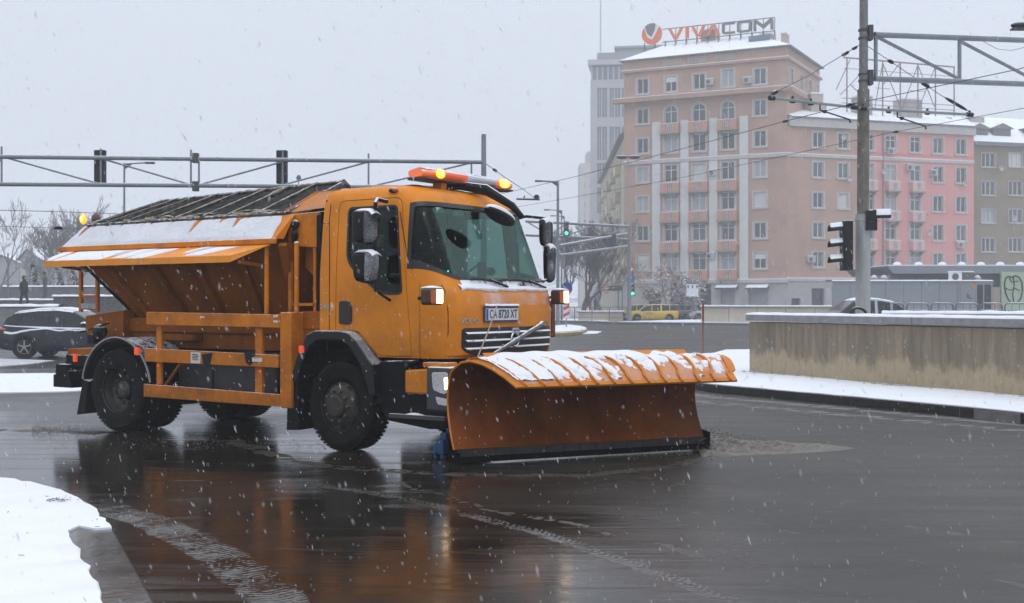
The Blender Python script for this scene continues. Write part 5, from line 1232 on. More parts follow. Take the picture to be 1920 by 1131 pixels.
obj('hopper_hood', mb, mat('hood_paint', (.46,.15,.006), .5, var=.15, dirt=((.15,.055,.012), .5, 2.6)), TR)
mb = MB(); mb.grid(lambda a, b: (-1.03+.5*a, .74+.5*b, 2.905+.02*sin(pi*b)+.006*noise.noise(Vector((a*9,b*7,0)))), 16, 10); obj('hood_snow', mb, snow_soft, TR, smooth=True)
# hinged flap along the side
fl = [(-4.70,-.03,2.245),(-1.06,-.03,2.245),(-1.42,-.30,2.115),(-4.72,-.30,2.115)]
mb = MB(); mb.add([*fl, *[(x,y,z-.012) for x,y,z in fl]], [(0,1,2,3),(7,6,5,4),(0,4,5,1)]); mb.box(-4.72,-1.42,-.315,-.298,2.045,2.12); mb.add([(-1.42,-.30,2.11),(-1.42,-.30,2.045),(-1.06,-.03,2.245)], [(0,1,2)]); mb.add([(-4.72,-.30,2.11),(-4.72,-.30,2.045),(-4.70,-.03,2.245)], [(0,1,2)])
obj('side_flap', mb, orange_flap, TR)
def fp(s, t): return Vector(fl[3]).lerp(Vector(fl[2]), s).lerp(Vector(fl[0]).lerp(Vector(fl[1]), s), t)
for (s0, s1, t0, t1, sl_) in ((.0,.045,.06,.98,.03),(.065,.34,.04,.96,.055),(.355,.375,.35,.9,.05),(.40,.47,.12,.98,.06),(.49,.58,.05,.92,.07),(.72,.75,.4,.95,.04),(.77,.86,.15,.9,.06)):
    mb = MB()
    def ff2(a, b):
        w = noise.noise(Vector((b*5, s0*40, 0)))*.25; aa = s0+(s1-s0)*a + sl_*(b-.5)*.9 + (s1-s0)*w*.5*(a-.5); bb = t0+(t1-t0)*b + .06*noise.noise(Vector((a*6, s0*30, 2)))
        p_ = fp(max(0.004, aa), min(.99, max(.02, bb))); h = .018*min(1, 5*min(a, 1-a, b, 1-b)+.05); return (p_.x, p_.y-h*.3, p_.z+h+.001)
    mb.grid(ff2, 30, 12); obj('snow_patch', mb, snow_soft, TR, smooth=True, auto=80)
for uu in (-4.4,-3.4,-2.4,-1.3): mb = MB(); mb.bar((uu,-.27,2.05),(uu+.05,.12,2.0),.05,.04); obj('flap_bracket', mb, orange_shaded, TR)
# grid screen on top: pitched frame, ribs, wire mesh, salt crusts
ridge0, ridge1 = Vector((-4.25,1.15,2.955)), Vector((-1.0,1.15,3.04)); eave0, eave1 = Vector((-4.60,.26,2.60)), Vector((-1.12,.30,2.62))
def roofp(s, t, side=0):
    p_ = eave0.lerp(eave1, s).lerp(ridge0.lerp(ridge1, s), t)
    if side: p_ = Vector((p_.x, 2.30-p_.y, p_.z))
    return p_
framem = mat('screen_frame', (.018,.022,.024), .6, dirt=((.3,.27,.22), .6, 12), snow=(.4,.9,.35), sns=16)
mb = MB()
for side in (0,1):
    mb.tube([roofp(0,0,side), roofp(1,0,side)], .022, 6); mb.tube([roofp(0,0,side), roofp(0,1,side)], .024, 6); mb.tube([roofp(1,0,side), roofp(1,1,side)], .022, 6)
mb.tube([roofp(0,1), roofp(1,1)], .026, 6); mb.tube([roofp(0,0), roofp(0,0,1)], .022, 6); obj('screen_frame', mb, framem, TR)
ribs = [.10,.20,.33,.46,.60,.72,.86]
for s_ in ribs:
    mb = MB(); 
    for side in (0,1): mb.bar(roofp(s_,0,side), roofp(s_,1,side), .035, .05)
    obj('screen_rib', mb, framem, TR)
wm = MB(); wd_ = .0085
for side in (0,1):
    for k in range(1, 108): wm.bar(roofp(k/108, .0, side)+Vector((0,0,-.012)), roofp(k/108, 1, side)+Vector((0,0,-.012)), wd_, wd_*.7)
    for k in range(1, 30): wm.bar(roofp(0, k/30, side)+Vector((0,0,-.02)), roofp(1, k/30, side)+Vector((0,0,-.02)), wd_, wd_*.7)
for k in range(1, 28):
    a_ = roofp(0,0).lerp(roofp(0,0,1), k/28); wm.bar(a_, Vector((ridge0.x, a_.y*.999, ridge0.z - abs(a_.y-1.15)*.40)), wd_, wd_)
obj('wire_mesh', wm, mat('mesh_wire', (.025,.026,.027), .6, dirt=((.16,.15,.13), .5, 9)), TR)
sl2 = MB()
def salt(u, v): 
    x = -4.5+3.4*u; y = .32+1.66*v; return (x, y, 2.50+.30*sin(pi*v)*min(1, 4*u+.2)+.05*noise.noise(Vector((x*2.5,y*2.5,0))))
sl2.grid(salt, 60, 30); obj('grit_load', sl2, mat('wet_grit', (.13,.11,.09), .9, var=.4, vs=9, bump=.5, snow=(-1,-.5,.28), sns=5, snowcol=(.34,.31,.27)), TR, smooth=True)
crust = mat('grit_crust', (.27,.235,.18), .9, var=.4, vs=12, bump=1.0, bs=40, snow=(.5,.95,.22), sns=10, snowcol=(.6,.62,.64))
cb = MB()
def sleeve(P_, r0, seed, flat=.55, n=70):
    def f(u, v):
        x = u*(len(P_)-1); i = min(int(x), len(P_)-2); c = P_[i].lerp(P_[i+1], x-i); d = (P_[i+1]-P_[i]).normalized(); sx = d.cross(Vector((0,0,1))).normalized(); a = 2*pi*v
        r = r0*max(.05, (.55+1.1*noise.noise(c*4.2+Vector((seed,0,0)))+.7*noise.noise(c*13)))*(1+.25*noise.noise(Vector((c.x*30, a*2, seed))))
        return c + sx*cos(a)*r + Vector((0,0,1))*(sin(a)*r*flat + .012)
    cb.grid(f, n, 10)
for k, s_ in enumerate(ribs): sleeve([roofp(s_, j/8) + Vector((.02,0,.014)) for j in range(9)], .026 if k > 1 else .018, k*3.1)
sleeve([roofp(.2+.8*j/20, .02) for j in range(21)], .036, 50, .7, 200); sleeve([roofp(.3+.7*j/20, .10+.04*sin(j)) for j in range(21)], .030, 57, .5, 200); sleeve([roofp(.5+.5*j/20, .99) for j in range(21)], .03, 63, .8, 160)
sleeve([roofp(.0, j/8) for j in range(9)], .02, 70)
obj('salt_crust', cb, crust, TR, smooth=True)
# --- near side guard frame
gd = orange_low
def gbar(x0, y0a, y0b, x1, y1a, y1b, v0=-.06, v1=-.02, nm='guard_rail'):
    a = ts(x0, y0a, v0); b = ts(x0, y0b, v0); c = ts(x1, y1b, v0); d = ts(x1, y1a, v0)
    mb = MB(); mb.prism([b, c, d, a], 1, v0, v1); return obj(nm, mb, gd, TR, bevel=.006)
gbar(274,585,609, 524,590,615); gbar(271,653,678, 521,666,690); gbar(269,720,744, 524,740,763)
mb = MB()
gbar(293,612,720,302,612,721,-.015,.02,'guard_post'); gbar(478,614,737,491,614,738,-.015,.03,'guard_post')
u0, _ = ts(524,700,-.06); u1, _ = ts(546,700,-.06)
mb = MB(); mb.box(u0+.005, u1, -.06, .40, .435, 1.49); obj('front_pillar', mb, gd, TR, bevel=.012)
mb = MB(); mb.box(u1, u1+.30, .12, .9, 1.30, 1.50); mb.box(u0,u1+.02,.4,2.2,1.30,1.47); mb.prism([(u1-.02,1.06),(u1+.24,1.34),(u1-.02,1.34)], 1, .14, .22); obj('step_bracket', mb, orange_shaded, TR, bevel=.01)
mb = MB(); mb.bar((*ts(309,724,.2)[:1], .2, ts(309,724,.2)[1]), (ts(337,684,.2)[0], .2, ts(337,684,.2)[1]), .03, .03); obj('guard_brace', mb, gd, TR)
for x0, y0_, y1_ in ((500,456,588),(556,456,588)):
    a = ts(x0, y0_, .0); b = ts(x0, y1_, .0); mb = MB(); mb.tube([(a[0],0.0,a[1]),(b[0],0.0,b[1]-.0)], .026, 8); mb.ell((a[0],0,a[1]+.005),(.028,.028,.014),8,4,1); obj('stake', mb, [gd, snow_soft], TR, smooth=True)
for x0, y0_, y1_, v in ((545,428,588,.30),(592,405,592,.36)):
    a = ts(x0, y0_, v); b = ts(x0, y1_, v); mb = MB(); mb.box(a[0]-.02,a[0]+.02,v-.02,v+.02,1.45,a[1]); obj('ladder_rail', mb, gd, TR)
a0_, b0_ = ts(545,500,.3)[0], ts(592,500,.36)[0]
for y in (418, 571):
    mb = MB(); z = ts(568, y, .33)[1]; mb.box(a0_, b0_, .31, .35, z-.015, z+.015); obj('ladder_rung', mb, gd, TR)
mb = MB(); a_ = ts(552, 420, .25); mb.ell((a_[0],.26,a_[1]),(.06,.04,.05),8,6); mb.ell((a_[0]-.01,.27,a_[1]-.13),(.04,.04,.06),8,6); mb.bar((a_[0],.26,a_[1]),(a_[0]-.04,.28,a_[1]-.25),.03,.03); obj('valve', mb, blk, TR)
st = mat('label_white', (.6,.6,.58), .5, var=.1)
def sticker(x0, y0_, x1, y1_, v, lines=0):
    a = ts(x0, y1_, v); b = ts(x1, y0_, v); mb = MB(); mb.box(a[0], b[0], v-.004, v, a[1], b[1]); o = obj('warning_label', mb, st, TR)
    if lines:
        k = MB(); h = (b[1]-a[1]); w = b[0]-a[0]
        for i in range(lines): k.box(a[0]+w*(.15+.05*(i%2)), b[0]-w*(.15+.1*((i+1)%2)), v-.006, v-.0045, b[1]-h*(.2+.62*i/lines)-h*.05, b[1]-h*(.2+.62*i/lines)+h*.04, 1 if i == lines-1 and lines > 3 else 0)
        obj('label_print', k, [mat('print_dark', (.05,.05,.05), .6), mat('print_red', (.5,.05,.04), .6)], o)
sticker(358,661,376,681,-.062,4); sticker(473,671,491,678,-.062,1); sticker(376,593,383,596,-.062); sticker(513,591,521,595,-.062); sticker(513,601,521,605,-.062)
mb = MB()
for (x, y) in ((388,668),(468,663)):
    mb = MB(); a = ts(x, y, -.065); mb.prism([(a[0]-.09,a[1]+.02),(a[0]+.09,a[1]+.04),(a[0]+.05,a[1]-.10),(a[0],a[1]-.14),(a[0]-.06,a[1]-.10)], 1, -.064, -.061); obj('rail_cutout', mb, black_hole, TR)
# rear: ladder, discharge chute, platform
mb = MB()
for x in (152, 183): a = ts(x, 500, .35); b = ts(x, 582, .35); mb.box(a[0]-.022,a[0]+.022,.33,.37,b[1]-.02,a[1]+.05)
obj('rear_ladder_rail', mb, gd, TR)
for y in (555, 578):
    mb = MB(); a = ts(152, y, .35); b = ts(183, y, .35); mb.box(a[0],b[0],.34,.36,a[1]-.02,a[1]+.012); obj('rear_ladder_rung', mb, gd, TR)
mb = MB(); a = ts(153,569,.33); b = ts(180,579,.33); mb.box(a[0],b[0],.32,.325,b[1],a[1]); obj('reflective_plate', mb, mat('plate_worn', (.42,.42,.43), .5, var=.4, vs=14), TR)
mb = MB(); a = ts(152,584,.5); mb.prism([(-4.98,1.42),(-4.98,1.20),(-4.62,1.02),(-4.25,1.0),(-4.2,1.5)], 1, .5, 1.8); mb.prism([(-4.95,1.18),(-4.6,1.16),(-4.35,.95),(-4.8,.90)], 1, .55, .62); obj('spreader_chute', mb, orange_shaded, TR, bevel=.01)
mb = MB(); mb.box(-4.90,-4.30,.16,2.1,.90,1.0); obj('rear_platform', mb, orange_shaded, TR, bevel=.006)
mb = MB(); mb.ell((-4.45,.32,1.22),(.12,.08,.10),10,6); mb.bar((-4.75,.25,1.2),(-4.25,.3,1.33),.02,.02); mb.box(-4.62,-4.50,.26,.4,1.06,1.18); obj('hydraulic_motor', mb, blk, TR)
# rear rotating beacon
bp = ts(156, 424, 1.0); mb = MB(); mb.lathe([(0,.0),(.06,.0),(.05,.04),(.0,.04)], (bp[0], .6, 2.60), 2, 12); bc = obj('beacon_base', mb, blk, TR); 
bq = ts(156, 411, .6)
mb = MB(); mb.ell((bq[0], .6, bq[1]), (.045,.045,.07), 12, 8); mb.ell((bq[0]+.01, .57, bq[1]), (.02,.02,.04), 8, 6, 1); obj('beacon_lamp', mb, [lit_rear, lit_amber_hot], TR, smooth=True); mb = MB(); mb.ell((bq[0]+.11, .72, bq[1]), (.07,.06,.08), 12, 8); mb.box(bq[0]+.06,bq[0]+.16,.68,.76,bq[1]-.17,bq[1]-.05); obj('beacon_shade', mb, mat('beacon_shade', (.09,.04,.035), .4), TR, smooth=True)
# --- plough blade
PW = Vector((cos(R(23.6)), sin(R(23.6)), 0)); NW = Vector((sin(R(23.6)), -cos(R(23.6)), 0)); P0 = Vector((-.568, 11.16, 0)); PL = 2.77; PK = 1.0394
Minv = (Matrix.Translation((O2[0], O2[1], 0)) @ Matrix.Rotation(R(-33), 4, 'Z')).inverted()
def pw(s, d, z): return Minv @ (P0*PK + PW*s*PK + NW*d*PK + Vector((0,0,CH-(CH-z)*PK)))
prof = [(.05,.20),(.0,.28),(-.06,.40),(-.10,.52),(-.12,.64),(-.11,.76),(-.07,.87),(.0,.96),(.09,1.03),(.18,1.045)]
hood = [(.18,1.045),(.28,1.02),(.38,.97),(.48,.90),(.58,.81)]
def lshift(z, d): return .0 if d < -.02 and z < .95 else .42*max(0, (d+.02)/.60)**1.15
full = prof + hood[1:]
def pend(d, z): return PL + (.10 if z > .9 else 0)*min(1, max(0, (z-.8)/.2)) + (.06 if d > .1 else 0)
def blade(off, s0=0, s1=1, pr=full, n=60):
    mb = MB(); k = len(pr)
    rows = []
    nr = []
    for i in range(k):
        a = Vector(pr[max(0,i-1)]); b = Vector(pr[min(k-1,i+1)]); t_ = (b-a).normalized(); nr.append(Vector((-t_.y, t_.x)))
    def f(u, v):
        x = v*(k-1); i = min(int(x), k-2); w = x-i; d = pr[i][0]*(1-w)+pr[i+1][0]*w; z = pr[i][1]*(1-w)+pr[i+1][1]*w; nn_ = nr[i].lerp(nr[i+1], w)
        l_ = lshift(z, d if v > .4 else -1); e_ = pend(d, z); s = l_+(e_-l_)*u
        return pw(s, d+nn_.x*off, z+nn_.y*off)
    return f
fo, fi = blade(.012), blade(-.012)
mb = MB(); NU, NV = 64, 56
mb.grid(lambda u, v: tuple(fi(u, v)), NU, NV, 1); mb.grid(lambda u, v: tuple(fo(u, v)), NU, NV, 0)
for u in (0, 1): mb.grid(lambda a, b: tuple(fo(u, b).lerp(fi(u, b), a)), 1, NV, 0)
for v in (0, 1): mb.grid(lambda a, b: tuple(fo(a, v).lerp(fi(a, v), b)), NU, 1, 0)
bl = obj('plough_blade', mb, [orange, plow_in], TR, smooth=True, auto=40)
# which side faces forward? the hood's upper side carries the ribs
hp_n = len(full)
def hood_pt(u, v, off):  # v 0..1 from the crown to the lip
    vv = (len(prof)-3 + v*(len(full)-1-(len(prof)-3)))/(len(full)-1); return blade(off)(u, vv)
test = (blade(.05)(.5,.9)).z > (blade(-.05)(.5,.9)).z
sg = 1 if test else -1
for k in range(13):
    uu = .035+.93*k/12
    mb = MB(); P_ = [hood_pt(uu, j/10, sg*.02) for j in range(11)]
    for a, b in zip(P_[:-1], P_[1:]): mb.bar(a, b, .022, .03)
    obj('hood_rib', mb, orange, bl)
# crown plate standing behind the ribs
mb = MB(); 
def crf(u, v): return tuple(pw(.30+(PL-.22-.30)*u, -.02+.10*v-.05, 1.04+.075*v))
mb.grid(crf, 40, 1); mb.grid(lambda u, v: tuple(pw(.30+(PL-.22-.30)*u, .03+.12*v, 1.115-.075*v)), 40, 2); obj('crown_plate', mb, orange, bl)
mb = MB()
def crs(u, v):
    w = .30+(PL-.34-.30)*u; e = min(1, 12*min(u, 1-u)+.1); k = .75+.5*noise.noise(Vector((w*4, 3, 0)))
    if w > 1.9: k *= max(.0, .5+1.5*noise.noise(Vector((w*7, 5, 0))))
    return tuple(pw(w, -.06+.22*v, 1.085+.055*sin(pi*v)**.6*e*k-.02*v))
mb.grid(crs, 160, 10); obj('crown_snow', mb, snow_soft, bl, smooth=True, auto=80)
# snow on the hood: heavy at the near end, thin patches to the far end
mb = MB(); nu_, nv_ = 420, 44; keep = []
def hdens(u, v):
    ribp = abs(((u-.035)/.93*12+.5) % 1 - .5); q = Vector((u*9-v*1.2, v*2.2, 0)); nz = noise.noise(q*1.5)*.7+noise.noise(q*4.6)*.4+noise.noise(Vector((u*60, v*9, 3)))*.30+noise.noise(Vector((u*150, v*26, 8)))*.16
    d = .98-.42*max(0, u-.28)/.7 - max(0, v-.28)*1.25*(.05+min(1, u*2.2)) + nz*1.15 - .22*max(0, 1-ribp/.14) + (.35 if v < .14 and u < .8 else 0)
    return d - .9*max(0, noise.noise(Vector((u*26, v*16, 7)))-.25) + (.30*max(0, (u-.55)/.45) if v > .14 else 0)
vs = []; dn = []
for i in range(nu_+1):
    for j in range(nv_+1):
        u = .02+.95*i/nu_; v = .0+.93*j/nv_; p_ = hood_pt(u, v, sg*.013); d_ = hdens(u, v); dn.append(d_); k_ = min(1, max(0, (d_-.30)/.30)); k_ = k_*k_*(3-2*k_)
        h = -.004 + k_*(.026+.012*noise.noise(p_*6)+.007*noise.noise(p_*19)+.004*noise.noise(p_*45)); vs.append(tuple(p_ + Vector((0,0,1))*h))
mb.v = vs
for i in range(nu_):
    for j in range(nv_):
        q4_ = [i*(nv_+1)+j, (i+1)*(nv_+1)+j, (i+1)*(nv_+1)+j+1, i*(nv_+1)+j+1]
        if max(dn[k_] for k_ in q4_) > .27: mb.f.append(q4_); mb.m.append(0)
obj('hood_snow', mb, snow_soft, bl, smooth=True, auto=80)
mb = MB(); mb.grid(lambda u, v: tuple(hood_pt(.02+.95*u, .02+.93*v, sg*.0145)), 90, 20); obj('thin_snow_dusting', mb, dust, bl, smooth=True)
# edge roll along the near side end, wear strip, rubber
mb = MB(); P_ = [blade(0)(0, j/60) for j in range(61)]; mb.tube(P_, .013, 6); obj('edge_bead', mb, orange, bl, smooth=True)
mb = MB()
for k in range(15):
    s = .06+ (PL-.06)*k/15; c_ = pw(s, .055, .165); d_ = pw(s+ (PL-.06)/15-.004, .055, .165); mb.bar(c_, d_, .02, .07)
obj('wear_strip', mb, mat('worn_steel', (.010,.010,.011), .5, .0, var=.5, dirt=((.2,.2,.2), .12, 9)), bl)
mb = MB(); a_ = pw(.02, .03, .125); b_ = pw(PL+.07, .03, .125); mb.bar(a_, b_, .03, .11); obj('rubber_lip', mb, black_low, bl)
mb = MB(); mb.add([tuple(pw(PL-.02, -.16, .08)), tuple(pw(PL+.10, .03, .08)), tuple(pw(PL+.10, .03, .24)), tuple(pw(PL-.02, -.10, .30))], [(0,1,2,3)]); obj('rubber_flap', mb, black_low, bl)
# mounting, arms, blue foot
mb = MB()
for s in (.75, 1.95): mb.bar(pw(s, -.16, .45), (1.42, 1.15+(s-1.35)*.8, .55), .10, .12)
mb.bar(pw(.4,-.17,.42), pw(2.4,-.17,.42), .08, .12); mb.bar(pw(.4,-.2,.74), pw(2.4,-.2,.74), .07, .07); mb.box(1.40,1.52,.55,1.75,.40,.90); mb.tube([(1.5,1.15,.95), pw(1.35,-.1,.9)], .05, 8)
for s in (.35,.95,1.6,2.2): mb.bar(pw(s,-.19,.25), pw(s,-.20,.85), .03, .06)
obj('plough_mount', mb, orange_shaded, TR)
ft = Minv @ gr(828, 861, 0)
mb = MB(); mb.box(ft.x-.03,ft.x+.05,ft.y-.04,ft.y+.06,.05,.20); mb.box(ft.x-.09,ft.x-.03,ft.y-.04,ft.y+.04,.05,.15); mb.box(ft.x-.085,ft.x-.05,ft.y-.03,ft.y+.03,.0,.05); mb.box(ft.x+.0,ft.x+.04,ft.y-.03,ft.y+.03,.0,.05); mb.box(ft.x-.01,ft.x+.07,ft.y-.02,ft.y+.08,.20,.27); obj('support_foot', mb, blue_st, TR, bevel=.012)
mb = MB(); mb.bar((ft.x+.03,ft.y+.05,.3), pw(.4,-.16,.35), .06, .06); obj('foot_arm', mb, blue_st, TR)
# marker sticks at both ends of the blade
q = pw(PL+.02, .02, 1.07)
mb = MB(); qz = CH+(HZ-571)/F0*12.2; mb.tube([(q.x,q.y,1.07),(q.x,q.y,1.40)], .009, 6); mb.tube([(q.x,q.y,1.40),(q.x,q.y,qz+.01)], .011, 6, 1); obj('marker_stick', mb, [mat('stick_brown', (.28,.13,.09), .6, var=.4, vs=20), mat('stick_red', (.30,.04,.03), .6)], TR)
s0_ = pw(.22, .05, 1.03); 
mb = MB(); top_ = Minv @ at(932, 573, (Matrix.Translation((O2[0],O2[1],0)) @ Matrix.Rotation(R(-33),4,'Z') @ s0_).y-.02); mb.tube([s0_, s0_.lerp(top_,.5)+Vector((.01,0,0)), top_], .007, 6); obj('marker_stick', mb, mat('stick_tan', (.45,.40,.30), .6, var=.3, vs=30), TR)
# far rear light cluster glimpsed at the cab's far edge
v_, z_ = tf(1032, 622, 1.0); mb = MB(); mb.box(.94,1.06,v_-.06,v_+.03,1.18,1.62); obj('far_wing_edge', mb, mat('far_red', (.13,.035,.008), .5, var=.3), TR, bevel=.02)
# @@PART3
# ------------------------------------------------------------------ cars
def car(name, label, loc, rz, L, H, Wd, paint, prof, gl, group=None, snow=None, rim_r=.2, wr=.31, parts=True, suv=False):
    """prof: list of (x, belt z, roof z) along the length 0..1; glass where roof > belt"""
    r = thing(name, label, 'car', loc, rz, group); hw = Wd/2
    st = []; N = 80
    def lerp_prof(t):
        for (x0, b0, r0), (x1, b1, r1) in zip(prof[:-1], prof[1:]):
            if x0 <= t <= x1: k = (t-x0)/(x1-x0); return b0+(b1-b0)*k, r0+(r1-r0)*k
        return prof[-1][1:]
    def sect(t):
        b, rf = lerp_prof(t); e = 1-.10*abs(2*t-1)**6-.06*abs(2*t-1)**3; w = hw*e; g = max(0, rf-b)
        tum = w - .26*g - (.0 if g > .02 else .03)
        zb = .20+.08*abs(2*t-1)**8
        return [(-w*.93,zb),(-w,.36),(-w*1.0,.55),(-w*.985,b-.04),(-w*.95,b),(-tum*.985,b+g*.93),(-tum*.9,b+g),(0,b+g+.02),(tum*.9,b+g),(tum*.985,b+g*.93),(w*.95,b),(w*.985,b-.04),(w,.55),(w,.36),(w*.93,zb)]
    body, glm = MB(), MB(); rings = []
    for i in range(N+1):
        t = i/N; rings.append([(L*(t-.5), y, z) for y, z in sect(t)])
    K = len(rings[0])
    for i in range(N):
        t = (i+.5)/N; b, rf = lerp_prof(t); b0, r0 = lerp_prof(i/N); b1, r1 = lerp_prof((i+1)/N); g = rf-b; steep = abs(r1-r0)/(L/N)
        for j in range(K-1):
            q = [rings[i][j], rings[i+1][j], rings[i+1][j+1], rings[i][j+1]]
            sidew = j in (4, 9); topw = j in (5,6,7,8)
            if sidew and g > .10 and not any(abs(t-p) < .009 for p in gl): glm.add([tuple(Vector(v)*1) for v in q], [(0,1,2,3)])
            elif topw and g > .03 and steep > .36: glm.add(q, [(0,1,2,3)])
            else: body.add(q, [(0,1,2,3)])
    body.add(rings[0], [list(range(K))]); body.add(rings[-1], [list(range(K))[::-1]])
    bo = obj('body', body, paint, r, smooth=True, auto=50); bm = bmesh.new(); bm.from_mesh(bo.data); bmesh.ops.remove_doubles(bm, verts=bm.verts, dist=.001); bm.to_mesh(bo.data); bm.free(); smooth_mesh(bo.data, 45)
    go = obj('window_glass', glm, mat('car_glass', (.010,.016,.017), .06, spec=.45, var=.6, vs=1.5), r, smooth=True)
    for sx in (-.5+.18, .5-.19):
        for sy in (-1, 1):
            c = (L*sx, sy*(hw-.10), wr); w_ = MB(); w_.lathe([(rim_r,-.10),(wr-.02,-.115),(wr,-.09),(wr,.09),(wr-.02,.115),(rim_r,.10)], (0,0,0), 1, 28)
            wo = obj('wheel', w_, rubber, r, smooth=True); wo.location = c
            a_ = MB(); a_.lathe([(0,sy*.095),(wr+.045,sy*.095),(wr+.045,sy*.04)], (0,0,.015), 1, 24); obj('wheel_arch', a_, black_hole, wo)
            rm = MB(); yy = sy*.112; rm.lathe([(rim_r,yy),(rim_r*.92,yy-.02*sy),(rim_r*.9,yy-.05*sy)], (0,0,0), 1, 24); rm.lathe([(rim_r*.26,yy),(0,yy)], (0,0,0), 1, 12)
            rm.lathe([(rim_r*.9,yy-.012*sy),(0,yy-.012*sy)], (0,0,0), 1, 20, 1)
            for k in range(5):
                a = 2*pi*k/5+.3; rm.bar((rim_r*.2*cos(a),yy,rim_r*.2*sin(a)), (rim_r*.92*cos(a),yy-.005*sy,rim_r*.92*sin(a)), .035, .03, up=(0,1,0))
            obj('rim', rm, [mat('car_rim', (.30,.30,.31), .4, .5, var=.1), black_hole], wo)
    return r, sect, lerp_prof
navy = mat('dark_blue_paint', (.007,.013,.022), .3, var=.15, coat=.15, spec=.3, snow=(.6,.9,.6), sns=5)
hatch = [(0,.84,.84),(.03,.95,.97),(.06,.94,1.16),(.13,.92,1.31),(.28,.90,1.38),(.45,.88,1.40),(.58,.87,1.35),(.70,.86,1.10),(.765,.87,.89),(.85,.84,.845),(.94,.74,.745),(1.0,.55,.56)]
hatch2 = [(0,.84,.84),(.03,.95,.97),(.05,.94,1.16),(.10,.92,1.30),(.25,.90,1.38),(.38,.88,1.40),(.48,.87,1.35),(.60,.86,1.08),(.66,.87,.89),(.80,.83,.835),(.93,.73,.735),(1.0,.55,.56)]
car_Y = 33.6; cl = at(48, 655, car_Y).x - 4.35*(-.5+.18)
c1, sect, lp_ = car('parked_hatchback', 'dark blue snow-dusted hatchback half hidden behind the rear of the orange truck', (cl, car_Y+.8, 0), 0, 4.35, 1.48, 1.78, navy, hatch2, (.15,.29,.42), rim_r=.205, wr=.325)
c1['category'] = 'car'
mb = MB()
def rsn(u, v):
    t = .07+.42*u; b, rf = lp_(t); w = .52; e = min(1, 8*min(u,1-u,v,1-v)+.05); return (4.35*(t-.5), (v-.5)*2*w*1.05, rf+.015+.045*e*(1+.3*noise.noise(Vector((t*9, v*4, 0)))))
mb.grid(rsn, 40, 16); obj('roof_snow', mb, snow_soft, c1, smooth=True, auto=80)
for sy in (-1, 1):
    mb = MB()
    def bs_(u, v):
        t = .035+.62*u; w = .885*(1-.10*abs(2*t-1)**6-.06*abs(2*t-1)**3); b, rf = lp_(t); k = .09+.05*noise.noise(Vector((t*11, 0, sy)))+(.16 if t < .13 else (.16*(.22-t)/.09 if t < .22 else 0))
        return (4.35*(t-.5), sy*(w*(.957+.04*v)+.008), b+.01 - v*k)
    mb.grid(bs_, 60, 4); obj('side_snow', mb, snow_soft, c1, smooth=True)
mb = MB(); mb.ell((4.35*(.58-.5), -.98, .96), (.10,.09,.08), 10, 8); mb.grid(lambda a, b: (4.35*.08-.10+.2*a, -1.05+.14*b, 1.0+.05*sin(pi*a)*sin(pi*b)), 8, 6, 1); obj('wing_mirror', mb, [blk, snow_soft], c1, smooth=True)
for sy in (-1, 1):
    mb = MB(); mb.ell((-2.06, sy*.70, .82), (.14,.16,.07), 12, 8); mb.ell((-2.16, sy*.62, .84), (.06,.05,.04), 8, 6, 1); obj('tail_lamp', mb, [mat('tail_red', (.35,.02,.02), .2, coat=.6), lit_amber], c1, smooth=True)
for tt in (.30, .50):
    mb = MB(); 
    for sy in (-1,1): mb.box(4.35*(tt-.5)-.006, 4.35*(tt-.5)+.006, sy*.885-.008, sy*.885+.008, .28, .80)
    obj('door_gap', mb, black_hole, c1)
yel = mat('taxi_yellow', (.62,.42,.03), .3, var=.06, coat=.5, snow=(.8,.98,.3), sns=5)
wag = [(0,.80,.80),(.02,.92,.95),(.05,.93,1.18),(.12,.92,1.38),(.3,.90,1.43),(.5,.88,1.42),(.60,.87,1.36),(.71,.86,1.08),(.765,.87,.885),(.86,.82,.83),(.95,.72,.73),(1.0,.52,.53)]
def put_car(name, label, xpx, Y, rz, paint, prof, gl, L=4.4, Wd=1.75, group=None):
    p = at(xpx, 567, Y); return car(name, label, (p.x, p.y, 0), rz, L, 1.45, Wd, paint, prof, gl, group=group)[0]
tx = put_car('taxi', 'yellow estate taxi driving left in front of the tan pink block', 1222, 96, R(180), yel, wag, (.17,.34,.52), 4.15, 1.7, 'yellow cabs on the far road')
mb = MB(); mb.ell((1.9,-.6,.62),(.10,.13,.09),8,6); mb.ell((1.9,.6,.62),(.10,.13,.09),8,6); obj('headlamp', mb, mat('head_lamp_glow', (1,.9,.7), .3, emit=3, ecol=(1,.93,.75)), tx, smooth=True)
mb = MB(); mb.box(-2.10,-2.0,.45,.75,.6,.9); mb.box(-2.10,-2.0,-.75,-.45,.6,.9); obj('tail_lamp', mb, lens_red, tx)
mb = MB(); mb.box(.0,.55,.853,.858,.62,.78); obj('door_print', mb, mat('door_print', (.55,.30,.16), .6), tx)
put_car('dark_saloon', 'dark car just behind the yellow taxi on the far road', 1258, 103, R(180), mat('dark_grey_paint', (.03,.033,.038), .3, coat=.5, snow=(.5,.9,.4)), hatch, (.2,.36,.52), 4.1)
put_car('taxi', 'second yellow cab, its rear cut off by the cream wall, behind the first taxi', 1303, 104, R(180), yel, hatch, (.2,.36,.52), 4.2, 1.7, 'yellow cabs on the far road')
put_car('silver_car', 'silver car whose front shows beside the left end of the cream wall', 1335, 101, R(180), mat('silver_paint', (.42,.45,.48), .3, .5, coat=.5), hatch, (.2,.36,.52), 4.2)
put_car('taxi', 'yellow cab nose peeping out left of the sign post ahead of the estate taxi', 1194, 104, R(180), yel, hatch, (.2,.36,.52), 4.2, 1.7, 'yellow cabs on the far road')
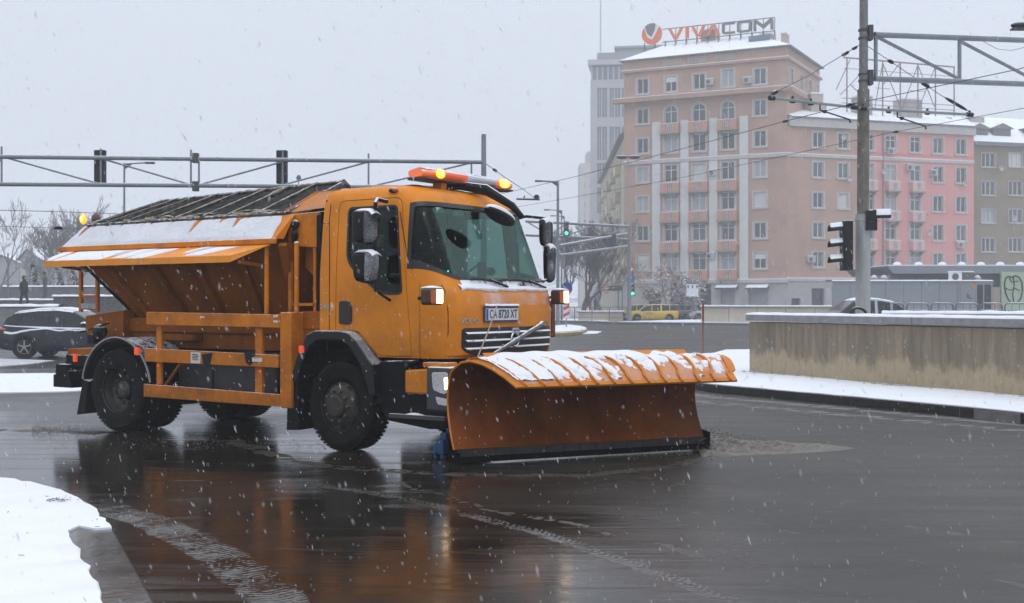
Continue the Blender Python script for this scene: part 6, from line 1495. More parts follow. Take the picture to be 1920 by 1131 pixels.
suv = [(0,.95,.95),(.02,1.12,1.15),(.06,1.12,1.45),(.14,1.10,1.66),(.35,1.08,1.73),(.55,1.07,1.71),(.63,1.06,1.60),(.74,1.04,1.20),(.78,1.04,1.06),(.9,.95,.96),(1.0,.6,.62)]
suv = [(a, b*1.22, c*1.22) for a, b, c in hatch2]
p = at(1586, 567, 39.5)
sv, sct, lps = car('parked_car', 'car with a snowy roof mostly hidden behind the tan parapet wall', (p.x, p.y, 0), R(180), 3.7, 1.73, 1.8, mat('silver_blue_paint', (.18,.22,.26), .3, .4, coat=.5), suv, (.15,.29,.42), parts=True)
sv['category'] = 'car'
mb = MB(); mb.grid(lambda u, v: (3.7*(-.42+.40*u), (v-.5)*1.1, lps(.08+.40*u)[1]+.01+.05*min(1, 8*min(u,1-u,v,1-v)+.05)), 30, 12); obj('roof_snow', mb, snow_soft, sv, smooth=True)

# ------------------------------------------------------------------ gantries, poles, signals, lamps
def tpost(name, label, cat, x, Y, ytop, r0, r1, m, group=None, ybase=None, n=12):
    p = at(x, 567, Y); zt_ = CH+(HZ-ytop)/F0*Y; t = thing(name, label, cat, (p.x, p.y, 0), 0, group)
    mb = MB(); mb.tube([(0,0,0),(0,0,zt_)], [r0, r1], n); obj('pole', mb, m, t, smooth=True, auto=60); return t, p, zt_
# left gantry
gl_ = thing('traffic_gantry', 'long grey lattice gantry crossing the left sky with signal heads hung on it', 'gantry', tuple(at(907, 567, 36.9).xy)+(0,))
def LG(x, y): Y = 35.3+(36.9-35.3)*x/907; p = at(x, y, Y); return Vector((p.x, p.y, p.z)) - Vector(gl_.location)
mb = MB(); mb.tube([LG(907,567)*Vector((1,1,0)) if False else Vector((0,0,0)), LG(907,252)], [.11,.075], 12); obj('pole', mb, galv, gl_, smooth=True, auto=60)
def chord(a, b, r, nm='chord', par=gl_, m=galv): mb = MB(); mb.tube([a, b], r, 10); o = obj(nm, mb, m, par, smooth=True, auto=60); return o
chord(LG(-60,293.5), LG(905,304), .065); chord(LG(-60,345), LG(905,352), .065)
for x, t_ in ((3,275),(189,279),(358,281),(373,303),(530,284),(691,288),(884,303)):
    chord(LG(x,t_), LG(x,351 if x > 373 else 347), .03, 'upright')
for a, b in (((5,294),(187,345)),((192,298),(356,346)),((376,346),(528,304)),((534,346),(690,304)),((694,350),(882,306)),((-60,340),(2,300))): chord(LG(*a), LG(*b), .028, 'diagonal')
for y in (296, 349):
    mb = MB(); c = LG(367, y); mb.box(c.x-.09,c.x+.09,c.y-.09,c.y+.09,c.z-.16,c.z+.14); obj('flange', mb, galv_dark, gl_, bevel=.01)
def signal(name, label, parent_pt, rz, lit=None, n=3, group=None, s=1.0, visors=True, snow_v=True):
    t = thing(name, label, 'traffic light', tuple(parent_pt), rz, group)
    mb = MB(); mb.box(-.16*s,.16*s,-.10*s,.10*s,-.52*s,.52*s); obj('housing', mb, blk, t, bevel=.02*s)
    for i in range(n):
        z = (.33-.33*i)*s
        mb = MB(); mb.lathe([(0,0),(.105*s,0),(.105*s,-.01)], (0,-.105*s,z), 1, 16); obj('lens', mb, lit_green if lit == i else mat('signal_lens', (.03,.03,.03), .2), t)
        if visors:
            mb = MB(); mb.grid(lambda u, v: (.125*s*cos(pi*v), -.10*s-.26*s*u, z+.125*s*sin(pi*v)-.03*s*u), 6, 14); mb.grid(lambda u, v: (.135*s*cos(pi*v), -.10*s-.26*s*u, z+.135*s*sin(pi*v)-.03*s*u), 6, 14); obj('visor', mb, blk, t, smooth=True)
            if snow_v: mb = MB(); mb.grid(lambda u, v: (.13*s*cos(pi*(.12+.76*v)), -.10*s-.25*s*u, z+(.13+.035*sin(pi*v))*s*sin(pi*(.12+.76*v))-.03*s*u+.006), 8, 10); obj('visor_snow', mb, snow_soft, t, smooth=True)
    return t
o_ = Vector(gl_.location)
for x, lb_ in ((185,'black back of a three-lens signal head on the gantry, nearest the left edge'),(528,'black back of a three-lens signal head on the gantry above the salt hopper')):
    p = LG(x, 312)+o_; signal('traffic_light', lb_, (p.x-.03, p.y+.22, p.z), R(180-8), visors=False, group='signals on the left gantry')
# left street lamp and far small lamp
def lamp(x, Y, ytop, xarm, label, group='street lamps beyond the crossing', m=galv, r=.06, head=.7):
    t, p, zt_ = tpost('street_lamp', label, 'street lamp', x, Y, ytop, r*1.3, r*.8, m, group, n=8); dx = (xarm-x)/F0*Y
    mb = MB(); mb.tube([(0,0,zt_-.05),(dx*.75,0,zt_+.02)], r*.6, 6); obj('arm', mb, m, t)
    s = 1 if dx > 0 else -1; mb = MB(); mb.box(min(dx*.7,dx), max(dx*.7,dx), -.12, .12, zt_-.04, zt_+.06); mb.prism([(0,zt_-.35),(s*.45*min(1,Y/60),zt_-.02),(0,zt_-.02)], 1, -.03, .03); obj('lamp_head', mb, galv_dark, t, bevel=.02)
    return t
lamp(233, 60, 306, 290, 'slim street lamp with a long arm seen between the gantry tubes above the hopper')
lamp(1046, 70, 340, 1003, 'tallest dark street lamp right of the truck cab, arm to the left', r=.09)
lamp(1053, 93, 394, 1020, 'street lamp just behind the tallest one, its short arm lower', r=.07)
lamp(1058, 112, 405, 1032, 'farthest and lowest of the street lamps right of the truck cab', r=.07)
t, p, zt_ = tpost('street_lamp', 'small round-headed lamp peeping over the salt hopper', 'street lamp', 560, 95, 334, .05, .04, galv, 'street lamps beyond the crossing', n=6)
mb = MB(); mb.ell((0,0,zt_),(.2,.2,.26),10,8); obj('lamp_head', mb, galv_dark, t, smooth=True)
t, p, zt_ = tpost('street_lamp', 'twin-headed dark street lamp in front of the tan pink facade', 'street lamp', 1178, 97, 296, .09, .06, mat('faded_pole', (.30,.30,.30), .6), 'street lamps beyond the crossing', n=8)
for s in (-1, 1):
    mb = MB(); mb.ell((s*.50, 0, zt_+.05), (.50,.2,.17), 14, 8); obj('lamp_head', mb, blk, t, smooth=True)
# right pole with gantry and tram wire arms
PY = 25.2
rp = thing('wire_pole', 'tall mottled concrete and steel pole behind the parapet wall', 'pole', tuple(at(1618, 567, PY).xy)+(0,))
conc = mat('mottled_concrete', (.115,.105,.085), .85, var=.4, vs=9, bump=.3, bs=20, dirt=((.26,.25,.24), .5, 5), stretch=(1,1,.5)); conc2 = mat('pole_concrete', (.30,.31,.31), .8, var=.15, vs=3, bump=.1, stretch=(4,4,.5))
def ZP(y, Y=PY): return CH+(HZ-y)/F0*Y
mb = MB(); mb.tube([(0,0,0),(0,0,ZP(402))], .155, 24); obj('lower_shaft', mb, conc2, rp, smooth=True, auto=60)
mb = MB(); mb.tube([(0,0,ZP(402)),(.01,0,ZP(168))], [.125,.125], 20); obj('middle_shaft', mb, conc, rp, smooth=True, auto=60)
mb = MB(); mb.tube([(.01,0,ZP(168)),(.02,0,ZP(-60))], [.095,.085], 20); obj('upper_shaft', mb, mat('upper_steel', (.16,.165,.165), .6, .3, var=.3, vs=12, bump=.2), rp, smooth=True, auto=60)
for y in (57,72,140,152): 
    mb = MB(); mb.lathe([(.09,-.02),(.115,-.02),(.115,.02),(.09,.02)], (.015,0,ZP(y)), 2, 16); obj('clamp_ring', mb, galv_dark, rp)
for y in (62, 146):
    mb = MB(); mb.box(.10,.20,-.10,.10,ZP(y+14),ZP(y-14)); obj('clamp_plate', mb, galv_dark, rp, bevel=.01)
mb = MB(); mb.lathe([(.155,-.03),(.175,-.03),(.175,.03),(.155,.03)], (0,0,ZP(412)), 2, 20); obj('collar', mb, conc2, rp)
RGt = thing('traffic_gantry', 'grey tubular gantry arm reaching right from the tall pole', 'gantry', tuple(at(1634, 567, PY).xy)+(0,)); ro = Vector(RGt.location)
def RG(x, y): Y = PY+(x-1634)/286*.9; return at(x, y, Y) - ro
chord(RG(1640,65), RG(2100,82), .063, par=RGt); chord(RG(1640,147.5), RG(2100,164), .063, par=RGt)
for x, (a, b) in ((1642,(66,147)),(1799,(76,150)),(1960,(80,158))): chord(RG(x,a), RG(x,b), .042, 'upright', RGt)
for a, b in (((1646,70),(1796,147)),((1803,79),(1958,160))): chord(RG(*a), RG(*b), .038, 'diagonal', RGt)
# tram wire cross arm
wa = thing('overhead_cross_arm', 'horizontal insulated arm on the tall pole carrying the overhead wires', 'wire arm', (rp.location.x, PY, 0)); wo_ = Vector(wa.location)
aL, aC, aR = at(1447, 184, 23.9)-wo_, at(1617, 206, 25.2)-wo_, at(1818, 214, 26.6)-wo_
aL.z = aC.z; aR.z = aC.z
aL = Vector((at(1447,184,1).x*0+ (1447-CX)/F0*24.0 - wo_.x, 24.0-wo_.y, CH+(HZ-184)/F0*24.0)); aR = Vector(((1818-CX)/F0*25.9-wo_.x, 25.9-wo_.y, CH+(HZ-215)/F0*25.9))
mb = MB(); mb.tube([aL, aC+Vector((0,-.16,0)), aR], .032, 8); obj('arm_tube', mb, mat('arm_metal', (.22,.24,.25), .5, .3, snow=(.5,.9,.8), sns=20), wa, smooth=True, auto=60)
for f_, ln in ((.0,.12),(.11,.10),(.21,.10),(.44,.16),(.49,.16),(.62,.08),(.80,.08),(1.0,.16)):
    p_ = aL.lerp(aC, f_*2) if f_ < .5 else aC.lerp(aR, f_*2-1); d_ = (aR-aL).normalized()
    if .3 < f_ < .55: p_ = p_ + Vector((0,-.16,0))
    mb = MB(); mb.tube([p_-d_*ln/2, p_+d_*ln/2], .052, 8); mb.tube([p_+Vector((0,0,-.05)), p_+Vector((0,0,.09))], .025, 6); obj('insulator', mb, blk, wa, smooth=True)
for f_ in (.26, .66):
    p_ = aL.lerp(aC, f_*2) if f_ < .5 else aC.lerp(aR, f_*2-1); d_ = (aR-aL).normalized(); mb = MB(); mb.tube([p_+Vector((0,0,.05)), p_+Vector((0,0,-.12)), p_+d_*.3+Vector((0,0,-.18)), p_+d_*.75+Vector((0,0,-.27)), p_+d_*.78+Vector((0,0,-.34))], .018, 6); mb.ell(p_+d_*.12+Vector((0,0,-.14)), (.05,.05,.045), 8, 6); obj('steady_arm', mb, blk, wa, smooth=True)
def wire(name, label, pts, r, group='overhead wires', beads=()):
    t = thing(name, label, 'wire', tuple(pts[0]), 0, group); o = Vector(pts[0]); mb = MB(); mb.tube([Vector(p)-o for p in pts], r, 5); obj('cable', mb, mat('wire_dark', (.06,.065,.075), .6), t)
    for (f_, ln, rr) in beads:
        L_ = len(pts)-1; x = f_*L_; i = min(int(x), L_-1); c = Vector(pts[i]).lerp(Vector(pts[i+1]), x-i)-o; d = (Vector(pts[i+1])-Vector(pts[i])).normalized(); mb = MB(); mb.tube([c-d*ln/2, c-d*ln*.3, c+d*ln*.3, c+d*ln/2], [rr*.5,rr,rr,rr*.5], 8); obj('insulator', mb, blk, t, smooth=True)
    return t
ptop = at(1614, 83, PY); armL = aL+wo_; armR = aR+wo_
wire('stay_wire', 'stay wire sloping from the tall pole down to the left tip of the wire arm', [ptop, ptop.lerp(armL,.2), ptop.lerp(armL,.6), armL+Vector((0,0,.08))], .008, beads=((.08*3*.5,.16,.035),(.30,.22,.04),(.97,.16,.04)))
ptr = at(1626, 86, PY); wire('stay_wire', 'stay wire sloping from the tall pole down to the right tip of the wire arm', [ptr, ptr.lerp(armR,.3), ptr.lerp(armR,.7), armR+Vector((0,0,.06))], .008, beads=((.25,.14,.04),(.55,.25,.04),(2.55/3,.6,.035)))
def wz(x, y, z): Y = (z-CH)*F0/(HZ-y); return at(x, y, Y)
wire('tram_wire', 'upper overhead wire running from the right edge past the tall pole to the far left', [wz(2100,75,5.55), wz(1909,130,5.55), wz(1600,195,5.52), wz(1466,229,5.50), wz(1268,282,5.48), wz(1080,331,5.45), wz(930,366,5.45), wz(700,400,5.5)], .008, beads=((2.05/7,.2,.035),(2.95/7,.18,.03)))
wire('tram_wire', 'lower overhead wire fading across the tan pink facade', [wz(2100,163,5.55), wz(1920,203,5.55), wz(1680,247,5.52), wz(1411,305,5.50), wz(1280,333,5.48), wz(1080,369,5.45), wz(965,389,5.45), wz(800,410,5.5)], .007, beads=((2.0/7,.16,.03),))
wire('tram_wire', 'thin wire crossing the sky at the left edge above the bare trees', [at(-60,393,52), at(110,397,56), at(215,401,60), at(420,405,70)], .016)
wire('tram_wire', 'lowest thin wire at the left edge, just above the hazy hills', [at(-60,422,58), at(80,427,62), at(215,432,68), at(420,437,80)], .014)
wire('tram_wire', 'short wire hanging from the gantry pole behind the cab roof', [at(912,308,36.9), at(950,335,40), at(985,358,44), at(1005,374,48)], .012, beads=((.4/3,.5,.05),))
wire('tram_wire', 'thin sagging wire under the right gantry arm', [at(1840,76,27), at(1870,92,27), at(1895,95,27.3), at(1925,88,27.6), at(1980,60,28)], .006)
mb = MB(); o0 = at(1000, 372, 48); mb.tube([at(968,373,48)-o0, at(1012,374,48)-o0], .045, 6); mb.tube([at(983,374,48)-o0, at(983,367,48)-o0], .03, 6); mb.ell(at(1006,370,48)-o0, (.12,.06,.12), 8, 6)
oo = obj('overhead_wire_bracket', mb, blk, None, smooth=True, loc=o0); tag(oo, 'short dark wire arm in the sky right behind the truck cab', 'wire arm')
# signals on the right pole
p = at(1587, 461, 25.0); signal('traffic_light', 'black three-lens signal with snowy visors facing left on the tall pole', p, R(-90-0), s=1.02)
p = at(1641, 413, 25.1); sg_ = signal('traffic_light', 'signal head with a snow-capped visor pointing right on the tall pole', (p.x, p.y, p.z-.0), R(75), s=.42, n=1, visors=False)
mb = MB(); mb.box(-.15,.15,-.02,.20,-.22,.20); mb.grid(lambda u, v: (.14*cos(pi*v), -.02-.30*u, .05+.13*sin(pi*v)), 6, 12); obj('visor', mb, blk, sg_, smooth=True); mb = MB(); mb.grid(lambda u, v: (.14*cos(pi*(.1+.8*v)), -.02-.29*u, .06+(.13+.05*sin(pi*v))*sin(pi*(.1+.8*v))), 8, 10); obj('visor_snow', mb, snow_soft, sg_, smooth=True)
mb = MB(); q = at(1618, 567, 24.9); pts_ = [at(1596,592,24.7), at(1597,584,24.7), at(1603,578,24.7), at(1612,578,24.7), at(1622,584,24.7), at(1625,594,24.7)]; o0 = pts_[0].copy(); mb.tube([a-o0 for a in catmull([Vector(v) for v in pts_], 5)], .03, 8); oo = obj('bent_pipe', mb, blk, None, smooth=True, loc=o0); tag(oo, 'bent black pipe hooking up at the foot of the tall pole', 'pipe')
# lamp head entering at the top right corner
cl_ = at(1910, 48, 14); mb = MB(); mb.ell((.10,0,0), (.20,.08,.045), 14, 8); mb.box(.1,1.2,-.03,.03,-.01,.03); mb.box(-.08,.22,-.06,.06,-.05,-.03); oo = obj('lamp_head', mb, galv_dark, None, smooth=True, loc=cl_, auto=50); oo.name = 'street_lamp'; tag(oo, 'dark street lamp head poking in at the top right corner', 'street lamp')
# mid-distance gantries with signals, signs
mg = thing('traffic_gantry', 'distant grey gantry right of the cab carrying a green signal', 'gantry', tuple(at(1180, 567, 88).xy)+(0,)); mo = Vector(mg.location)
def MG(x, y, Y=88): return at(x, y, Y)-mo
faded = mat('faded_galvanised', (.20,.215,.235), .6, .2, var=.15, snow=(.6,.95,.8), sns=4)
mb = MB(); mb.tube([Vector((0,0,0)), MG(1180,423)], [.17,.13], 10); obj('pole', mb, faded, mg, smooth=True)
chord(MG(985,415), MG(1180,425), .10, par=mg, m=faded); chord(MG(985,441), MG(1180,449.5), .10, par=mg, m=faded)
for a, b in (((1062,442),(1108,425)),((1108,425),(1126,446)),((1126,446),(1170,428)),((1030,441),(1062,420)),((990,417),(1030,441))): chord(MG(*a), MG(*b), .05, 'diagonal', mg, faded)
mg2 = thing('traffic_gantry', 'snow-lined lattice gantry arm slanting behind the green signal', 'gantry', tuple(at(1176, 567, 90).xy)+(0,)); mo = Vector(mg2.location)
def M2(x, y): Y = 90-(1176-x)/128*16; return at(x, y, Y)-mo
chord(M2(1048,461), M2(1176,438), .09, par=mg2, m=faded); chord(M2(1050,479), M2(1176,462), .09, par=mg2, m=faded)
for k in range(9): x = 1050+k*12.5; chord(M2(x, 461-(x-1048)*.18+2), M2(x+10, 478-(x-1040)*.14), .045, 'diagonal', mg2, faded)
mb = MB(); mb.box(M2(1142,450).x-.5, M2(1142,450).x+.5, M2(1142,450).y-.15, M2(1142,450).y+.15, M2(1142,452).z-.4, M2(1142,440).z); obj('bracket_box', mb, galv_dark, mg2)
p = at(1062, 429, 87.6); signal('traffic_light', 'signal showing green on the distant gantry beside the cab mirror', p, R(0), lit=2, s=1.05)
p = at(1186, 543, 95); signal('traffic_light', 'signal showing green on the post left of the yellow taxi', p, R(0), lit=2, s=1.0)
sgp, p, zt_ = tpost('sign_post', 'post with a triangle yield sign and a round blue sign left of the yellow taxi', 'sign post', 1182, 96, 500, .055, .05, faded, n=8)
def facing(nm, poly, y, m, par, th=.03): mb = MB(); mb.prism(poly, 1, y, y+th); return obj(nm, mb, m, par)
zt1 = CH+(HZ-508)/F0*96
tri = [(-.36,.33),(.36,.33),(0,-.30)]
facing('yield_sign', [(x, z+zt1) for x, z in tri], -.12, mat('sign_red', (.50,.04,.035), .5), sgp); facing('yield_face', [(x*.62, z*.62+zt1+.02) for x, z in tri], -.135, mat('sign_white', (1,1,1)), sgp, .012)
zt2 = CH+(HZ-524)/F0*96
mb = MB(); mb.lathe([(0,-.12),(.36,-.12),(.36,-.09),(0,-.09)], (0,0,zt2), 1, 28); obj('blue_sign', mb, mat('sign_blue', (.03,.13,.36), .5), sgp)
mb = MB(); mb.bar((-.02,-.13,zt2-.22),(.02,-.13,zt2+.22),.07,.02,up=(0,1,0)); mb.bar((0,-.132,zt2-.05),(-.2,-.132,zt2-.18),.06,.02,up=(0,1,0)); mb.prism([(-.13,zt2+.08),(.13,zt2+.10),(.0,zt2+.28)],1,-.136,-.123); obj('sign_arrow', mb, mat('sign_white', (1,1,1)), sgp)
sb, p, zt_ = tpost('sign_board', 'square white board on two thin posts right of the snowy little tree', 'sign', 1298, 92, 534, .03, .03, faded, n=6)
zb1, zb0 = CH+(HZ-533)/F0*92, CH+(HZ-556)/F0*92
mb = MB(); mb.box(-.46,.46,-.06,-.02,zb0,zb1); obj('board', mb, mat('board_white', (.60,.64,.68), .5), sb)
mb = MB(); 
for dx in (-.33,.0,.36): mb.box(dx-.06,dx+.06,-.07,-.062,zb1-.32,zb1-.08)
obj('board_print', mb, mat('board_ink', (.10,.13,.16), .6), sb); mb = MB(); mb.tube([(.30,0,0),(.30,0,zb0)], .03, 6); obj('pole', mb, faded, sb)
bs2, p, zt_ = tpost('keep_side_sign', 'round dark blue arrow sign above a red and white chevron board on the snowy island', 'sign', 1062, 63, 530, .035, .035, faded, n=6)
z1 = CH+(HZ-541)/F0*63; mb = MB(); mb.lathe([(0,-.1),(.32,-.1),(.32,-.07),(0,-.07)], (0,0,z1), 1, 28); obj('round_sign', mb, mat('sign_navy', (.025,.035,.20), .5), bs2)
mb = MB(); mb.bar((-.2,-.112,z1+.16),(.16,-.112,z1-.16),.06,.02,up=(0,1,0)); obj('sign_arrow', mb, mat('arrow_grey', (.45,.40,.38), .6), bs2)
zc0, zc1_ = CH+(HZ-597)/F0*63, CH+(HZ-572)/F0*63
mb = MB(); mb.box(-.16,.16,-.08,-.05,zc0,zc1_); 
for k in range(2): zz = zc0+.06+k*.36; mb.prism([(-.158,zz),(.158,zz+.16),(.158,zz+.32),(-.158,zz+.16)], 1, -.088, -.081, 1)
obj('chevron_board', mb, [mat('chevron_white', (.62,.60,.60), .5), mat('chevron_red', (.50,.035,.03), .5)], bs2)
# ------------------------------------------------------------------ cream walls, fence, kiosk, railings
creamm = mat('cream_wall', (.50,.45,.37), .85, var=.12, vs=.8, dirt=((.36,.32,.27), .4, 1.2))
def farwall(label, x0, x1, Y0, Y1, yt, yb, nm='low_wall', m=creamm, th=.5, snow=True, seams=0):
    a = at(x0, 567, Y0); b = at(x1, 567, Y1); d = (b-a); L_ = d.length; rz = math.atan2(d.y, d.x); t = thing(nm, label, 'wall', (a.x, a.y, 0), rz)
    h = CH+(HZ-yt)/F0*Y0-.15; mb = MB(); mb.box(0, L_, 0, th, -.02, h); obj('wall_body', mb, m, t)
    mb = MB(); mb.box(-.08, L_+.08, -.08, th+.08, h+.003, h+.10); obj('coping', mb, capm, t)
    if snow: snowstrip(-.08, L_+.08, -.06, th+.06, h+.10, .07, 60, parent=t)
    for k in range(1, seams+1): mb = MB(); mb.box(L_*k/(seams+1)-.02, L_*k/(seams+1)+.02, -.006, .0, 0, h); obj('joint', mb, mat('joint_dark', (.15,.13,.11), .9), t)
    return t, L_, h
farwall('long cream wall with snow on top in front of the block\'s shops', 1315, 1700, 84, 78, 573, 600, seams=6)
farwall('short cream wall behind the railing left of the sign post', 1085, 1168, 92, 92, 583, 598)
farwall('low snow-topped wall just behind the tan parapet wall', 1660, 2050, 29, 27, 584, 600, m=mat('dark_wall', (.13,.12,.11), .8, var=.3), th=.35)
def fence(label, x0, x1, Y, y0, y1, n, m, group=None, hump=False):
    a = at(x0, 567, Y); b = at(x1, 567, Y); L_ = b.x-a.x; t = thing('railing', label, 'railing', (a.x, a.y, 0), 0, group); z1 = CH+(HZ-y0)/F0*Y; z0 = CH+(HZ-y1)/F0*Y
    mb = MB(); mb.bar((0,0,z1),(L_,0,z1),.05,.05); mb.bar((0,0,z0),(L_,0,z0),.04,.04); obj('rail', mb, m, t)
    for k in range(n+1):
        mb = MB(); mb.box(L_*k/n-.03, L_*k/n+.03, -.03, .03, min(0,z0), z1+.02); obj('post', mb, m, t)
    bb = MB(); q = int(L_/.14)
    for k in range(q): bb.box(L_*k/q-.009, L_*k/q+.009, -.009, .009, z0, z1)
    o = obj('baluster', bb, m, t); tag(o, kind='stuff'); return t
fence('thin grey railing on the far kerb left of the sign post', 1045, 1175, 89, 576, 596, 4, mat('rail_grey', (.16,.16,.17), .6))
# rounded barrier panels on the walkway behind the wall
barm = mat('barrier_steel', (.10,.115,.13), .5, .3, snow=(.5,.9,.9), sns=9)
proto = None
YB = 41.0; xs0 = [1676 + k*46 for k in range(6)]
for k, x in enumerate([1683, 1702+0, 1745, 1792, 1838, 1885, 1930]):
    if k == 0: x0, x1 = 1672, 1694
    else: x0, x1 = 1700+(k-1)*46, 1700+(k-1)*46+41
    a = at(x0, 567, YB); w = (x1-x0)/F0*YB; z1, z0 = CH+(HZ-569)/F0*YB, .25
    lbs = ['narrow first barrier panel right beside the parked car behind the wall','second barrier panel right of the parked car, behind the parapet wall','third barrier panel from the parked car, below the grey pavilion','fourth barrier panel from the parked car, below the air conditioners','fifth barrier panel from the parked car, below the dark doorway','sixth barrier panel, in front of the pale green graffiti wall','barrier panel cut by the right edge of the photo']
    t = thing('barrier_panel', lbs[k], 'barrier', (a.x, a.y, 0), 0, 'rounded barrier panels behind the wall'); r_ = .12
    mb = MB(); mb.tube([(0,0,0),(0,0,z1-r_),(r_*.3,0,z1-r_*.3),(r_,0,z1),(w-r_,0,z1),(w-r_*.3,0,z1-r_*.3),(w,0,z1-r_),(w,0,0)], .028, 6); mb.tube([(0,0,z1-.22),(w,0,z1-.22)], .015, 5); obj('frame', mb, barm, t, smooth=True)
    n_ = max(3, int(w/.11)); 
    for j in range(1, n_): mb = MB(); mb.box(w*j/n_-.008, w*j/n_+.008, -.008, .008, .2, z1-.22 if j % 2 else z1-.02); obj('bar', mb, barm, t)
wlk = [at(1560,567,30), at(2150,567,30), at(2150,567,60), at(1540,567,60)]
slab('walkway', wlk, -.02, .10, mat('walkway_snowy', (.4,.41,.43), .8, var=.3, vs=.8))
# grey pavilion
kgm = mat('pavilion_grey', (.24,.265,.29), .5, .2, var=.06, vs=.5); YK = 56
kq = at(1560, 567, YK); K = thing('metro_pavilion', 'long low grey metal pavilion with a flat snowy roof behind the barrier panels', 'pavilion', (kq.x, kq.y, 0))
def KX(x, Y=YK): return (x-CX)/F0*Y - kq.x
def KZ(y, Y=YK): return CH+(HZ-y)/F0*Y
nP = 9; xA, xB = KX(1560), KX(1862)
for k in range(nP):
    mb = MB(); a = xA+(xB-xA)*k/nP; b = xA+(xB-xA)*(k+1)/nP; mb.box(a+.008, b-.008, 0, .06, 0, KZ(529)); obj('wall_panel', mb, kgm, K)
mb = MB(); mb.prism([(xA+.01,.065),(xB-.01,.065),(xB-.01,5),(xA+1.5,5)], 2, 0, KZ(529)-.02); mb.prism([(xA-.03,-.05),(xB+.02,-.05),(xB+.02,5.05),(xA+1.5,5.05)], 2, KZ(529)+.0, KZ(529)+.06); obj('lower_box', mb, kgm, K)
snowstrip(xA, xB, -.03, 1.2, KZ(529)+.06, .05, 60, parent=K)
up = MB(); uy = 5.0
def KXu(x): return (x-CX)/F0*(YK+uy) - kq.x
def KZu(y): return CH+(HZ-y)/F0*(YK+uy)
up.box(KXu(1668), KXu(2080), uy, uy+6, KZ(529)-.1, KZu(513)); obj('upper_wall', up, mat('pavilion_wall', (.30,.32,.335), .6, var=.08), K)
up = MB(); up.prism([(KXu(1654), KZu(500)),(KXu(2090), KZu(500)),(KXu(2090), KZu(514)),(KXu(1666), KZu(514)),(KXu(1656), KZu(504))], 1, uy-.9, uy+6.5); obj('roof_fascia', up, kgm, K)
up = MB(); up.box(KXu(1654), KXu(2090), uy-.85, uy+6.4, KZu(500)+.01, KZu(500)+.07); obj('roof_snow', up, snowm, K)
for x in (1676,1716,1760,1796,1832,1868,1905):
    mb = MB(); mb.ell((KXu(x), uy-.5, KZu(500)+.08), (.22,.2,.15), 10, 6); obj('roof_dome', mb, snow_soft, K, smooth=True)
gb = MB(); gb.box(KXu(1860), KXu(1915), uy-1.2, uy-1.0, 0, KZu(511)); obj('green_panel', gb, mat('pale_green_panel', (.40,.47,.36), .6, var=.1), K)
gf = MB(); ys_ = uy-1.215
def gs(pts, r=.035): gf.tube([Vector((KXu(x), ys_, KZu(y))) for x, y in pts], r, 5)
YG = YK+uy
gs(catmull_px := [(1867,523),(1872,519),(1879,521),(1885,518),(1892,521),(1897,530),(1898,545),(1895,560),(1890,566)]); gs([(1867,523),(1865,535),(1867,550),(1872,562),(1876,566)]); gs([(1881,519),(1883,535),(1880,552),(1882,566)], .03); gs([(1866,540),(1875,545),(1884,541),(1893,546)], .025); gs([(1874,521),(1878,530),(1890,528)], .025)
obj('graffiti_line', gf, mat('graffiti_ink', (.03,.035,.03), .6), K)
gf = MB(); gf.box(KXu(1901), KXu(1914), ys_, ys_+.01, KZu(541), KZu(537)); obj('red_scrawl', gf, mat('scrawl_red', (.40,.12,.10), .6), K)
mb = MB(); mb.box(KX(1832)-.0, KX(1858), -.01, .0, .1, KZ(534)); mb.box(KX(1844)-.03, KX(1844)+.03, -.03, -.011, .1, KZ(534), 1); obj('dark_door', mb, [shopdark, kgm], K)
mb = MB(); mb.box(KX(1822), KX(1829), -.012, -.002, KZ(541), KZ(533)); obj('orange_sticker', mb, mat('sticker_orange', (.5,.22,.04), .6), K)
mb = MB(); mb.tube([(KX(1812), -.02, KZ(551)), (KX(1818), -.02, KZ(555)), (KX(1813), -.02, KZ(557)), (KX(1822), -.02, KZ(560))], .02, 4); obj('graffiti_line', mb, mat('graffiti_ink', (1,1,1)), K)
for x, d_ in ((1798,0),(1819,1)):
    mb = MB(); c = KX(x); z = KZ(528)+.03; mb.box(c-.26,c+.26,.3,.65,z,z+.42,1 if d_ else 0); mb.lathe([(0,.29),(.16,.29),(.16,.27),(0,.27)], (c-.06,0,z+.21), 1, 14, 1); mb.box(c-.28,c+.28,.28,.67,z+.423,z+.48,2); o_k = obj('air_conditioner', mb, [white_pl, mat('fan_grille', (.1,.1,.1)), snowm], None); o_k.location = K.location; tag(o_k, 'left white air conditioner standing on the grey pavilion ledge' if not d_ else 'right dark-fronted air conditioner on the grey pavilion ledge', 'air conditioner', 'air conditioners on the pavilion')
for x in (1645, 1664, 1840):
    mb = MB(); c = KX(x); z = KZ(528)+.03; mb.lathe([(0,0),(.17,0),(.17,.16),(.10,.26),(0,.3)], (c,.5,z), 2, 12); obj('roof_vent', mb, mat('vent_red_grey', (.30,.22,.23), .6, snow=(.3,.8,.6)), K, smooth=True)
mb = MB(); mb.box(KX(1660), KX(1750), 1.4, 1.5, KZ(529), KZ(523.5)); obj('green_strip', mb, mat('green_metal', (.06,.13,.10), .5), K)
mb = MB(); mb.tube([(KX(1796),-.3,0),(KX(1796),-.3,KZ(535))], .02, 5); obj('thin_post', mb, faded, K)
